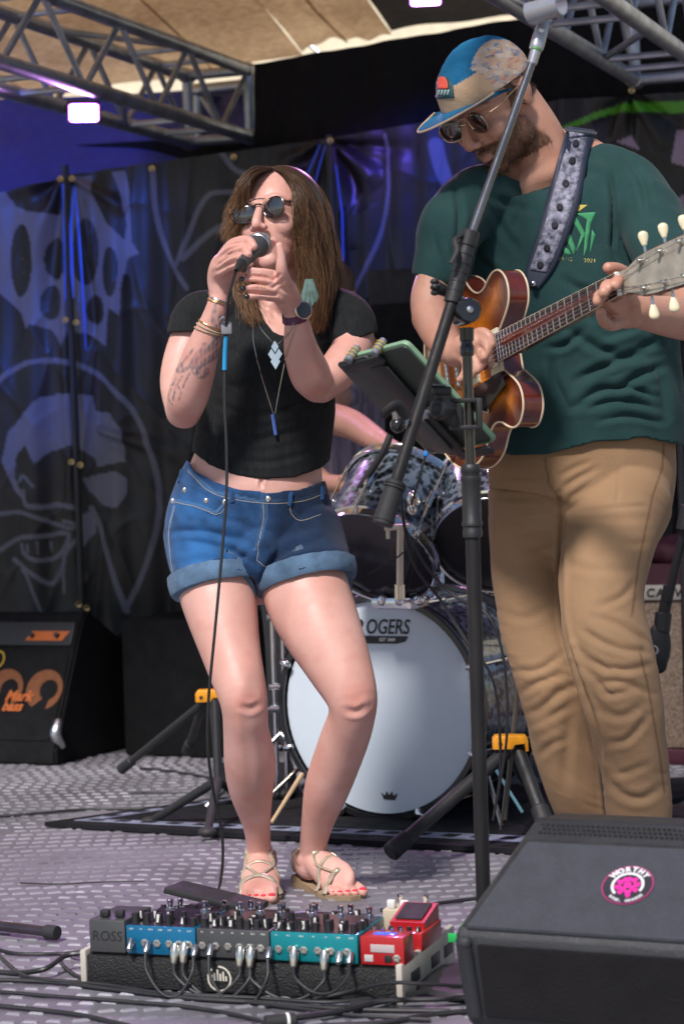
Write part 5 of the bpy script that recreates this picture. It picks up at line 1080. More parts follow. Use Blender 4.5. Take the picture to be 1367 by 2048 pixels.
for i in range(6):
    o_ = -.0165 + i * .0066; b_ = -.026 + i * .0104; px_, py_ = (posts[5 - i] if i < 3 else posts[i - 3])
    mb = MB(); mb.tube(GP_([(-.045, b_, .0465), (.0, b_, .0495), (.628, o_, .0512)]) + [HQ @ Vector((px_, py_, .009))], .00045 + .00022 * (i < 3), n=5); mb.build('string', MAT['steel'], GT)
# strap over the shoulder
le = catmull([(1128, 256), (1112, 320), (1095, 390), (1074, 470), (1056, 525), (1050, 552), (1060, 574)], 6); re = catmull([(1186, 266), (1172, 330), (1160, 400), (1140, 460), (1112, 530), (1092, 560), (1076, 578)], 6)
hit3 = surf([shirt, gbody]); rows = []
for i, (a, b) in enumerate(zip(le, re)):
    row = []
    for s in np.linspace(0, 1, 7):
        q = a * (1 - s) + b * s; h, n_ = hit3(q[0], q[1], .008); row.append(h if h else None)
    rows.append(row)
good = [i for i, r_ in enumerate(rows) if all(r_)]; rows = [rows[i] for i in good]
A_ = np.array([[tuple(c) for c in r_] for r_ in rows])
for _ in range(6): A_[1:-1] = A_[1:-1] * .4 + (A_[:-2] + A_[2:]) * .3
# pull the lower end down to the strap button on the horn of the guitar
t0 = A_[0]; ext = [t0 + np.array((.03, .18, -.10)), t0 + np.array((.02, .10, .0)), t0 + np.array((.004, .035, .015))]; A_ = np.concatenate([np.array(ext), A_]); nr, nc = A_.shape[:2]
vv = [tuple(c) for r_ in A_ for c in r_]; ff = [(i * nc + j, i * nc + j + 1, (i + 1) * nc + j + 1, (i + 1) * nc + j) for i in range(nr - 1) for j in range(nc - 1)]
me = bpy.data.meshes.new('strap'); me.from_pydata(vv, [], ff); bm = bmesh.new(); bm.from_mesh(me); bmesh.ops.recalc_face_normals(bm, faces=bm.faces[:]); bm.to_mesh(me); bm.free(); me.polygons.foreach_set('use_smooth', [True] * len(me.polygons))
STP = thing('guitar_strap', 'dark blue patterned guitar strap over the green t-shirt', 'guitar strap', tuple(A_[5][3]))
solid(link('leather_band', me, M('navy leather', (.018, .024, .05), .6, bump=.2, bs=150), STP), .003, 0)
vv = []; ff = []; rws = [r_ for i, r_ in enumerate(A_) if i >= 3 and i < nr - 9]
for r_ in rws:
    for j in range(1, 6): vv.append(tuple(r_[j] + np.array((-.002, -.0035, 0))))
for i in range(len(rws) - 1):
    for j in range(4): ff.append((i * 5 + j, i * 5 + j + 1, (i + 1) * 5 + j + 1, (i + 1) * 5 + j))
me = bpy.data.meshes.new('woven_panel'); me.from_pydata(vv, [], ff); me.polygons.foreach_set('use_smooth', [True] * len(me.polygons)); wp = solid(link('woven_panel', me, M('woven grey blue jacquard', (.04, .045, .09), .8, var=.5, vs_=75, tint=(.36, .36, .46), bump=.6, bs=250), STP), .0015)
hw = surf([wp]); 
for i in range(7):
    k = int(2 + i * (len(rws) - 4) / 6.2); c = rws[min(k, len(rws) - 1)][3] + np.array((-.003, -.0052, 0)); pq = proj(np.array([c]))[0]
    P = [(pq[0] + 7 * math.cos(a), pq[1] + 8 * math.sin(a)) for a in np.linspace(0, 2 * math.pi, 13)[:-1]]; decal('medallion', P, hw, .0012, M('black jacquard medallion', (.012, .012, .02), .8), wp, 5)
a, b = at(1127, 250, 4.80), at(1187, 263, 4.78); a = Vector(tuple(A_[3][0])) + Vector((-.004, -.006, .004)); b = Vector(tuple(A_[3][-1])) + Vector((.004, -.006, .004))
mb = MB(); mb.tube([a, b], .0028, n=8); mb.build('buckle_bar', MAT['steel'], STP)
mb = MB(); c = Vector(tuple(A_[-4][3])) + Vector((-.004, -.012, -.002)); mb.ell(c, (.007, .007, .007)); mb.build('strap_button', MAT['chrome'], STP)
# ---------------- microphone stand with boom, in front of the guitarist ----------------
MS = at(944, 1060, 4.1); 
st_ = thing('microphone_stand', 'black boom microphone stand with an empty clip, standing in front of the guitarist', 'microphone stand', (MS.x, MS.y, 0))
def zc(P, Q, r1, r2=None, n=18, bev=.0012, name='tube', mat='black', par_=None):
    mb = MB(); mb.cyl(P, Q, r1, r2, n, bev); return mb.build(name, MAT[mat] if isinstance(mat, str) else mat, par_)
MAT['pole'] = M('scuffed black tube', (.012, .012, .013), .5, bump=.15, bs=120, tint=(.022, .020, .021), spec=.3, stretch=(1, 1, .2), vs_=40)
MAT['tubechrome'] = M('dark chrome tube', (.20, .20, .22), .22, .9, var=.2)
def up(px_y): # height on the pole at photo row
    return Vector((MS.x, MS.y, at(940, px_y, 4.1).z))
mb = MB(); mb.lathe([(.0001, 0), (.13, 0), (.135, .006), (.13, .014), (.03, .024), (.017, .03), (.0001, .03)], Matrix.Translation((MS.x, MS.y, .004)), 40); mb.build('base', MAT['black'], st_)
zc(Vector((MS.x, MS.y, .03)), up(1062), .0132, name='lower_tube', mat='pole', par_=st_)
mb = MB(); z0 = up(1075).z; z1 = up(928).z; H_ = z1 - z0
mb.lathe([(.014, 0), (.0172, .001), (.0178, .012), (.0165, .014), (.0165, .019), (.0185, .021), (.0185, .028), (.0170, .030), (.0172, H_ - .034), (.0185, H_ - .030), (.0185, H_ - .024), (.0165, H_ - .022), (.0165, H_ - .016), (.0180, H_ - .014), (.0175, H_ - .004), (.0140, H_), (.0001, H_)], Matrix.Translation((MS.x, MS.y, z0)), 28); mb.build('height_clutch', MAT['black'], st_)
zc(up(930), up(690), .0090, name='upper_tube', mat=M('black gloss tube', (.015, .015, .017), .18, coat=.6), par_=st_)
mb = MB(); z0 = up(712).z; z1 = up(655).z; h = z1 - z0; mb.lathe([(.0001, 0), (.0115, 0), (.0125, .004), (.0125, h * .35), (.0105, h * .4), (.0105, h * .5), (.013, h * .55), (.0135, h), (.0001, h)], Matrix.Translation((MS.x, MS.y, z0)), 20); mb.build('swivel_neck', MAT['blackgloss'], st_)
Bc = at(926, 612, 4.04); BT = at(1066, 116, 4.10); Bd = (BT - Bc).normalized()
BE = at(764, 1050, 3.95)
Ba = at(792, 962, 3.965); 
zc(BE, Ba, .0185, .0165, name='boom_grip', mat='rubber', par_=st_)
for t in (.12, .86, .93): c = BE.lerp(Ba, t); mb = MB(); mb.cyl(c - (Ba - BE).normalized() * .002, c + (Ba - BE).normalized() * .002, .0198, n=20); mb.build('grip_ring', MAT['rubber'], st_)
Bm = at(903, 606, 4.035); zc(Ba, Bm, .0108, name='boom_lower_tube', mat='pole', par_=st_)
Bk = at(933, 492, 4.05); zc(Bm, Bk, .0150, .0140, name='boom_clutch', mat='black', par_=st_)
zc(Bk, at(941, 462, 4.052), .0165, .0165, name='clutch_nut', mat='black', par_=st_)
zc(Bk, BT, .0072, name='boom_upper_tube', mat='tubechrome', par_=st_)
mb = MB(); mb.tube([at(921, 470, 4.04), at(908, 480, 4.03), at(912, 502, 4.02), at(900, 527, 4.01)], [.007, .006, .006, .004], n=8, k=4, flat=.6); mb.build('clutch_lever', MAT['black'], st_)
q = Matrix.Translation(at(937, 620, 4.02)) @ Vector((.25, -1, .1)).to_track_quat('Z', 'Y').to_matrix().to_4x4()
mb = MB(); mb.lathe([(.0001, -.05), (.021, -.05), (.0225, -.02), (.0225, 0), (.020, .004), (.0001, .005)], q, 28); mb.build('swivel_disc', MAT['blackgloss'], st_)
mb = MB(); mb.lathe([(.0001, .003), (.006, .003), (.006, .008), (.0001, .010)], q, 14); mb.build('swivel_bolt', MAT['steel'], st_)
kd = at(870, 574, 4.05); mb = MB(); mb.cyl(kd, at(905, 588, 4.06), .012, .009, 14, .002)
for i in range(6): a = i * R(60); mb.ell(kd + Vector((-.001, .011 * math.cos(a), .011 * math.sin(a))), (.008, .0055, .0055), None, 10, 6)
mb.build('tilt_knob', MAT['black'], st_)
zc(at(905, 588, 4.06), at(930, 606, 4.07), .007, name='knob_shaft', mat='steel', par_=st_)
for i in range(5): 
    t = .2 + i * .16; c = Bm.lerp(Bk, t); mb = MB(); mb.cyl(c, c + (Bk - Bm).normalized() * .004, .0158, n=20); mb.build('clutch_rib', MAT['black'], st_)
# mic clip at the end of the boom
MAT['clip'] = M('silver grey clip', (.42, .43, .47), .32, .6)
dn = Bd; zc(BT - dn * .012, BT + dn * .014, .0085, .0095, name='thread_collar', mat='clip', par_=st_)
mb = MB(); mb.cyl(BT + dn * .014, BT + dn * .018, .0105, n=20); mb.build('green_washer', M('green washer', (.08, .28, .08), .5), st_)
sv = Vector((1, .1, 0)).cross(dn).normalized(); sx = dn.cross(sv).normalized()
mb = MB(); c0 = BT + dn * .018
mb.limbw([[*(c0 + dn * .002), .0125, .8], [*(c0 + dn * .018), .0125, .75], [*(c0 + dn * .04), .011, .6], [*(c0 + dn * .052), .008, .5]], 4, 20); mb.build('clip_hinge', MAT['clip'], st_)
q = Matrix.Translation(c0 + dn * .034 + Vector((0, -.009, 0))) @ Vector((0, -1, .1)).to_track_quat('Z', 'Y').to_matrix().to_4x4(); mb = MB(); mb.lathe([(.0001, 0), (.006, 0), (.006, .003), (.0001, .004)], q, 14); mb.build('clip_screw', MAT['steel'], st_)
ca, cb_ = at(1060, 30, 4.09), at(1122, 12, 4.05); ax = (cb_ - ca).normalized(); q = Matrix.Translation(ca) @ ax.to_track_quat('Z', 'Y').to_matrix().to_4x4(); L = (cb_ - ca).length
# open C-shaped sleeve
mb = MB(); n = 20; outp = []
uz = (Vector((0, 0, 1)) - ax * ax.z).normalized(); uy = ax.cross(uz)
ring = [];
for k in range(n + 1):
    a = R(-40) + R(260) * k / n; ring.append((math.cos(a), math.sin(a)))
vv = []
for (rr_, tt) in ((.0225, 0), (.0205, L), (.0180, L), (.0200, 0)):
    for c_, s_ in ring: vv.append(ca + ax * tt + uz * (-s_ * rr_ + .004) + uy * (c_ * rr_))
m_ = n + 1; ff = []
for r_ in range(4):
    r2 = (r_ + 1) % 4
    for k in range(n): ff.append((r_ * m_ + k, r_ * m_ + k + 1, r2 * m_ + k + 1, r2 * m_ + k))
ff += [(0, m_, 2 * m_, 3 * m_), (n, 3 * m_ + n, 2 * m_ + n, m_ + n)]
mb.add(vv, ff); mb.build('mic_clip', MAT['clip'], st_)
# ---------------- tablet on a clamp arm ----------------
TA, TB, TC = at(678, 722, 4.30), at(808, 688, 4.14), at(1004, 884, 4.22)
e1 = (TB - TA).normalized(); e2 = (TC - TB).normalized(); e2 = (e2 - e1 * e1.dot(e2)).normalized(); en = e1.cross(e2); en = en if en.z > 0 else -en
w1 = (TB - TA).length; w2 = (TC - TB).length
tb = thing('tablet', 'tablet in a sage green case held face up beside the guitarist', 'tablet', TA)
MAT['sage'] = M('sage green silicone', (.20, .34, .22), .55); MAT['darkgreen'] = M('dark grey green plastic', (.035, .042, .036), .5, bump=.3, bs=250)
TQ = Matrix((e1, e2, e1.cross(e2))).transposed().to_4x4(); TQ.translation = TA; sg = 1 if e1.cross(e2).z > 0 else -1
def rrect(x0, y0, x1, y1, r, n=4): 
    o = []
    for cx, cy, a0 in ((x1 - r, y0 + r, -90), (x1 - r, y1 - r, 0), (x0 + r, y1 - r, 90), (x0 + r, y0 + r, 180)): o += [(cx + r * math.cos(R(a0 + 90 * k / n)), cy + r * math.sin(R(a0 + 90 * k / n))) for k in range(n + 1)]
    return o
def plate(o, h, z, mat, name, par_, bev=.001): mb = MB(); mb.prism(o, h, TQ @ Matrix.Scale(sg, 4, (0, 0, 1)) @ Matrix.Translation((0, 0, z)), bev=bev); return mb.build(name, mat, par_)
plate(rrect(0, 0, w1, w2, .014), .010, .004, MAT['sage'], 'case_rim', tb, .002); plate(rrect(.006, .006, w1 - .006, w2 - .006, .010), .004, .0015, MAT['darkgreen'], 'case_back', tb)
plate(rrect(.010, .010, w1 - .010, w2 - .010, .006), .001, .0135, M('dark tablet glass', (.01, .012, .015), .06, coat=1), 'screen', tb, 0)
hd_ = thing('tablet_holder', 'black clamp arm holding the green tablet on the microphone stand', 'tablet holder', at(930, 830, 4.08))
plate(rrect(-.006, .0, w1 * .45, w2 * .50, .01), .004, -.006, M('charcoal plastic tray', (.05, .052, .05), .55, bump=.3, bs=200), 'tray', hd_, .001)
plate(rrect(w1 * .35, w2 * .10, w1 * .60, w2 * 1.0, .012), .006, -.011, MAT['black'], 'spine', hd_, .002)
plate(rrect(w1 * .28, w2 * .62, w1 * .50, w2 * .95, .01), .005, -.017, M('charcoal plastic arm', (.06, .062, .06), .5), 'sliding_arm', hd_, .001)
plate(rrect(w1 * .02, w2 * .02, w1 * .62, w2 * .10, .006), .008, -.010, MAT['black'], 'top_bar', hd_, .002)
plate(rrect(w1 * .45, w2 * .99, w1 * .95, w2 * 1.06, .006), .008, -.010, MAT['black'], 'bottom_bar', hd_, .002)
for f_ in (.22, .62):
    c = TQ @ Vector((w1 * f_, -.004, 0)); up_n = en; mb = MB(); mb.cyl(c - up_n * .014, c + up_n * .024, .0085, .0075, 16, .002); g_ = mb.build('grip_post', M('grey rubber grip', (.16, .17, .20), .5), hd_)
    for dz in (-.002, .006, .014): mb = MB(); mb.tube([c + up_n * dz + (e1 * math.cos(a) + e2 * math.sin(a)) * .0092 for a in np.linspace(0, 2 * math.pi, 17)], .0008, n=5); mb.build('yellow_ring', M('yellow rubber', (.7, .5, .02), .5), g_)
for i in range(3): plate(rrect(w1 * .56 + i * .008, w2 * .55, w1 * .56 + i * .008 + .006, w2 * .56, .0004), .0005, -.0118, M('yellow print', (.6, .45, .02), .6), 'yellow_mark', hd_, 0)
# clamp on the pole
cx = MS.x; zc_ = at(930, 828, 4.1).z
def cbox(dx, dy, dz, sx_, sy_, sz_, nm, mat='black', b=.002): mb = MB(); mb.box((cx + dx, MS.y + dy, zc_ + dz), (sx_, sy_, sz_), None, b); return mb.build(nm, MAT[mat], hd_)
cbox(.018, 0, 0, .010, .04, .055, 'clamp_back'); cbox(-.006, 0, .024, .058, .036, .008, 'clamp_jaw'); cbox(-.006, 0, -.024, .058, .036, .008, 'clamp_jaw'); cbox(-.020, -.012, 0, .012, .016, .036, 'clamp_pad', 'rubber')
mb = MB(); q = Matrix.Translation(at(878, 818, 4.05)) @ Vector((-.55, -.8, .05)).to_track_quat('Z', 'Y').to_matrix().to_4x4()
mb.lathe([(.0001, -.03), (.017, -.03), (.019, -.01), (.019, .006), (.016, .010), (.0001, .011)], q, 8); k_ = mb.build('clamp_knob', MAT['black'], hd_, smooth=False); mb = MB(); mb.lathe([(.006, .010), (.009, .0125), (.010, .010)], q, 24); mb.build('knob_mark', MAT['rubber'], k_)
mb = MB(); c = at(876, 781, 4.06); mb.box(c, (.046, .020, .016), Euler((0, R(4), R(12))), .005); mb.cyl(c + Vector((0, 0, -.008)), c + Vector((0, 0, -.03)), .006, n=12); mb.build('wing_knob', MAT['black'], hd_)
mb = MB(); c = at(876, 777, 4.05); mb.box(c + Vector((0, 0, .006)), (.028, .016, .003), Euler((0, R(4), R(12))), .001); mb.build('wing_highlight', M('grey knob highlight', (.16, .16, .17), .4), hd_)  # paler strip added as the highlight on top of the wing knob
zc(at(905, 822, 4.07), at(855, 826, 4.06), .011, name='clamp_arm', par_=hd_); zc(at(855, 826, 4.06), at(800, 852, 4.03), .008, name='support_rod', mat='steel', par_=hd_)
mb = MB(); mb.ell(at(795, 850, 4.02), (.014, .014, .014)); mb.build('ball_joint', MAT['blackgloss'], hd_)
zc(at(795, 850, 4.02), at(790, 815, 4.015), .007, name='joint_post', mat='steel', par_=hd_)
mb = MB(); mb.tube([at(768, 834, 3.96), at(776, 820, 3.95), at(795, 811, 3.955), at(812, 838, 3.97)], [.006, .010, .011, .007], n=10, k=4, flat=.6); mb.build('lever', MAT['black'], hd_)
# ---------------- floor wedge monitor, seen from behind ----------------
WO = at(900, 1858, 3.62); WO = Vector((WO.x, WO.y, 0))
WM = thing('stage_monitor', 'dark grey wedge stage monitor with a round pink sticker at lower right', 'stage monitor', WO)
MAT['wedge'] = M('textured charcoal polymer', (.050, .054, .068), .50, var=.10, vs_=30, bump=.8, bs=420, spec=.4)
MAT['wedgeedge'] = M('charcoal shell edge', (.028, .030, .035), .42, bump=.5, bs=420, var=.15)
def Wp(a, b, z): return WO + SU * a + SW * b + Vector((0, 0, z))
# profile (b, z, left inset)
PF = [(.235, .352, .072), (.205, .356, .070), (.006, .208, .006), (.000, .188, .000), (.030, .060, .004), (.045, .040, .012), (.34, .036, .02), (.40, .08, .02), (.36, .30, .06), (.30, .350, .07)]
LW = .66
def shell(inset=0.0):
    n = len(PF); vv = [Wp(l, b, z) for b, z, l in PF] + [Wp(LW - l, b, z) for b, z, l in PF]; return vv, [tuple(range(n))[::-1], tuple(range(n, 2 * n))] + [(i, (i + 1) % n, n + (i + 1) % n, n + i) for i in range(n)]
vv, ff = shell(); me = bpy.data.meshes.new('shell'); me.from_pydata([tuple(v) for v in vv], [], ff); bm = bmesh.new(); bm.from_mesh(me); bmesh.ops.recalc_face_normals(bm, faces=bm.faces[:]); bmesh.ops.bevel(bm, geom=bm.edges[:], offset=.012, segments=3, affect='EDGES', profile=.5); bmesh.ops.recalc_face_normals(bm, faces=bm.faces[:]); bm.to_mesh(me); bm.free(); shade(me, 50); link('shell', me, MAT['wedgeedge'], WM)
# the two flat faces as inset panels: frame of upper face
U0, U1 = Wp(.078, .186, .342), Wp(.022, .012, .2135)
ax_ = SU; ay_ = (Wp(0, .205, .356) - Wp(0, .006, .208)).normalized(); nn_ = ax_.cross(ay_); nn_ = nn_ if nn_.y < 0 else -nn_
def facepanel(P, off, h, mat, name, par_=None, bev=.003):
    vv = [p_ + nn_ * off for p_ in P] + [p_ + nn_ * (off - h) for p_ in P]; n = len(P); me = bpy.data.meshes.new(name); me.from_pydata([tuple(v) for v in vv], [], [tuple(range(n)), tuple(range(n, 2 * n))[::-1]] + [(i, n + i, n + (i + 1) % n, (i + 1) % n) for i in range(n)])
    bm = bmesh.new(); bm.from_mesh(me); bmesh.ops.recalc_face_normals(bm, faces=bm.faces[:]); bmesh.ops.bevel(bm, geom=[e for e in bm.edges], offset=bev, segments=2, affect='EDGES'); bm.to_mesh(me); bm.free(); shade(me, 45); return link(name, me, mat, par_ or WM)
bt = lambda t: (.006 + (.205 - .006) * t, .208 + (.356 - .208) * t)
def UP(a, t): b, z = bt(t); return Wp(a, b, z)
facepanel([UP(.066, .80), UP(LW - .066, .80), UP(LW - .016, .02), UP(.018, .02)], .0015, .010, MAT['black'], 'groove', None, .001)
gp_ = facepanel([UP(.074, .765), UP(LW - .074, .765), UP(LW - .024, .00), UP(.024, .00)], .005, .010, MAT['wedge'], 'upper_panel', None, .002)
# lower face panel: its shade is painted as a darker polymer
def LP(a, t): b = .000 + .030 * t; z = .188 - .128 * t; return Wp(a, b, z)
nl = SU.cross(LP(0, 0) - LP(0, 1)); nl = (nl if nl.y < 0 else -nl).normalized(); sv_ = nn_; nn_ = nl
facepanel([LP(.045, .02), LP(LW - .045, .02), LP(LW - .045, .96), LP(.045, .96)], .004, .010, M('charcoal polymer painted as shade', (.016, .015, .017), .85, bump=.8, bs=420, spec=.2), 'lower_panel', None, .002); 
mb = MB(); mb.tube([LP(.026, .0) + nl * .003, LP(.028, .5) + nl * .004, LP(.030, .95) + nl * .003], [.010, .011, .010], n=12, flat=.7); mb.ell(LP(.026, 0) + nl * .003, (.011, .008, .011)); mb.build('end_handle', MAT['wedgeedge'], WM)
nn_ = sv_
# vent: perforated strip along the top edge (rows of recessed hexagonal holes)
hol = MB(); mt = frame(UP(0, .90), ax_, None, nn_)
for i in range(64):
    for j in range(3):
        a = .088 + i * .0086 + (j % 2) * .0043; t = .862 + j * .036; c = UP(a, t) + nn_ * .0012
        P = [c + ax_ * (.0034 * math.cos(R(60 * k))) + ay_ * (.0034 * math.sin(R(60 * k))) for k in range(6)]
        hol.add(P + [p_ - nn_ * .004 for p_ in P], [tuple(range(6))] + [(k, (k + 1) % 6, 6 + (k + 1) % 6, 6 + k) for k in range(6)])
o = hol.build('vent_hole', M('black vent hole', (.004, .004, .005), .8), WM, smooth=False); o['kind'] = 'stuff'
# sticker
Sc = None
o0 = Vector((0, 0, CAMH)); dr = (at(1254, 1771, 3.5) - o0).normalized(); pl0 = UP(.2, .4) + nn_ * .0062; tt = (pl0 - o0).dot(nn_) / dr.dot(nn_); Sc = o0 + dr * tt
rt = R(14); sxA = (ax_ * math.cos(rt) + ay_ * math.sin(rt)); syA = (ay_ * math.cos(rt) - ax_ * math.sin(rt)); SQ = Matrix((sxA, syA, nn_)).transposed().to_4x4(); SQ.translation = Sc
if SQ.determinant() < 0: print('SQ neg')
PK = M('pink print', (.82, .02, .34), .5, var=.05); PKD = M('dark pink line print', (.45, .03, .18), .5); WT = M('white print', (.78, .76, .80), .5, var=.03); DKS = M('dark sticker vinyl', (.035, .032, .042), .35)
stk = thing_part('sticker', WM)
def ringp(rx, ry, rx2, ry2, z, mat, nm, n=48, a0=0, a1=360):
    vv = []; 
    for k in range(n + 1): a = R(a0 + (a1 - a0) * k / n); vv += [SQ @ Vector((rx * math.cos(a), ry * math.sin(a), z)), SQ @ Vector((rx2 * math.cos(a), ry2 * math.sin(a), z))]
    mb = MB(); mb.add(vv, [(2 * k, 2 * k + 1, 2 * k + 3, 2 * k + 2) for k in range(n)]); return mb.build(nm, mat, stk, smooth=False)
RX, RY = .0415, .0400
mb = MB(); mb.prism([(RX * math.cos(R(k * 7.5)), RY * math.sin(R(k * 7.5))) for k in range(48)], .0006, SQ); mb.build('sticker_disc', DKS, stk)
ringp(RX, RY, RX - .0018, RY - .0018, .0009, PKD, 'ring_print'); ringp(.0265, .0265, .0225, .0225, .0009, WT, 'ring_print', a0=-40, a1=215)
hop = [(0, 0, .0115)]; 
for (x, y, r_) in ((0, .012, .0075), (-.011, .009, .0068), (.011, .009, .0068), (-.0155, -.001, .0065), (.0155, -.001, .0065), (0, .001, .0072), (-.0075, -.006, .0068), (.0075, -.006, .0068), (-.012, -.0125, .0055), (.012, -.0125, .0055), (0, -.0145, .0068), (0, -.022, .0050)):
    P = [(0, -1.05), (.62, -.55), (.95, .05), (.86, .55), (.45, .78), (0, .42), (-.45, .78), (-.86, .55), (-.95, .05), (-.62, -.55)]
    mb = MB(); mb.prism([(x + a * r_ * .88, y + b * r_ * .88) for a, b in P], .0005, SQ @ Matrix.Translation((0, 0, .0007))); mb.build('hop_petal', PK, stk, smooth=False)
def arc_text(txt, rad, a_c, size, da, mat, up_=True, bold=0.0):
    n = len(txt)
    for i, ch in enumerate(txt):
        if ch == ' ': continue
        a = R(a_c + (-(i - (n - 1) / 2) * da if up_ else (i - (n - 1) / 2) * da)); rot = a - math.pi / 2 if up_ else a + math.pi / 2
        me = text_mesh(ch, size, SQ @ Matrix.Translation((rad * math.cos(a), rad * math.sin(a), .0010)) @ Matrix.Rotation(rot, 4, 'Z'), .0001, 0, bold=bold); link('letter', me, mat, stk)
arc_text('WORTHY', .0330, 78, .0135, 20, WT, True, .0007); arc_text('BEND, OREGON', .0330, 262, .0062, 8.6, WT, False, .0003)
# underside bracket with green led
mb = MB(); mb.box(Wp(.24, .10, .022), (.16, .12, .04), Matrix.Rotation(math.atan2(SU.y, SU.x), 3, 'Z'), .006); ub = mb.build('control_panel', MAT['black'], WM)
mb = MB(); mb.ell(Wp(.145, .045, .040), (.0018, .0018, .0018)); mb.build('green_led', M('green led', (.1, .8, .1), .3, emit=(.1, 1, .15), es=4), ub)
for i in range(3): mb = MB(); mb.cyl(Wp(.17 + i * .04, .050, .028), Wp(.17 + i * .04, .036, .028), .006, n=12); mb.build('control_knob', MAT['rubber'], ub)
for a in (.08, LW - .10): mb = MB(); mb.box(Wp(a, .2, .018), (.03, .2, .036), Matrix.Rotation(math.atan2(SU.y, SU.x), 3, 'Z'), .004); mb.build('rubber_foot', MAT['rubber'], WM)

# ---------------- pedalboard ----------------
PE = Vector((.94, -.335, 0)).normalized(); PF_ = Vector((-PE.y, PE.x, 0)); P0 = fl(176, 1976)
PBQ = Matrix((PE, PF_, Vector((0, 0, 1)))).transposed().to_4x4(); PBQ.translation = P0
PBT = PBQ @ Matrix.Rotation(R(1.2), 4, 'X')      # top surface tilts up to the back
PB = thing('pedalboard', 'black pedalboard with cream end caps lying on the stage floor', 'pedalboard', P0)
def pbox(par_, nm, mat, c, s, bev=.0015, Q=None, rot=None, label=None):
    mb = MB(); mb.box((0, 0, 0), s, rot, bev); Q = Q or PBT; mb.v = [tuple(Q @ (Vector(c) + Vector(v))) for v in mb.v]; return mb.build(nm, mat, par_, label=label)
MAT['board'] = M('black textured board', (.013, .013, .014), .55, bump=.9, bs=260); MAT['creamcap'] = M('cream end cap', (.50, .46, .40), .5)
BL = .595
pbox(PB, 'front_rail', MAT['board'], (BL / 2, .012, .033), (BL, .022, .056)); pbox(PB, 'back_rail', MAT['board'], (BL / 2, .30, .033), (BL, .022, .056))
for i in range(4): pbox(PB, 'top_slat', MAT['board'], (BL / 2, .045 + i * .078, .062), (BL, .062, .006))
for x in (-.0065, BL + .0065): pbox(PB, 'end_cap', MAT['creamcap'], (x, .156, .035), (.013, .318, .072), .004)
for dx in (.05, .17, .25): pbox(PB, 'cap_slot', MAT['black'], (BL + .0134, dx + .02, .034), (.002, .05, .022), .0005)
LQ = PBT @ Matrix.Translation((.262, .0005, .030)) @ Matrix.Rotation(R(90), 4, 'X'); MAT['logo'] = M('cream logo', (.62, .58, .50), .5)
lg = thing_part('board_logo', PB)
vv = []
for k in range(49): a = R(130 + 345 * k / 48 * .94); vv += [LQ @ Vector((.0235 * math.cos(a), .0235 * math.sin(a), .0012)), LQ @ Vector((.0200 * math.cos(a), .0200 * math.sin(a), .0012))]
mb = MB(); mb.add(vv, [(2 * k, 2 * k + 1, 2 * k + 3, 2 * k + 2) for k in range(48)]); mb.build('logo_ring', MAT['logo'], lg, smooth=False)
for i, h in enumerate((.010, .014, .020, .013, .017, .009)): mb = MB(); mb.prism([(-.016 + i * .0055, -.004), (-.0125 + i * .0055, -.004), (-.0125 + i * .0055, -.004 + h), (-.016 + i * .0055, -.004 + h)], .0008, LQ @ Matrix.Translation((0, 0, .0004))); mb.build('logo_bar', MAT['logo'], lg, smooth=False)
MAT['enamelgrey'] = M('dark grey enamel', (.075, .078, .082), .42, .3, bump=.15, bs=200); MAT['enamelblue'] = M('metallic blue enamel', (.004, .155, .32), .32, .35, coat=.3, var=.06); MAT['enamelteal'] = M('metallic teal enamel', (.004, .26, .30), .32, .35, coat=.3, var=.06); MAT['redenamel'] = M('red enamel', (.42, .012, .016), .35, coat=.3, var=.1); MAT['topplate'] = M('dark gloss pedal face', (.05, .035, .055), .22, .4, coat=.5, var=.3)
def knob(Q, x, y, z, r, h, par_, mark=True):
    mb = MB(); mb.lathe([(.0001, 0), (r * 1.05, 0), (r, h * .25), (r * .9, h), (.0001, h)], Q @ Matrix.Translation((x, y, z)), 12); k = mb.build('knob', MAT['black'], par_, smooth=True)
    if mark and RS.rand() < .45: mb = MB(); mb.box((0, 0, 0), (r * .25, .0008, h * .8)); mb.v = [tuple(Q @ (Vector(v) + Vector((x + RS.uniform(-.5, .5) * r, y - r, z + h * .55)))) for v in mb.v]; mb.build('pointer', MAT['white'], k, smooth=False)
def footsw(Q, x, y, z, par_):
    mb = MB(); mb.lathe([(.0001, 0), (.008, 0), (.008, .003), (.005, .004), (.005, .010), (.0062, .012), (.0062, .018), (.0001, .019)], Q @ Matrix.Translation((x, y, z)), 12); mb.build('footswitch', MAT['chrome'], par_)
def jack(Q, x, z, par_, y=-.0005):
    J = Q @ Matrix.Translation((x, y, z)) @ Matrix.Rotation(R(90), 4, 'X'); mb = MB(); mb.lathe([(.0001, 0), (.0075, 0), (.0075, .002), (.0055, .0025), (.0055, .005), (.0035, .005), (.0035, .001), (.0001, .001)], J, 6); mb.build('jack_socket', MAT['nickel'], par_, smooth=False)
plugs = []
def plug(Q, x, z, par_, kind, drop=.03):
    if kind == 'w': mb = MB(); a, b = Q @ Vector((x, -.004, z)), Q @ Vector((x, -.014, z - .028)); mb.limbw([[*a, .0085, .8], [*(a.lerp(b, .5)), .0095, .8], [*b, .0065, .8]], 3, 12); mb.build('plug', MAT['nickel'], par_); return b
    mb = MB(); a, b = Q @ Vector((x, -.002, z)), Q @ Vector((x + .004, -.024, z - .014)); mb.cyl(a, b, .0068, .0050, 12, .001); mb.build('plug', MAT['steel'], par_); return b
ZT_ = .066
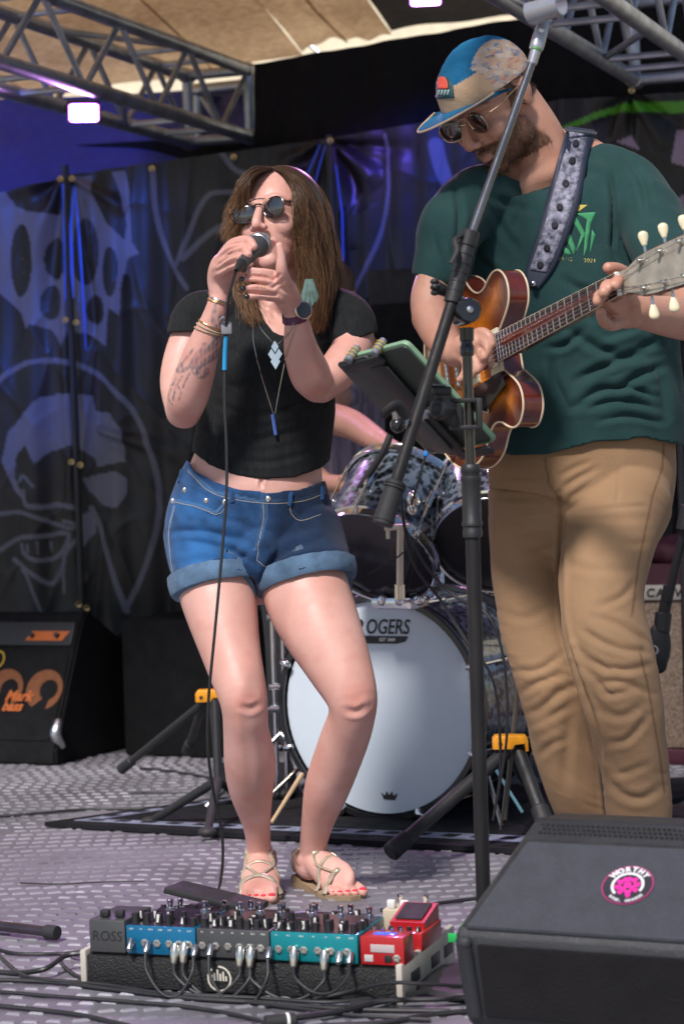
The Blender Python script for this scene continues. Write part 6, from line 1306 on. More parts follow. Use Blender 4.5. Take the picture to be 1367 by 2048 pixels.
def unit(lab, x0, w, mat, dep=.115, h=.056, jacks=(), knobs=(), sw=(), y0=.006, txt=None, cat='effects pedal', name='effects_pedal', topmat=None, group=None):
    Q = PBT @ Matrix.Translation((x0, y0, ZT_)); t = thing(name, lab, cat, Q @ Vector((w / 2, dep / 2, 0)), group)
    mb = MB(); mb.box((0, 0, 0), (w - .001, dep, h), None, .0025); mb.v = [tuple(Q @ (Vector(v) + Vector((w / 2, dep / 2, h / 2)))) for v in mb.v]; mb.build('enclosure', mat, t)
    if topmat: mb = MB(); mb.box((0, 0, 0), (w - .010, dep - .010, .001)); mb.v = [tuple(Q @ (Vector(v) + Vector((w / 2, dep / 2, h + .0007)))) for v in mb.v]; mb.build('face_plate', topmat, t, smooth=False)
    for jx in jacks: jack(Q, jx, h * .42, t)
    for (a, b, r, hh) in knobs: knob(Q, a, b, h + .001, r * .95, hh * 1.15, t)
    for (a, b) in sw: footsw(Q, a, b, h + .001, t)
    return t, Q
rr = random.Random(11)
grey0, Q0 = unit('small grey pedal lettered ROSS at the left end of the board', .004, .073, MAT['enamelgrey'], .12, .060)
me = text_mesh('ROSS', .026, Q0 @ Matrix.Translation((.036, -.0006, .030)) @ Matrix.Rotation(R(90), 4, 'X'), .0004, 0.1, bold=-.0002); link('lettering', me, MAT['black'], grey0)
for a in (.025, .055): pbox(grey0, 'rocker_knob', MAT['black'], (a, .02, .068), (.018, .012, .014), .003, Q0)
kn = lambda n, w, yy: [(.012 + (w - .024) * i / (n - 1) + rr.uniform(-.003, .003), yy + rr.uniform(-.004, .004), rr.choice((.0065, .008)), rr.choice((.012, .016))) for i in range(n)]
u1, Q1 = unit('wide pedal with a metallic blue front, left of centre on the board', .078, .138, MAT['enamelblue'], .15, .052, (.012, .038, .062, .086, .106, .125), kn(6, .138, .020) + kn(5, .138, .045), [(.03, .135), (.10, .135)], topmat=MAT['topplate'])
u2, Q2 = unit('wide dark grey pedal at the centre of the board', .217, .142, MAT['enamelgrey'], .15, .052, (.012, .038, .062, .084, .104, .125), kn(8, .142, .018) + kn(7, .142, .042) + kn(4, .142, .068), [(.03, .14), (.07, .14), (.11, .14)], topmat=MAT['topplate'])
u3, Q3 = unit('wide pedal with a metallic teal front, right of centre on the board', .360, .165, MAT['enamelteal'], .15, .052, (.016, .040, .064, .090, .115, .145), kn(7, .165, .020) + kn(6, .165, .045) + kn(3, .165, .07), [(.03, .14), (.085, .14), (.14, .14)], topmat=MAT['topplate'])
for Q, w, t in ((Q1, .138, u1), (Q2, .142, u2), (Q3, .165, u3)):
    for i in range(7): me = text_mesh(rr.choice(('IN', 'OUT', 'IN L', 'MIDI', 'EXP', '9V', 'OUT R')), .0045, Q @ Matrix.Translation((.012 + i * (w - .024) / 6, -.0004, .046)) @ Matrix.Rotation(R(90), 4, 'X'), .0001); link('lettering', me, MAT['white'], t)
b1, QB1 = unit('flat black pedal in the back row behind the blue one', .06, .15, M('black pedal enamel', (.02, .018, .022), .3, .3), .075, .034, (), kn(5, .15, .02), [(.03, .06), (.12, .06)], y0=.168)
b2, QB2 = unit('long black pedal with a lilac stripe in the back row', .215, .26, M('dark purple pedal enamel', (.035, .02, .045), .3, .4), .075, .036, (), kn(6, .26, .02), [(.02, .06), (.085, .06), (.15, .06), (.22, .06)], y0=.168)
pbox(b2, 'lilac_stripe', M('lilac stripe', (.40, .28, .55), .4), (.10, .045, .038), (.12, .006, .002), .0005, QB2, Matrix.Rotation(R(25), 3, 'Z'))
# right end: two red pedals, a white and a green one
r1, QR1 = unit('larger red pedal with a sloped treadle on the right end of the board', .535, .075, MAT['redenamel'], .12, .034, (), (), (), y0=.11)
mb = MB(); mb.prism([(.0, 0), (.085, 0), (.085, .030), (.0, .012)], .066, QR1 @ Matrix.Translation((.0705, .03, .034)) @ Matrix.Rotation(R(90), 4, 'Z') @ Matrix.Rotation(R(90), 4, 'X') @ Matrix.Translation((0, 0, -.0))  if False else QR1 @ Matrix(((0, 0, 1, .004), (1, 0, 0, .032), (0, 1, 0, .034), (0, 0, 0, 1))), bev=.001); mb.build('treadle', MAT['redenamel'], r1, smooth=False)
mb = MB(); mb.prism([(.01, .0145), (.075, .0285), (.075, .0305), (.01, .0165)], .05, QR1 @ Matrix(((0, 0, 1, .012), (1, 0, 0, .032), (0, 1, 0, .035), (0, 0, 0, 1)))); mb.build('rubber_pad', MAT['rubber'], r1, smooth=False)
for i in range(4): knob(QR1, .012 + i * .017, .016, .034, .005, .008, r1)
r2, QR2 = unit('small red pedal with a blue display in front of the larger red one', .528, .082, MAT['redenamel'], .055, .050, (), (), (), y0=.008)
for i in range(4): mb = MB(); mb.cyl(QR2 @ Vector((.012 + i * .017, .045, .05)), QR2 @ Vector((.012 + i * .017, .045, .056)), .004, n=10); mb.build('push_button', MAT['nickel'], r2)
pbox(r2, 'display', M('blue display', (.02, .08, .55), .2, emit=(.05, .15, 1), es=.6), (.040, .025, .0508), (.040, .016, .0015), .0003, QR2)
pbox(r2, 'label_plate', M('pale label', (.5, .42, .42), .5), (.042, -.0006, .030), (.044, .0012, .014), .0002, QR2); pbox(r2, 'label_plate', M('pale square label', (.55, .5, .5), .5), (.016, -.0006, .012), (.016, .0012, .012), .0002, QR2); pbox(r2, 'usb_port', MAT['black'], (.052, -.0008, .012), (.014, .0016, .012), .0003, QR2); jack(QR2, .068, .014, r2)
g1, QG1 = unit('mint green pedal peeking out behind the wedge monitor', .668, .05, M('mint green enamel', (.16, .45, .20), .4), .11, .045, (), (), [(.02, .09)], y0=.15)
pbox(g1, 'green_tab', M('bright green tape', (.02, .45, .10), .5), (-.006, -.002, .02), (.03, .004, .016), .0005, QG1)
g2, QG2 = unit('cream pedal in the back row beside the red one', .49, .09, M('cream enamel', (.6, .52, .38), .4), .07, .044, (), (), [(.02, .05), (.07, .05)], y0=.245)
for x in (.015, .04): pbox(g2, 'white_switch', MAT['white'], (x, .012, .052), (.016, .012, .016), .003, QG2)
# expression pedal at the back left
EQ = PBQ @ Matrix.Translation((-.012, .41, 0)) @ Matrix.Rotation(R(-6), 4, 'Z'); ex = thing('expression_pedal', 'black treadle pedal standing behind the pedalboard', 'expression pedal', EQ @ Vector((.06, .05, 0)))
pbox(ex, 'base', MAT['black'], (.07, .05, .03), (.16, .09, .055), .006, EQ)
mb = MB(); mb.box((0, 0, 0), (.20, .08, .014), None, .004); mb.v = [tuple(EQ @ (Matrix.Rotation(R(9), 4, 'Y') @ Vector(v) + Vector((.075, .05, .082)))) for v in mb.v]; mb.build('treadle', MAT['rubber'], ex)
# plugs and looping patch cables along the front
pc = [plug(Q1, .012, .026, u1, 'g'), plug(Q1, .045, .022, u1, 'd'), plug(Q1, .100, .020, u1, 'w'), plug(Q1, .118, .022, u1, 'w'), plug(Q2, .0, .020, u2, 'd'), plug(Q2, .030, .022, u2, 'd'), plug(Q2, .088, .020, u2, 'w'), plug(Q2, .108, .020, u2, 'w'), plug(Q3, .0, .022, u3, 'd'), plug(Q3, .048, .024, u3, 'w'), plug(Q3, .105, .020, u3, 'w'), plug(Q3, .132, .020, u3, 'd'), plug(Q3, .152, .020, u3, 'd')]
ci = 0
for i, (a, b, dz, lab) in enumerate(((1, 4, .062, 'leftmost patch cable looping below the blue pedal'), (2, 6, .045, 'patch cable running from the blue to the grey pedal'), (3, 7, .052, 'second patch cable from the blue to the grey pedal'), (5, 8, .075, 'deepest patch cable loop, beside the round logo'), (7, 10, .045, 'patch cable from the grey to the teal pedal'), (9, 12, .040, 'short patch cable under the teal pedal'))):
    A, B = pc[a], pc[b]; mb = MB(); P = [A, A + Vector((.004, -.022, -dz * .45)), A.lerp(B, .35) + Vector((0, -.035, -dz)), A.lerp(B, .7) + Vector((0, -.035, -dz * 1.0)), B + Vector((-.002, -.02, -dz * .4)), B]
    mb.tube(P, .0029, n=8, k=6); o = mb.build('patch_cable', MAT['cable']); tag(o, lab, 'cable', 'patch cables along the pedalboard front')
# cables on the floor
def floorcable(lab, pts, r=.0036, z=.006, col='cable'):
    mb = MB(); mb.tube([fl(p_[0], p_[1], (p_[2] if len(p_) > 2 else z)) for p_ in pts], r, n=8, k=6); o = mb.build('cable', MAT[col]); tag(o, lab, 'cable', 'cables lying on the stage floor')
floorcable('cable entering at left, curving up to the left end cap', [(-40, 1885), (20, 1905), (80, 1908), (140, 1906), (172, 1900, .03)])
floorcable('cable looping round in front of the left end cap', [(175, 1902, .03), (130, 1910), (122, 1925), (160, 1955), (230, 1976), (330, 1990), (460, 2000), (560, 2012), (700, 2030), (860, 2040)])
floorcable('uppermost long cable crossing in front of the pedalboard', [(-40, 1870), (0, 1912), (40, 1946), (80, 1958), (200, 1968), (330, 1986), (520, 1996), (660, 2004), (800, 1990), (920, 1986)], z=.010)
floorcable('cable running straight from the left edge along the board front', [(-40, 1958), (100, 1964), (220, 1978), (380, 1996), (540, 2006), (700, 2018), (900, 2022)], .0042)
floorcable('middle of the three cables sweeping to the lower right', [(-40, 1980), (80, 1990), (240, 2002), (380, 2014), (500, 2036), (560, 2060)])
floorcable('lowest cable sweeping out at the bottom edge', [(-40, 2008), (60, 2018), (160, 2030), (260, 2052)], .0045)
floorcable('thick dark cable ending at the coupling', [(560, 2040), (680, 2022), (780, 1998), (860, 1984), (960, 1972)], .006, .012)
floorcable('cable rising over the board corner to the wedge monitor', [(530, 2012), (620, 2000), (700, 1982, .02), (780, 1966, .05), (850, 1968, .05), (960, 1975, .03)])
floorcable('cable disappearing beneath the right end cap', [(640, 2052), (760, 2046), (860, 2030), (960, 2020)], .005)
floorcable('cable lying between the right end cap and the monitor', [(700, 2008), (800, 2000), (880, 1998), (980, 1992)], .005, .014)
floorcable('thin cable across the floor in front of the drum rug', [(-40, 1634), (60, 1628), (180, 1618), (300, 1616), (420, 1604)], .004)
floorcable('thin cable on the floor left of the rug, nearly straight', [(290, 1762), (200, 1764), (120, 1768), (40, 1766)], .002)
floorcable('short cable between the singer\'s foot and the monitor', [(760, 1820), (820, 1816), (880, 1806), (960, 1796)], .004)
floorcable('cable curving under the black amplifier case', [(280, 1536), (340, 1542), (400, 1552), (450, 1562)], .004)
floorcable('cable bundle end at lower left', [(-30, 1940), (30, 1946), (90, 1938, .02), (130, 1912, .03), (172, 1905, .035)], .005)
cp = thing('cable_coupling', 'black cable connector with a pale tape band at the bottom edge', 'connector', fl(560, 2040))
a, b = fl(530, 2046, .014), fl(590, 2040, .014); zc(a, b, .013, name='connector_body', par_=cp, mat='rubber'); zc(a.lerp(b, .68), a.lerp(b, .80), .0138, name='tape_band', mat='white', par_=cp)
tp = thing('stand_leg_tube', 'loose dark metal tube with a rubber end at the left edge', 'tube', fl(60, 1860))
a, b = fl(-60, 1845, .02) , fl(100, 1864, .02); zc(a, b, .0105, name='tube', mat=M('dark purple steel', (.10, .08, .10), .3, .8), par_=tp); zc(b - (b - a).normalized() * .01, b + (b - a).normalized() * .02, .0145, name='rubber_end', mat='rubber', par_=tp)
# ---------------- drum rug ----------------
def rug(name, pts, z, h, mat, par_=None):
    n = len(pts); vv = [Vector((p_.x, p_.y, z)) for p_ in pts] + [Vector((p_.x, p_.y, z + h)) for p_ in pts]
    mb = MB(); mb.add(vv, [tuple(range(n))[::-1], tuple(range(n, 2 * n))] + [(i, (i + 1) % n, n + (i + 1) % n, n + i) for i in range(n)]); return mb.build(name, mat, par_, smooth=False)
RA, RB, RC, RD = fl(90, 1656), fl(1040, 1712), fl(1500, 1560), fl(470, 1602)
rg = thing('drum_rug', 'black drum rug with a pale striped border under the drum kit', 'rug', RA)
MAT['rug'] = M('black rug', (.014, .014, .017), .9, bump=.8, bs=300, var=.3, spec=.15); MAT['rugl'] = M('pale grey blue rug stripe', (.20, .22, .30), .85, bump=.6, bs=300, var=.35, vs_=40, spec=.2)
rug('pile', [RA, RB, RC, RD], .004, .012, MAT['rug'], rg)
def rl(u, v): a = RA.lerp(RB, u); b = RD.lerp(RC, u); return a.lerp(b, v)
def band(u0, v0, u1, v1, mat, z=.0162): return rug('stripe', [rl(u0, v0), rl(u1, v0), rl(u1, v1), rl(u0, v1)], z, .0012, mat, rg)
band(.035, .07, .98, .135, MAT['rugl']); band(.035, .135, .065, .95, MAT['rugl'])
for i in range(16): band(.06 + i * .057, .088, .06 + i * .057 + .026, .118, MAT['rug'], .0176)
for i in range(5): band(.043, .2 + i * .14, .057, .26 + i * .14, MAT['rug'], .0176)
# ---------------- drum kit ----------------
def lin(n_): n_ = Vector(n_).normalized(); return n_.to_track_quat('Z', 'Y').to_matrix().to_4x4()
def pearl():
    m = bpy.data.materials.new('black diamond pearl wrap'); m.use_nodes = True; t = m.node_tree; N = t.nodes; L = t.links; b = N['Principled BSDF']
    tc = N.new('ShaderNodeTexCoord'); v = N.new('ShaderNodeTexVoronoi'); v.inputs['Scale'].default_value = 62; v.inputs['Randomness'].default_value = 1; n = N.new('ShaderNodeTexNoise'); n.inputs['Scale'].default_value = 26; n.inputs['Detail'].default_value = 6; n.inputs['Distortion'].default_value = 2.5
    L.new(tc.outputs['Object'], v.inputs['Vector']); L.new(tc.outputs['Object'], n.inputs['Vector']); mx = N.new('ShaderNodeMath'); mx.operation = 'MULTIPLY'; L.new(v.outputs['Distance'], mx.inputs[0]); L.new(n.outputs[0], mx.inputs[1])
    r = N.new('ShaderNodeValToRGB'); r.color_ramp.elements[0].position = .10; r.color_ramp.elements[0].color = (.010, .012, .016, 1); r.color_ramp.elements[1].position = .34; r.color_ramp.elements[1].color = (.17, .21, .26, 1); e = r.color_ramp.elements.new(.2); e.color = (.03, .04, .05, 1)
    L.new(mx.outputs[0], r.inputs[0]); L.new(r.outputs[0], b.inputs['Base Color']); b.inputs['Roughness'].default_value = .22; b.inputs['Coat Weight'].default_value = .8; b.inputs['Metallic'].default_value = .35; return m
MAT['pearl'] = pearl(); MAT['drumhead'] = M('coated white drum head', (.58, .66, .74), .5, var=.04, vs_=6, bump=.1, bs=300); MAT['clearhead'] = M('dark smoky drum head', (.020, .017, .024), .22, var=.3, coat=.3); MAT['hoop'] = M('glossy black hoop', (.012, .012, .014), .22, coat=.5)
def drum(name, lab, c, ax, r, dep, front, hoop, nl, group=None, top=None, hoopr=.010):
    """c = centre of the near head, ax = unit vector from the near head to the far head"""
    ax = Vector(ax).normalized(); Q = Matrix.Translation(c) @ lin(ax); t = thing(name, lab, 'drum', c, group)
    mb = MB(); mb.lathe([(r - .004, .004), (r, .006), (r, dep - .006), (r - .004, dep - .004)], Q, 64); mb.build('shell', MAT['pearl'], t)
    mb = MB(); mb.lathe([(.0001, -.001), (r * .9, -.0005), (r - .003, .002), (r - .001, .012)], Q, 64); hd_ = mb.build('front_head' if hoop == MAT['hoop'] else 'bottom_head', front, t)
    mb = MB(); mb.lathe([(.0001, dep + .001), (r - .003, dep - .002), (r - .001, dep - .012)], Q, 64); mb.build('batter_head', top or MAT['drumhead'], t)
    for z0, z1 in ((-.012, .026), (dep - .026, dep + .012)):
        if hoop == MAT['hoop']: mb = MB(); mb.lathe([(r + .002, z0), (r + .016, z0), (r + .018, z0 + .003), (r + .018, z1 - .003), (r + .016, z1), (r + .002, z1), (r + .002, z0)], Q, 72); h_ = mb.build('hoop', hoop, t)
        else:
            s_ = -1 if z0 < 0 else 1; zz = 0 if z0 < 0 else dep
            mb = MB(); mb.lathe([(r - .001, zz - s_ * .004), (r + .002, zz + s_ * .012), (r + .007, zz + s_ * .013), (r + .005, zz + s_ * .009), (r + .006, zz - s_ * .010), (r + .011, zz - s_ * .014), (r + .004, zz - s_ * .015), (r - .001, zz - s_ * .004)], Q, 72); mb.build('hoop', hoop, t)
    for k in range(nl):
        a = 2 * math.pi * (k + .5) / nl; rd = Vector((math.cos(a), math.sin(a), 0)); P = lambda rr_, z: Q @ (rd * rr_ + Vector((0, 0, z)))
        mb = MB(); mb.cyl(P(r + .008, dep * .5 - .028), P(r + .008, dep * .5 + .028), .009, n=10, bev=.003); mb.ell(P(r + .004, dep * .5), (.010, .010, .010), None, 10, 6); lg_ = mb.build('lug', MAT['chrome'], t)
        mb = MB(); mb.cyl(P(r + .012, -.010), P(r + .012, dep + .010), .0028, n=6); mb.build('tension_rod', MAT['chrome'], lg_)
        if hoop == MAT['hoop']:
            for z in (-.016,): mb = MB(); mb.limbw([[*P(r + .001, z + .0), .007, .8], [*P(r + .014, z - .003), .009, .8], [*P(r + .024, z + .010), .008, .8], [*P(r + .022, z + .05), .006, .8]], 3, 10); mb.build('claw', MAT['chrome'], t)
    return t, Q
KC = at(760, 1430, 5.93); KN = Vector((.47, .883, 0)).normalized(); KC.z = .302
kick, KQ = drum('bass_drum', 'large bass drum with a white front head lettered ROGERS and black hoops', KC, KN, .278, .40, MAT['drumhead'], MAT['hoop'], 8)
KX = Vector((.883, -.47, 0)); FQ = Matrix((KX, Vector((0, 0, 1)), -KN)).transposed().to_4x4(); FQ.translation = KC - KN * .0022
MAT['ink'] = M('black print', (.015, .016, .018), .5)
lgo = thing_part('head_logo', kick)
me = text_mesh('R', .062, FQ @ Matrix.Translation((-.058, .205, 0)), .0004, .22, bold=.0006); link('letter', me, MAT['ink'], lgo)
me = text_mesh('OGERS', .045, FQ @ Matrix.Translation((.028, .208, 0)) @ Matrix.Diagonal((.9, 1.2, 1, 1)), .0004, .22, bold=.0006, space=1.0); link('letter', me, MAT['ink'], lgo)
mb = MB(); mb.prism([(-.075, .166), (-.045, .186), (.088, .186), (.080, .172), (.055, .166)], .0006, FQ); mb.build('ribbon', MAT['ink'], lgo, smooth=False)
me = text_mesh('EST 1849', .012, FQ @ Matrix.Translation((.028, .176, .001)), .0004, .1, bold=.0003); link('letter', me, MAT['white'], lgo)
mb = MB(); mb.prism([(-.016, -.238), (.016, -.238), (.024, -.220), (.012, -.227), (.008, -.216), (0, -.226), (-.008, -.216), (-.012, -.227), (-.024, -.220)], .0006, FQ @ Matrix.Translation((.02, 0, 0))); mb.build('crown_mark', MAT['ink'], lgo, smooth=False)
for s in (-1, 1):
    a = KC + KN * .10 + KX * s * .24 + Vector((0, 0, -.13)); b = KC - KN * .06 + KX * s * .36; b.z = .02
    zc(a, b, .0065, .005, name='spur', mat='nickel', par_=kick)
T1c = at(752, 1112, 5.68); t1, TQ1 = drum('tom_drum', 'pearl wrapped tom tilted up on the left, above the bass drum', T1c, (.36, .66, .68), .150, .23, MAT['clearhead'], MAT['chrome'], 6, 'rack toms', MAT['drumhead'])
T2c = at(985, 1086, 5.62); t2, TQ2 = drum('tom_drum', 'pearl wrapped tom on the right, half hidden by the guitarist\'s leg', T2c, (.10, .80, .60), .142, .22, M('black drum head', (.008, .008, .010), .4), MAT['chrome'], 6, 'rack toms', MAT['drumhead'])
snare, SQ_ = drum('snare_drum', 'small pearl snare drum glimpsed between the tom and the bass drum', at(765, 1196, 6.35), (.02, .25, .97), .165, .13, MAT['clearhead'], MAT['chrome'], 8, None, MAT['drumhead'])
fl_, _q = drum('floor_tom', 'floor tom glimpsed between the guitarist\'s legs and the stand', fl(1050, 1560) + Vector((.02, .1, .18)), (.05, .05, 1), .19, .36, MAT['clearhead'], MAT['chrome'], 8, None, MAT['drumhead'])
for k in range(3): a = k * R(120) + .3; c = fl(1050, 1560) + Vector((.02, .1, 0)); zc(c + Vector((math.cos(a) * .2, math.sin(a) * .2, .0)), c + Vector((math.cos(a) * .2, math.sin(a) * .2, .32)), .005, name='leg', mat='chrome', par_=fl_)
# tom mount post
tm = thing('tom_mount', 'cream T shaped tom mount post on top of the bass drum', 'drum mount', at(797, 1200, 5.9))
MAT['crm'] = M('aged nickel post', (.66, .60, .50), .35, .5)
zc(at(799, 1198, 5.52), at(800, 1056, 5.50), .0085, name='post', mat='crm', par_=tm); zc(at(768, 1056, 5.50), at(818, 1053, 5.50), .0075, name='crossbar', mat='crm', par_=tm); zc(at(775, 1056, 5.50), at(776, 1078, 5.50), .005, name='pin', mat='crm', par_=tm); zc(at(799, 1200, 5.52), at(799, 1168, 5.52), .0125, name='collar', mat='nickel', par_=tm)
mb = MB(); c = at(800, 1204, 5.80); mb.box(c, (.12, .10, .03), Matrix.Rotation(R(-28), 3, 'Z'), .008)
for dx in (-.05, .0, .05): mb.ell(c + KX * dx + Vector((0, -.05, .008)), (.016, .012, .016), None, 12, 8)
mb.build('bracket', MAT['chrome'], tm); zc(at(822, 1010, 5.60), at(826, 960, 5.72), .012, name='clamp', mat='crm', par_=tm); mb = MB(); mb.ell(at(826, 1000, 5.58), (.018, .014, .022)); mb.ell(at(823, 1020, 5.58), (.014, .012, .016)); mb.build('wing_bolt', MAT['nickel'], tm)
zc(at(800, 1204, 5.80), at(799, 1192, 5.53), .010, name='arm', mat='chrome', par_=tm)
# clip-on microphones on the toms
for lab, P, e in (('slim drum microphone clipped to the left tom rim', [(700, 1010, 5.7), (712, 985, 5.68), (730, 960, 5.66), (765, 905, 5.64), (780, 870, 5.64)], (700, 1040)), ('thin microphone gooseneck with a blue tip above the tom', [(822, 1010, 5.45), (836, 960, 5.45), (852, 905, 5.45)], None)):
    t = thing('drum_microphone', lab, 'drum microphone', at(*P[0])); mb = MB(); mb.tube([at(*q) for q in P], .009 if e else .0028, n=8, k=4); mb.build('gooseneck', MAT['rubber'] if e else MAT['cable'], t)
    if e: zc(at(694, 1020, 5.68), at(716, 975, 5.68), .015, name='capsule', mat=M('grey mic body', (.12, .13, .14), .4), par_=t)
    else: zc(at(850, 912, 5.45), at(856, 897, 5.45), .006, name='blue_tip', mat=M('blue tape', (.03, .25, .75), .4), par_=t)
def hang(lab, P, r=.0035, nm='cable', grp='cables hanging at the drum kit'):
    mb = MB(); mb.tube([at(*q) for q in P], r, n=8, k=6); o = mb.build(nm, MAT['cable']); tag(o, lab, 'cable', grp)
hang('cable falling in front of the tom to the stand', [(800, 960, 5.42), (806, 1040, 5.4), (828, 1130, 5.4), (880, 1200, 5.38), (930, 1280, 5.3), (985, 1360, 5.3), (1000, 1500, 5.35), (995, 1600, 5.4)])
hang('second cable falling beside it, more to the right', [(806, 1050, 5.42), (850, 1130, 5.4), (905, 1190, 5.38), (975, 1230, 5.32), (1008, 1330, 5.3), (1012, 1480, 5.32), (985, 1640, 5.4)])
hang('cable curling down by the drummer\'s hand', [(775, 880, 5.9), (750, 930, 5.88), (720, 960, 5.86), (705, 1020, 5.86)], .005)
hang('thin cable crossing the dark tom head', [(860, 1050, 5.5), (800, 1110, 5.48), (735, 1150, 5.5)], .002)
hang('thin light cable hanging beside the floor stand', [(1012, 1560, 5.1), (1005, 1620, 5.1), (1000, 1660, 5.1)], .003)
# chrome hardware stand left of the bass drum
cs = thing('cymbal_stand', 'chrome drum stand left of the bass drum', 'drum stand', fl(566, 1600)); cbs = fl(566, 1612)
for dx in (-.013, .014): zc(Vector((cbs.x + dx, cbs.y, .03)), Vector((cbs.x + dx, cbs.y, .60)), .007, name='tube', mat='chrome', par_=cs)
for z, s in ((.27, .055), (.52, .03), (.33, .03)): 
    mb = MB(); mb.box((cbs.x, cbs.y - .01, z), (s, .03, .022), None, .005); mb.cyl((cbs.x - s * .9, cbs.y - .02, z), (cbs.x + s * .9, cbs.y - .02, z), .009, n=12, bev=.002); mb.build('clamp', MAT['chrome'], cs)
for k in range(3): a = R(200 + 120 * k); zc(Vector((cbs.x, cbs.y, .2)), Vector((cbs.x + .22 * math.cos(a), cbs.y + .22 * math.sin(a), .015)), .007, name='leg', mat='steel', par_=cs)
ds_ = thing('drumstick', 'pale wooden drumstick leaning against the bass drum', 'drumstick', fl(545, 1640)); zc(at(604, 1548, 5.75), at(543, 1645, 5.62), .0065, .0045, name='stick', mat=M('pale hickory', (.55, .40, .22), .5, stretch=(1, 1, .2)), par_=ds_)
st2 = thing('tripod_base', 'low black tripod base standing on the rug left of the singer\'s calves', 'stand', fl(430, 1640))
for a, b, r_ in (((436, 1560, 5.9), (300, 1664, 6.0), .013), ((436, 1560, 5.9), (415, 1664, 5.75), .013), ((436, 1560, 5.9), (520, 1640, 6.1), .011), ((430, 1400, 5.95), (436, 1565, 5.9), .012)): 
    P, Q_ = at(*a), at(*b); Q_.z = max(Q_.z, .012); zc(P, Q_, r_, r_ * .8, name='leg', mat='black', par_=st2)
for q in ((300, 1664, 6.0), (415, 1664, 5.75)): c = at(*q); c.z = max(c.z, .014); mb = MB(); mb.ell(c, (.024, .022, .014)); mb.build('rubber_foot', MAT['rubber'], st2)
# low black guitar stands with yellow yokes
MAT['yellow'] = M('yellow orange rubber', (.85, .34, .012), .5, var=.08)
def gstand(lab, yoke, legs, Y, pole=None, r_=.016):
    c = at(yoke[0], yoke[1], Y); t = thing('instrument_stand', lab, 'instrument stand', (c.x, c.y, 0), 'black instrument stands with yellow yokes'); w = yoke[2] * Y / FPX
    mb = MB(); mb.prism([(-w / 2, -.014), (-w / 2, .010), (-w * .42, .018), (-w * .1, .018), (w * .08, .018), (w * .45, .016), (w / 2, .006), (w / 2, -.02), (w * .42, -.02), (w * .40, -.002), (w * .12, -.004), (w * .05, -.014)], .05, Matrix.Translation(c) @ Matrix.Rotation(R(90), 4, 'X') @ Matrix.Translation((0, 0, -.02)), bev=.003); y_ = mb.build('yoke', MAT['yellow'], t)
    mb = MB(); mb.cyl(c + Vector((-w * .3, -.032, 0)), c + Vector((-w * .3, -.028, 0)), .005, n=10); mb.build('pin', MAT['black'], y_)
    for a, b in legs:
        P, Q_ = at(*a), at(*b); Q_.z = max(Q_.z, .018); zc(P, Q_, r_, r_ * .92, name='leg', mat='black', par_=t); mb = MB(); d_ = (Q_ - P).normalized(); mb.cyl(Q_ - d_ * .05, Q_ + d_ * .012, r_ * 1.25, r_ * 1.35, 14, .004); mb.build('rubber_foot', MAT['rubber'], t)
    if pole: zc(at(*pole[0]), at(*pole[1]), .006, name='neck_pole', mat=M('dull bronze tube', (.14, .12, .10), .4, .6), par_=t)
gstand('stand with a yellow yoke behind the microphone cable at left', (420, 1392, 56), [((415, 1400, 6.3), (246, 1536, 6.55)), ((425, 1400, 6.3), (440, 1560, 6.2)), ((408, 1404, 6.35), (375, 1500, 6.6))], 6.3, None, .012)
gstand('stand with a yellow yoke between the microphone pole and the guitarist', (1019, 1484, 70), [((1010, 1505, 5.45), (786, 1700, 5.25)), ((1035, 1500, 5.45), (1090, 1650, 5.35)), ((1010, 1500, 5.5), (1060, 1570, 5.8))], 5.45, [(1042, 1300, 5.5), (1008, 1640, 5.5)], .017)
zc(at(985, 1530, 5.7), at(1044, 1625, 5.7), .004, name='tube_strip', mat=M('pale blue strip', (.25, .5, .6), .4), par_=bpy.data.objects['instrument_stand.001'])
# ---------------- the drummer ----------------
DR = thing('person', 'seated drummer in a striped purple shirt, mostly hidden behind the singer', 'person', fl(640, 1500))
MAT['skin3'] = M('tanned skin', (.34, .17, .12), .5, var=.08, sss=.12, bump=.15, bs=200)
mb = MB(); HD = Matrix.Translation(at(655, 600, 7.0)) @ Matrix.Rotation(R(-15), 4, 'Z') @ Matrix.Rotation(R(8), 4, 'X'); head(mb, HD, 1.0, True)
mb.limb([(657, 640, 7.02, 38), (657, 690, 7.05, 42), (655, 730, 7.08, 90, .6)]); mb.limb([(655, 730, 7.08, 120, .55), (652, 830, 7.08, 112, .65), (650, 960, 7.08, 105, .7), (650, 1040, 7.05, 110, .8)], 5, 30)
mb.limb([(580, 750, 7.05, 36), (556, 850, 6.9, 32), (580, 905, 6.75, 28), (640, 960, 6.4, 22), (668, 968, 6.3, 18)]); mb.limb([(725, 745, 7.05, 34), (650, 812, 6.75, 34), (640, 830, 6.6, 33), (700, 848, 6.35, 30), (755, 882, 6.15, 24), (778, 895, 6.08, 19)])
mb.limb([(664, 968, 6.32, 20), (690, 970, 6.24, 18)], n=14); mb.limb([(775, 893, 6.09, 19), (800, 905, 6.0, 17)], n=14)
for (x, y, Y, dx, dy) in ((684, 965, 6.25, 16, 6), (797, 902, 6.02, 12, 10)):
    for i in range(4): mb.limb([(x, y - 10 + i * 8, Y - .01, 6.5), (x + dx, y - 10 + i * 7 + dy * .3, Y - .03, 6), (x + dx * .8, y - 2 + i * 7 + dy, Y - .045, 5)], 3, 8)
    mb.limb([(x - 4, y - 10, Y - .02, 6.5), (x + dx * .8, y - 14, Y - .04, 5.5)], 3, 8)
link('body', remesh(mb, .0055, 3), MAT['skin3'], DR)
DS = M('purple striped shirt', (.10, .08, .11), .85, var=.5, tint=(.26, .20, .27), stretch=(9, 9, .4), vs_=7, bump=.3, bs=200)
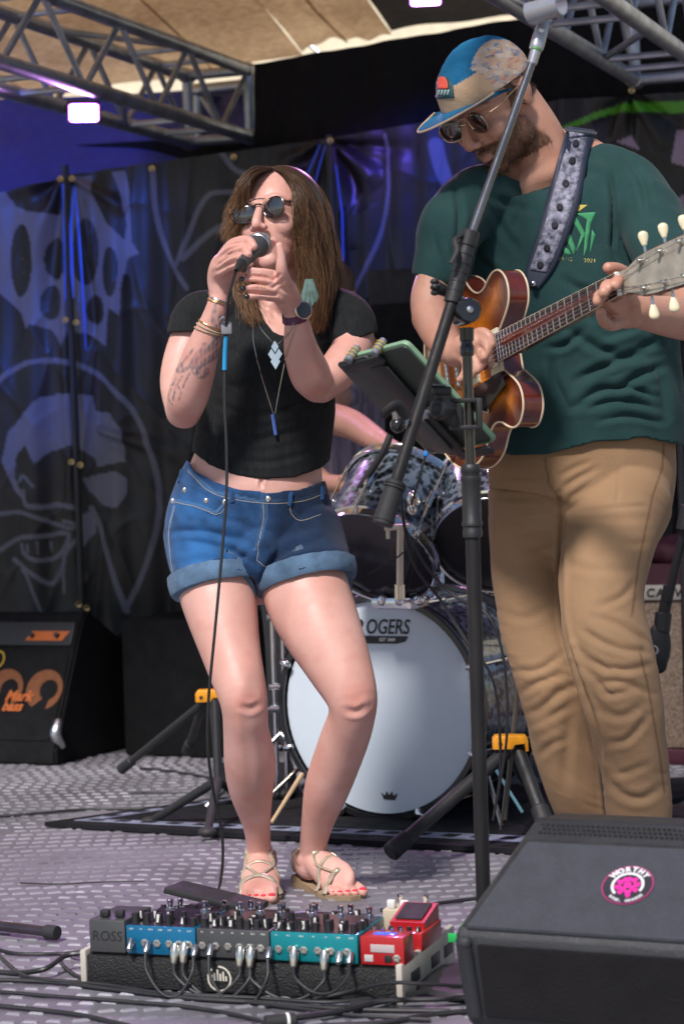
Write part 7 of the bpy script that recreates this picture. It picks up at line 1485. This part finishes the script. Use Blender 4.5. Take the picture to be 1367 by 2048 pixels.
mb = MB(); mb.limb([(655, 722, 7.08, 112, .56), (652, 830, 7.07, 118, .68), (650, 960, 7.07, 112, .75), (650, 1030, 7.04, 114, .82)], 5, 30); mb.limb([(600, 735, 7.07, 46), (573, 790, 6.99, 42), (560, 830, 6.93, 38)]); mb.limb([(712, 735, 7.07, 42), (700, 775, 6.95, 42), (680, 800, 6.86, 40)])
me = remesh(mb, .006, 5); cc = getco(me); setco(me, cc + getno(me) * vnoise(cc, 18, .004, 3)[:, None]); link('shirt', me, DS, DR)
mb = MB(); mb.limb([(650, 1050, 7.05, 108, .85), (650, 1090, 7.0, 100, .8)]); mb.limb([(610, 1070, 7.0, 55), (570, 1080, 6.6, 50), (555, 1100, 6.45, 44), (560, 1300, 6.45, 30), (562, 1470, 6.5, 26)]); mb.limb([(690, 1070, 7.0, 55), (740, 1080, 6.7, 48), (760, 1100, 6.5, 42), (770, 1300, 6.55, 30), (770, 1460, 6.55, 26)])
link('trousers', remesh(mb, .007, 4), M('black jeans', (.02, .02, .025), .85, bump=.3), DR)
mb = MB(); mb.ell(HD @ Vector((0, .018, .045)), (.082, .10, .085), HD.to_3x3()); mb.ell(HD @ Vector((0, .05, -.02)), (.075, .06, .08), HD.to_3x3()); link('hair', remesh(mb, .006, 3), MAT['beard'], DR)
for x, Y in ((560, 6.45), (770, 6.5)): c = at(x, 1480, Y); mb = MB(); mb.limbw([[c.x, Y + .08, .05, .04, 1], [c.x, Y - .06, .04, .04, .8], [c.x, Y - .14, .03, .034, .6]], 3, 14); link('shoe', remesh(mb, .007, 2), MAT['black'], DR)
sto = thing('drum_stool', 'round black drum stool under the drummer', 'stool', (at(650, 1100, 7.05).x, 7.05, 0)); c = at(650, 1100, 7.05)
mb = MB(); mb.lathe([(.0001, 0), (.16, 0), (.17, .02), (.17, .05), (.15, .07), (.0001, .07)], Matrix.Translation((c.x, 7.05, .48)), 32); mb.build('seat', MAT['black'], sto); zc(Vector((c.x, 7.05, .15)), Vector((c.x, 7.05, .5)), .014, name='post', mat='chrome', par_=sto)
for k in range(3): a = R(30 + 120 * k); zc(Vector((c.x, 7.05, .2)), Vector((c.x + .25 * math.cos(a), 7.05 + .25 * math.sin(a), .012)), .009, name='leg', mat='chrome', par_=sto)
# ---------------- amplifiers and cases ----------------
MAT['tolex'] = M('black amp covering', (.008, .008, .009), .8, bump=.8, bs=300, spec=.2); MAT['grille'] = M('black grille cloth', (.012, .012, .013), .9, bump=.9, bs=260, spec=.15); MAT['orange'] = M('orange print', (.55, .13, .02), .6); MAT['brownperf'] = M('orange brown perforated print', (.19, .065, .022), .8, var=.5, vs_=240)
AO = fl(112, 1533); AQ = Matrix((SU, SW, Vector((0, 0, 1)))).transposed().to_4x4(); AQ.translation = AO
amp = thing('bass_amplifier', 'black tilted bass amplifier with orange lettering at far left', 'amplifier', AO)
prof = [(.0, .0), (.0, .05), (.19, .46), (.23, .475), (.44, .36), (.47, .0)]; n = len(prof)
vv = [AQ @ Vector((0, b, z)) for b, z in prof] + [AQ @ Vector((-.62, b, z)) for b, z in prof]; me = bpy.data.meshes.new('cabinet'); me.from_pydata([tuple(v) for v in vv], [], [tuple(range(n)), tuple(range(n, 2 * n))[::-1]] + [(i, n + i, n + (i + 1) % n, (i + 1) % n) for i in range(n)])
bm = bmesh.new(); bm.from_mesh(me); bmesh.ops.recalc_face_normals(bm, faces=bm.faces[:]); bmesh.ops.bevel(bm, geom=bm.edges[:], offset=.008, segments=2, affect='EDGES'); bm.to_mesh(me); bm.free(); shade(me, 50); link('cabinet', me, MAT['tolex'], amp)
fa_ = (Vector((0, .19, .46)) - Vector((0, 0, .05))).normalized(); fn = Vector((0, -fa_.z, fa_.y)); FQA = AQ @ Matrix(((1, fa_.x, fn.x, 0), (0, fa_.y, fn.y, 0), (0, fa_.z, fn.z, .05), (0, 0, 0, 1)))
mb = MB(); mb.prism(rrect(-.60, .03, -.02, .33, .03), .004, FQA, bev=.001); mb.build('grille', MAT['grille'], amp); mb = MB(); mb.prism(rrect(-.60, .35, -.02, .43, .01), .006, FQA, bev=.001); mb.build('control_panel', MAT['black'], amp)
def crescent(cx, cy, r0, r1, off, a0, a1, mat, nm):
    vv = []; m = 28
    for k in range(m + 1): a = R(a0 + (a1 - a0) * k / m); vv += [FQA @ Vector((cx + r0 * math.cos(a), cy + r0 * math.sin(a), .0052)), FQA @ Vector((cx + off + r1 * math.cos(a), cy + r1 * math.sin(a), .0052))]
    mb = MB(); mb.add(vv, [(2 * k, 2 * k + 1, 2 * k + 3, 2 * k + 2) for k in range(m)]); mb.build(nm, mat, amp, smooth=False)
crescent(-.085, .20, .068, .034, .017, -75, 240, MAT['brownperf'], 'ring_print'); crescent(-.235, .20, .068, .034, .017, -60, 200, MAT['brownperf'], 'ring_print'); crescent(-.42, .20, .068, .034, .017, 0, 360, MAT['brownperf'], 'ring_print')
me = text_mesh('Mark', .048, FQA @ Matrix.Translation((-.175, .175, .008)), .0005, .35, bold=.0015); link('lettering', me, MAT['orange'], amp); me = text_mesh('bass', .044, FQA @ Matrix.Translation((-.192, .140, .008)), .0005, .35, bold=.0015); link('lettering', me, MAT['orange'], amp)
mb = MB(); mb.prism([(-.195, .365), (-.175, .398), (-.030, .398), (-.055, .365)], .003, FQA @ Matrix.Translation((0, 0, .006)), bev=.0005); pl_ = mb.build('orange_panel', MAT['orange'], amp)
for x in (-.170, -.075): mb = MB(); a = FQA @ Vector((x, .382, .009)); mb.cyl(a, a + (FQA.to_3x3() @ Vector((0, 0, .012))), .008, n=12); mb.build('knob', MAT['black'], pl_)
mb = MB(); a = FQA @ Vector((-.315, .30, .007)); 
vv = [];
for k in range(25): an = 2 * math.pi * k / 24; vv += [FQA @ Vector((-.285 + .026 * math.cos(an), .30 + .030 * math.sin(an), .007)), FQA @ Vector((-.285 + .021 * math.cos(an), .30 + .024 * math.sin(an), .007))]
mb.add(vv, [(2 * k, 2 * k + 1, 2 * k + 3, 2 * k + 2) for k in range(24)]); mb.build('round_badge', M('yellow print', (.6, .38, .02), .6), amp, smooth=False)
mb = MB(); mb.limbw([[*(AQ @ Vector((.004, .02, .14))), .014, .6], [*(AQ @ Vector((.006, -.004, .10))), .018, .6], [*(AQ @ Vector((.006, .03, .06))), .012, .6]], 3, 12); mb.build('corner_protector', MAT['steel'], amp)
def case(lab, name, o0, w, d, h, mat, cat, Q0=None):
    t = thing(name, lab, cat, o0); Q = Matrix((SU, SW, Vector((0, 0, 1)))).transposed().to_4x4(); Q.translation = o0
    mb = MB(); mb.box((0, 0, 0), (w, d, h), None, .008); mb.v = [tuple(Q @ (Vector(v) + Vector((w / 2, d / 2, h / 2 + .004)))) for v in mb.v]; mb.build('shell', mat, t); return t, Q
c1, CQ = case('plain black equipment case behind the left instrument stand', 'equipment_case', fl(250, 1512), .46, .4, .44, MAT['tolex'], 'equipment case')
c2, CQ2 = case('tall dark speaker cabinet behind the drum kit', 'speaker_cabinet', (at(738, 700, 7.35).x, 7.35, 0), .22, .3, at(738, 547, 7.4).z, M('dark charcoal cabinet', (.014, .014, .017), .7, bump=.5, bs=200), 'speaker')
mb = MB(); mb.box((0, 0, 0), (.19, .006, 1.3), None, .002); mb.v = [tuple(CQ2 @ (Vector(v) + Vector((.11, -.004, .78)))) for v in mb.v]; mb.build('grille', MAT['grille'], c2)
# guitar amplifier at right
GA0 = fl(1262, 1528); GAx = Vector((.93, -.36, 0)).normalized(); GAQ = Matrix((GAx, Vector((.36, .93, 0)).normalized(), Vector((0, 0, 1)))).transposed().to_4x4(); GAQ.translation = GA0
ga = thing('guitar_amplifier', 'guitar amplifier with beige grille cloth and a cream name plate behind the guitarist', 'amplifier', GA0)
def gb(nm, mat, c, s, bev=.004, p_=None): mb = MB(); mb.box((0, 0, 0), s, None, bev); mb.v = [tuple(GAQ @ (Vector(v) + Vector(c))) for v in mb.v]; return mb.build(nm, mat, p_ or ga)
MAT['maroon'] = M('maroon vinyl', (.06, .010, .022), .6, bump=.5, bs=200); MAT['beigegrille'] = M('woven beige grille', (.26, .19, .14), .85, var=.45, vs_=120, bump=1.0, bs=180)
gb('cabinet', MAT['maroon'], (.30, .16, .30), (.62, .28, .60)); gb('grille', MAT['beigegrille'], (.30, .016, .27), (.56, .012, .44), .003); gb('name_plate', MAT['creamcap'], (.30, .010, .515), (.56, .02, .045), .004); gb('base_strip', MAT['maroon'], (.30, .012, .025), (.60, .03, .045))
me = text_mesh('CARVIN', .036, GAQ @ Matrix.Translation((.135, -.002, .514)) @ Matrix.Rotation(R(90), 4, 'X'), .0006, .15, space=1.25, bold=.0006); link('lettering', me, MAT['ink'], ga)
tx = thing('bag', 'dark maroon gig bag lying on top of the guitar amplifier', 'bag', GAQ @ Vector((.3, .15, .6))); mb = MB(); mb.ell(GAQ @ Vector((.30, .16, .63)), (.28, .12, .07)); mb.ell(GAQ @ Vector((.42, .14, .65)), (.14, .10, .08)); me = remesh(mb, .012, 3); cc = getco(me); setco(me, cc + getno(me) * vnoise(cc, 20, .008, 3)[:, None]); link('cloth', me, MAT['maroon'], tx)
# microphone on a short boom in front of that amplifier
am = thing('amplifier_microphone', 'square black microphone with a pale ring hanging on a boom before the beige amplifier', 'microphone', at(1315, 1305, 6.0))
mb = MB(); mb.limb([(1318, 1262, 5.98, 20, .6), (1316, 1285, 5.98, 25, .55), (1314, 1315, 5.98, 24, .55), (1316, 1334, 5.98, 17, .5)], 4, 20); mb.build('mic_body', MAT['black'], am)
q = Matrix.Translation(at(1306, 1300, 5.955)) @ lin((-.2, -1, .05)); mb = MB(); mb.lathe([(.008, .0), (.008, .002), (.013, .002), (.013, 0)], q, 24); mb.build('ring_mark', M('pale grey ring', (.3, .3, .36), .4), am)
for a, b, r_, nm in (((1322, 1262, 5.98), (1326, 1225, 5.98), .022, 'mic_clip'), ((1326, 1228, 5.98), (1338, 1170, 5.96), .016, 'swivel'), ((1334, 1200, 5.96), (1372, 1040, 5.9), .012, 'boom'), ((1366, 1060, 5.9), (1374, 1010, 5.9), .020, 'boom_clutch')): zc(at(*a), at(*b), r_, name=nm, mat='black', par_=am)
b_ = at(1372, 1040, 5.9); zc(b_, Vector((b_.x + .02, b_.y, 0.01)), .010, name='pole', mat='black', par_=am); mb = MB(); mb.lathe([(.0001, 0), (.12, 0), (.12, .012), (.0001, .02)], Matrix.Translation((b_.x + .02, b_.y, .004)), 28); mb.build('base', MAT['black'], am)
# dark stand and green edged sign glimpsed at the right edge
ps = thing('background_stand', 'dark vertical stand tube at the right edge behind the guitarist', 'stand', (at(1358, 900, 6.6).x, 6.6, 0)); p_ = at(1358, 900, 6.6); zc(Vector((p_.x, 6.6, 0.01)), Vector((p_.x, 6.6, 1.5)), .009, name='pole', mat='black', par_=ps); zc(at(1344, 668, 6.6), at(1374, 664, 6.6), .008, name='clamp', mat='steel', par_=ps)
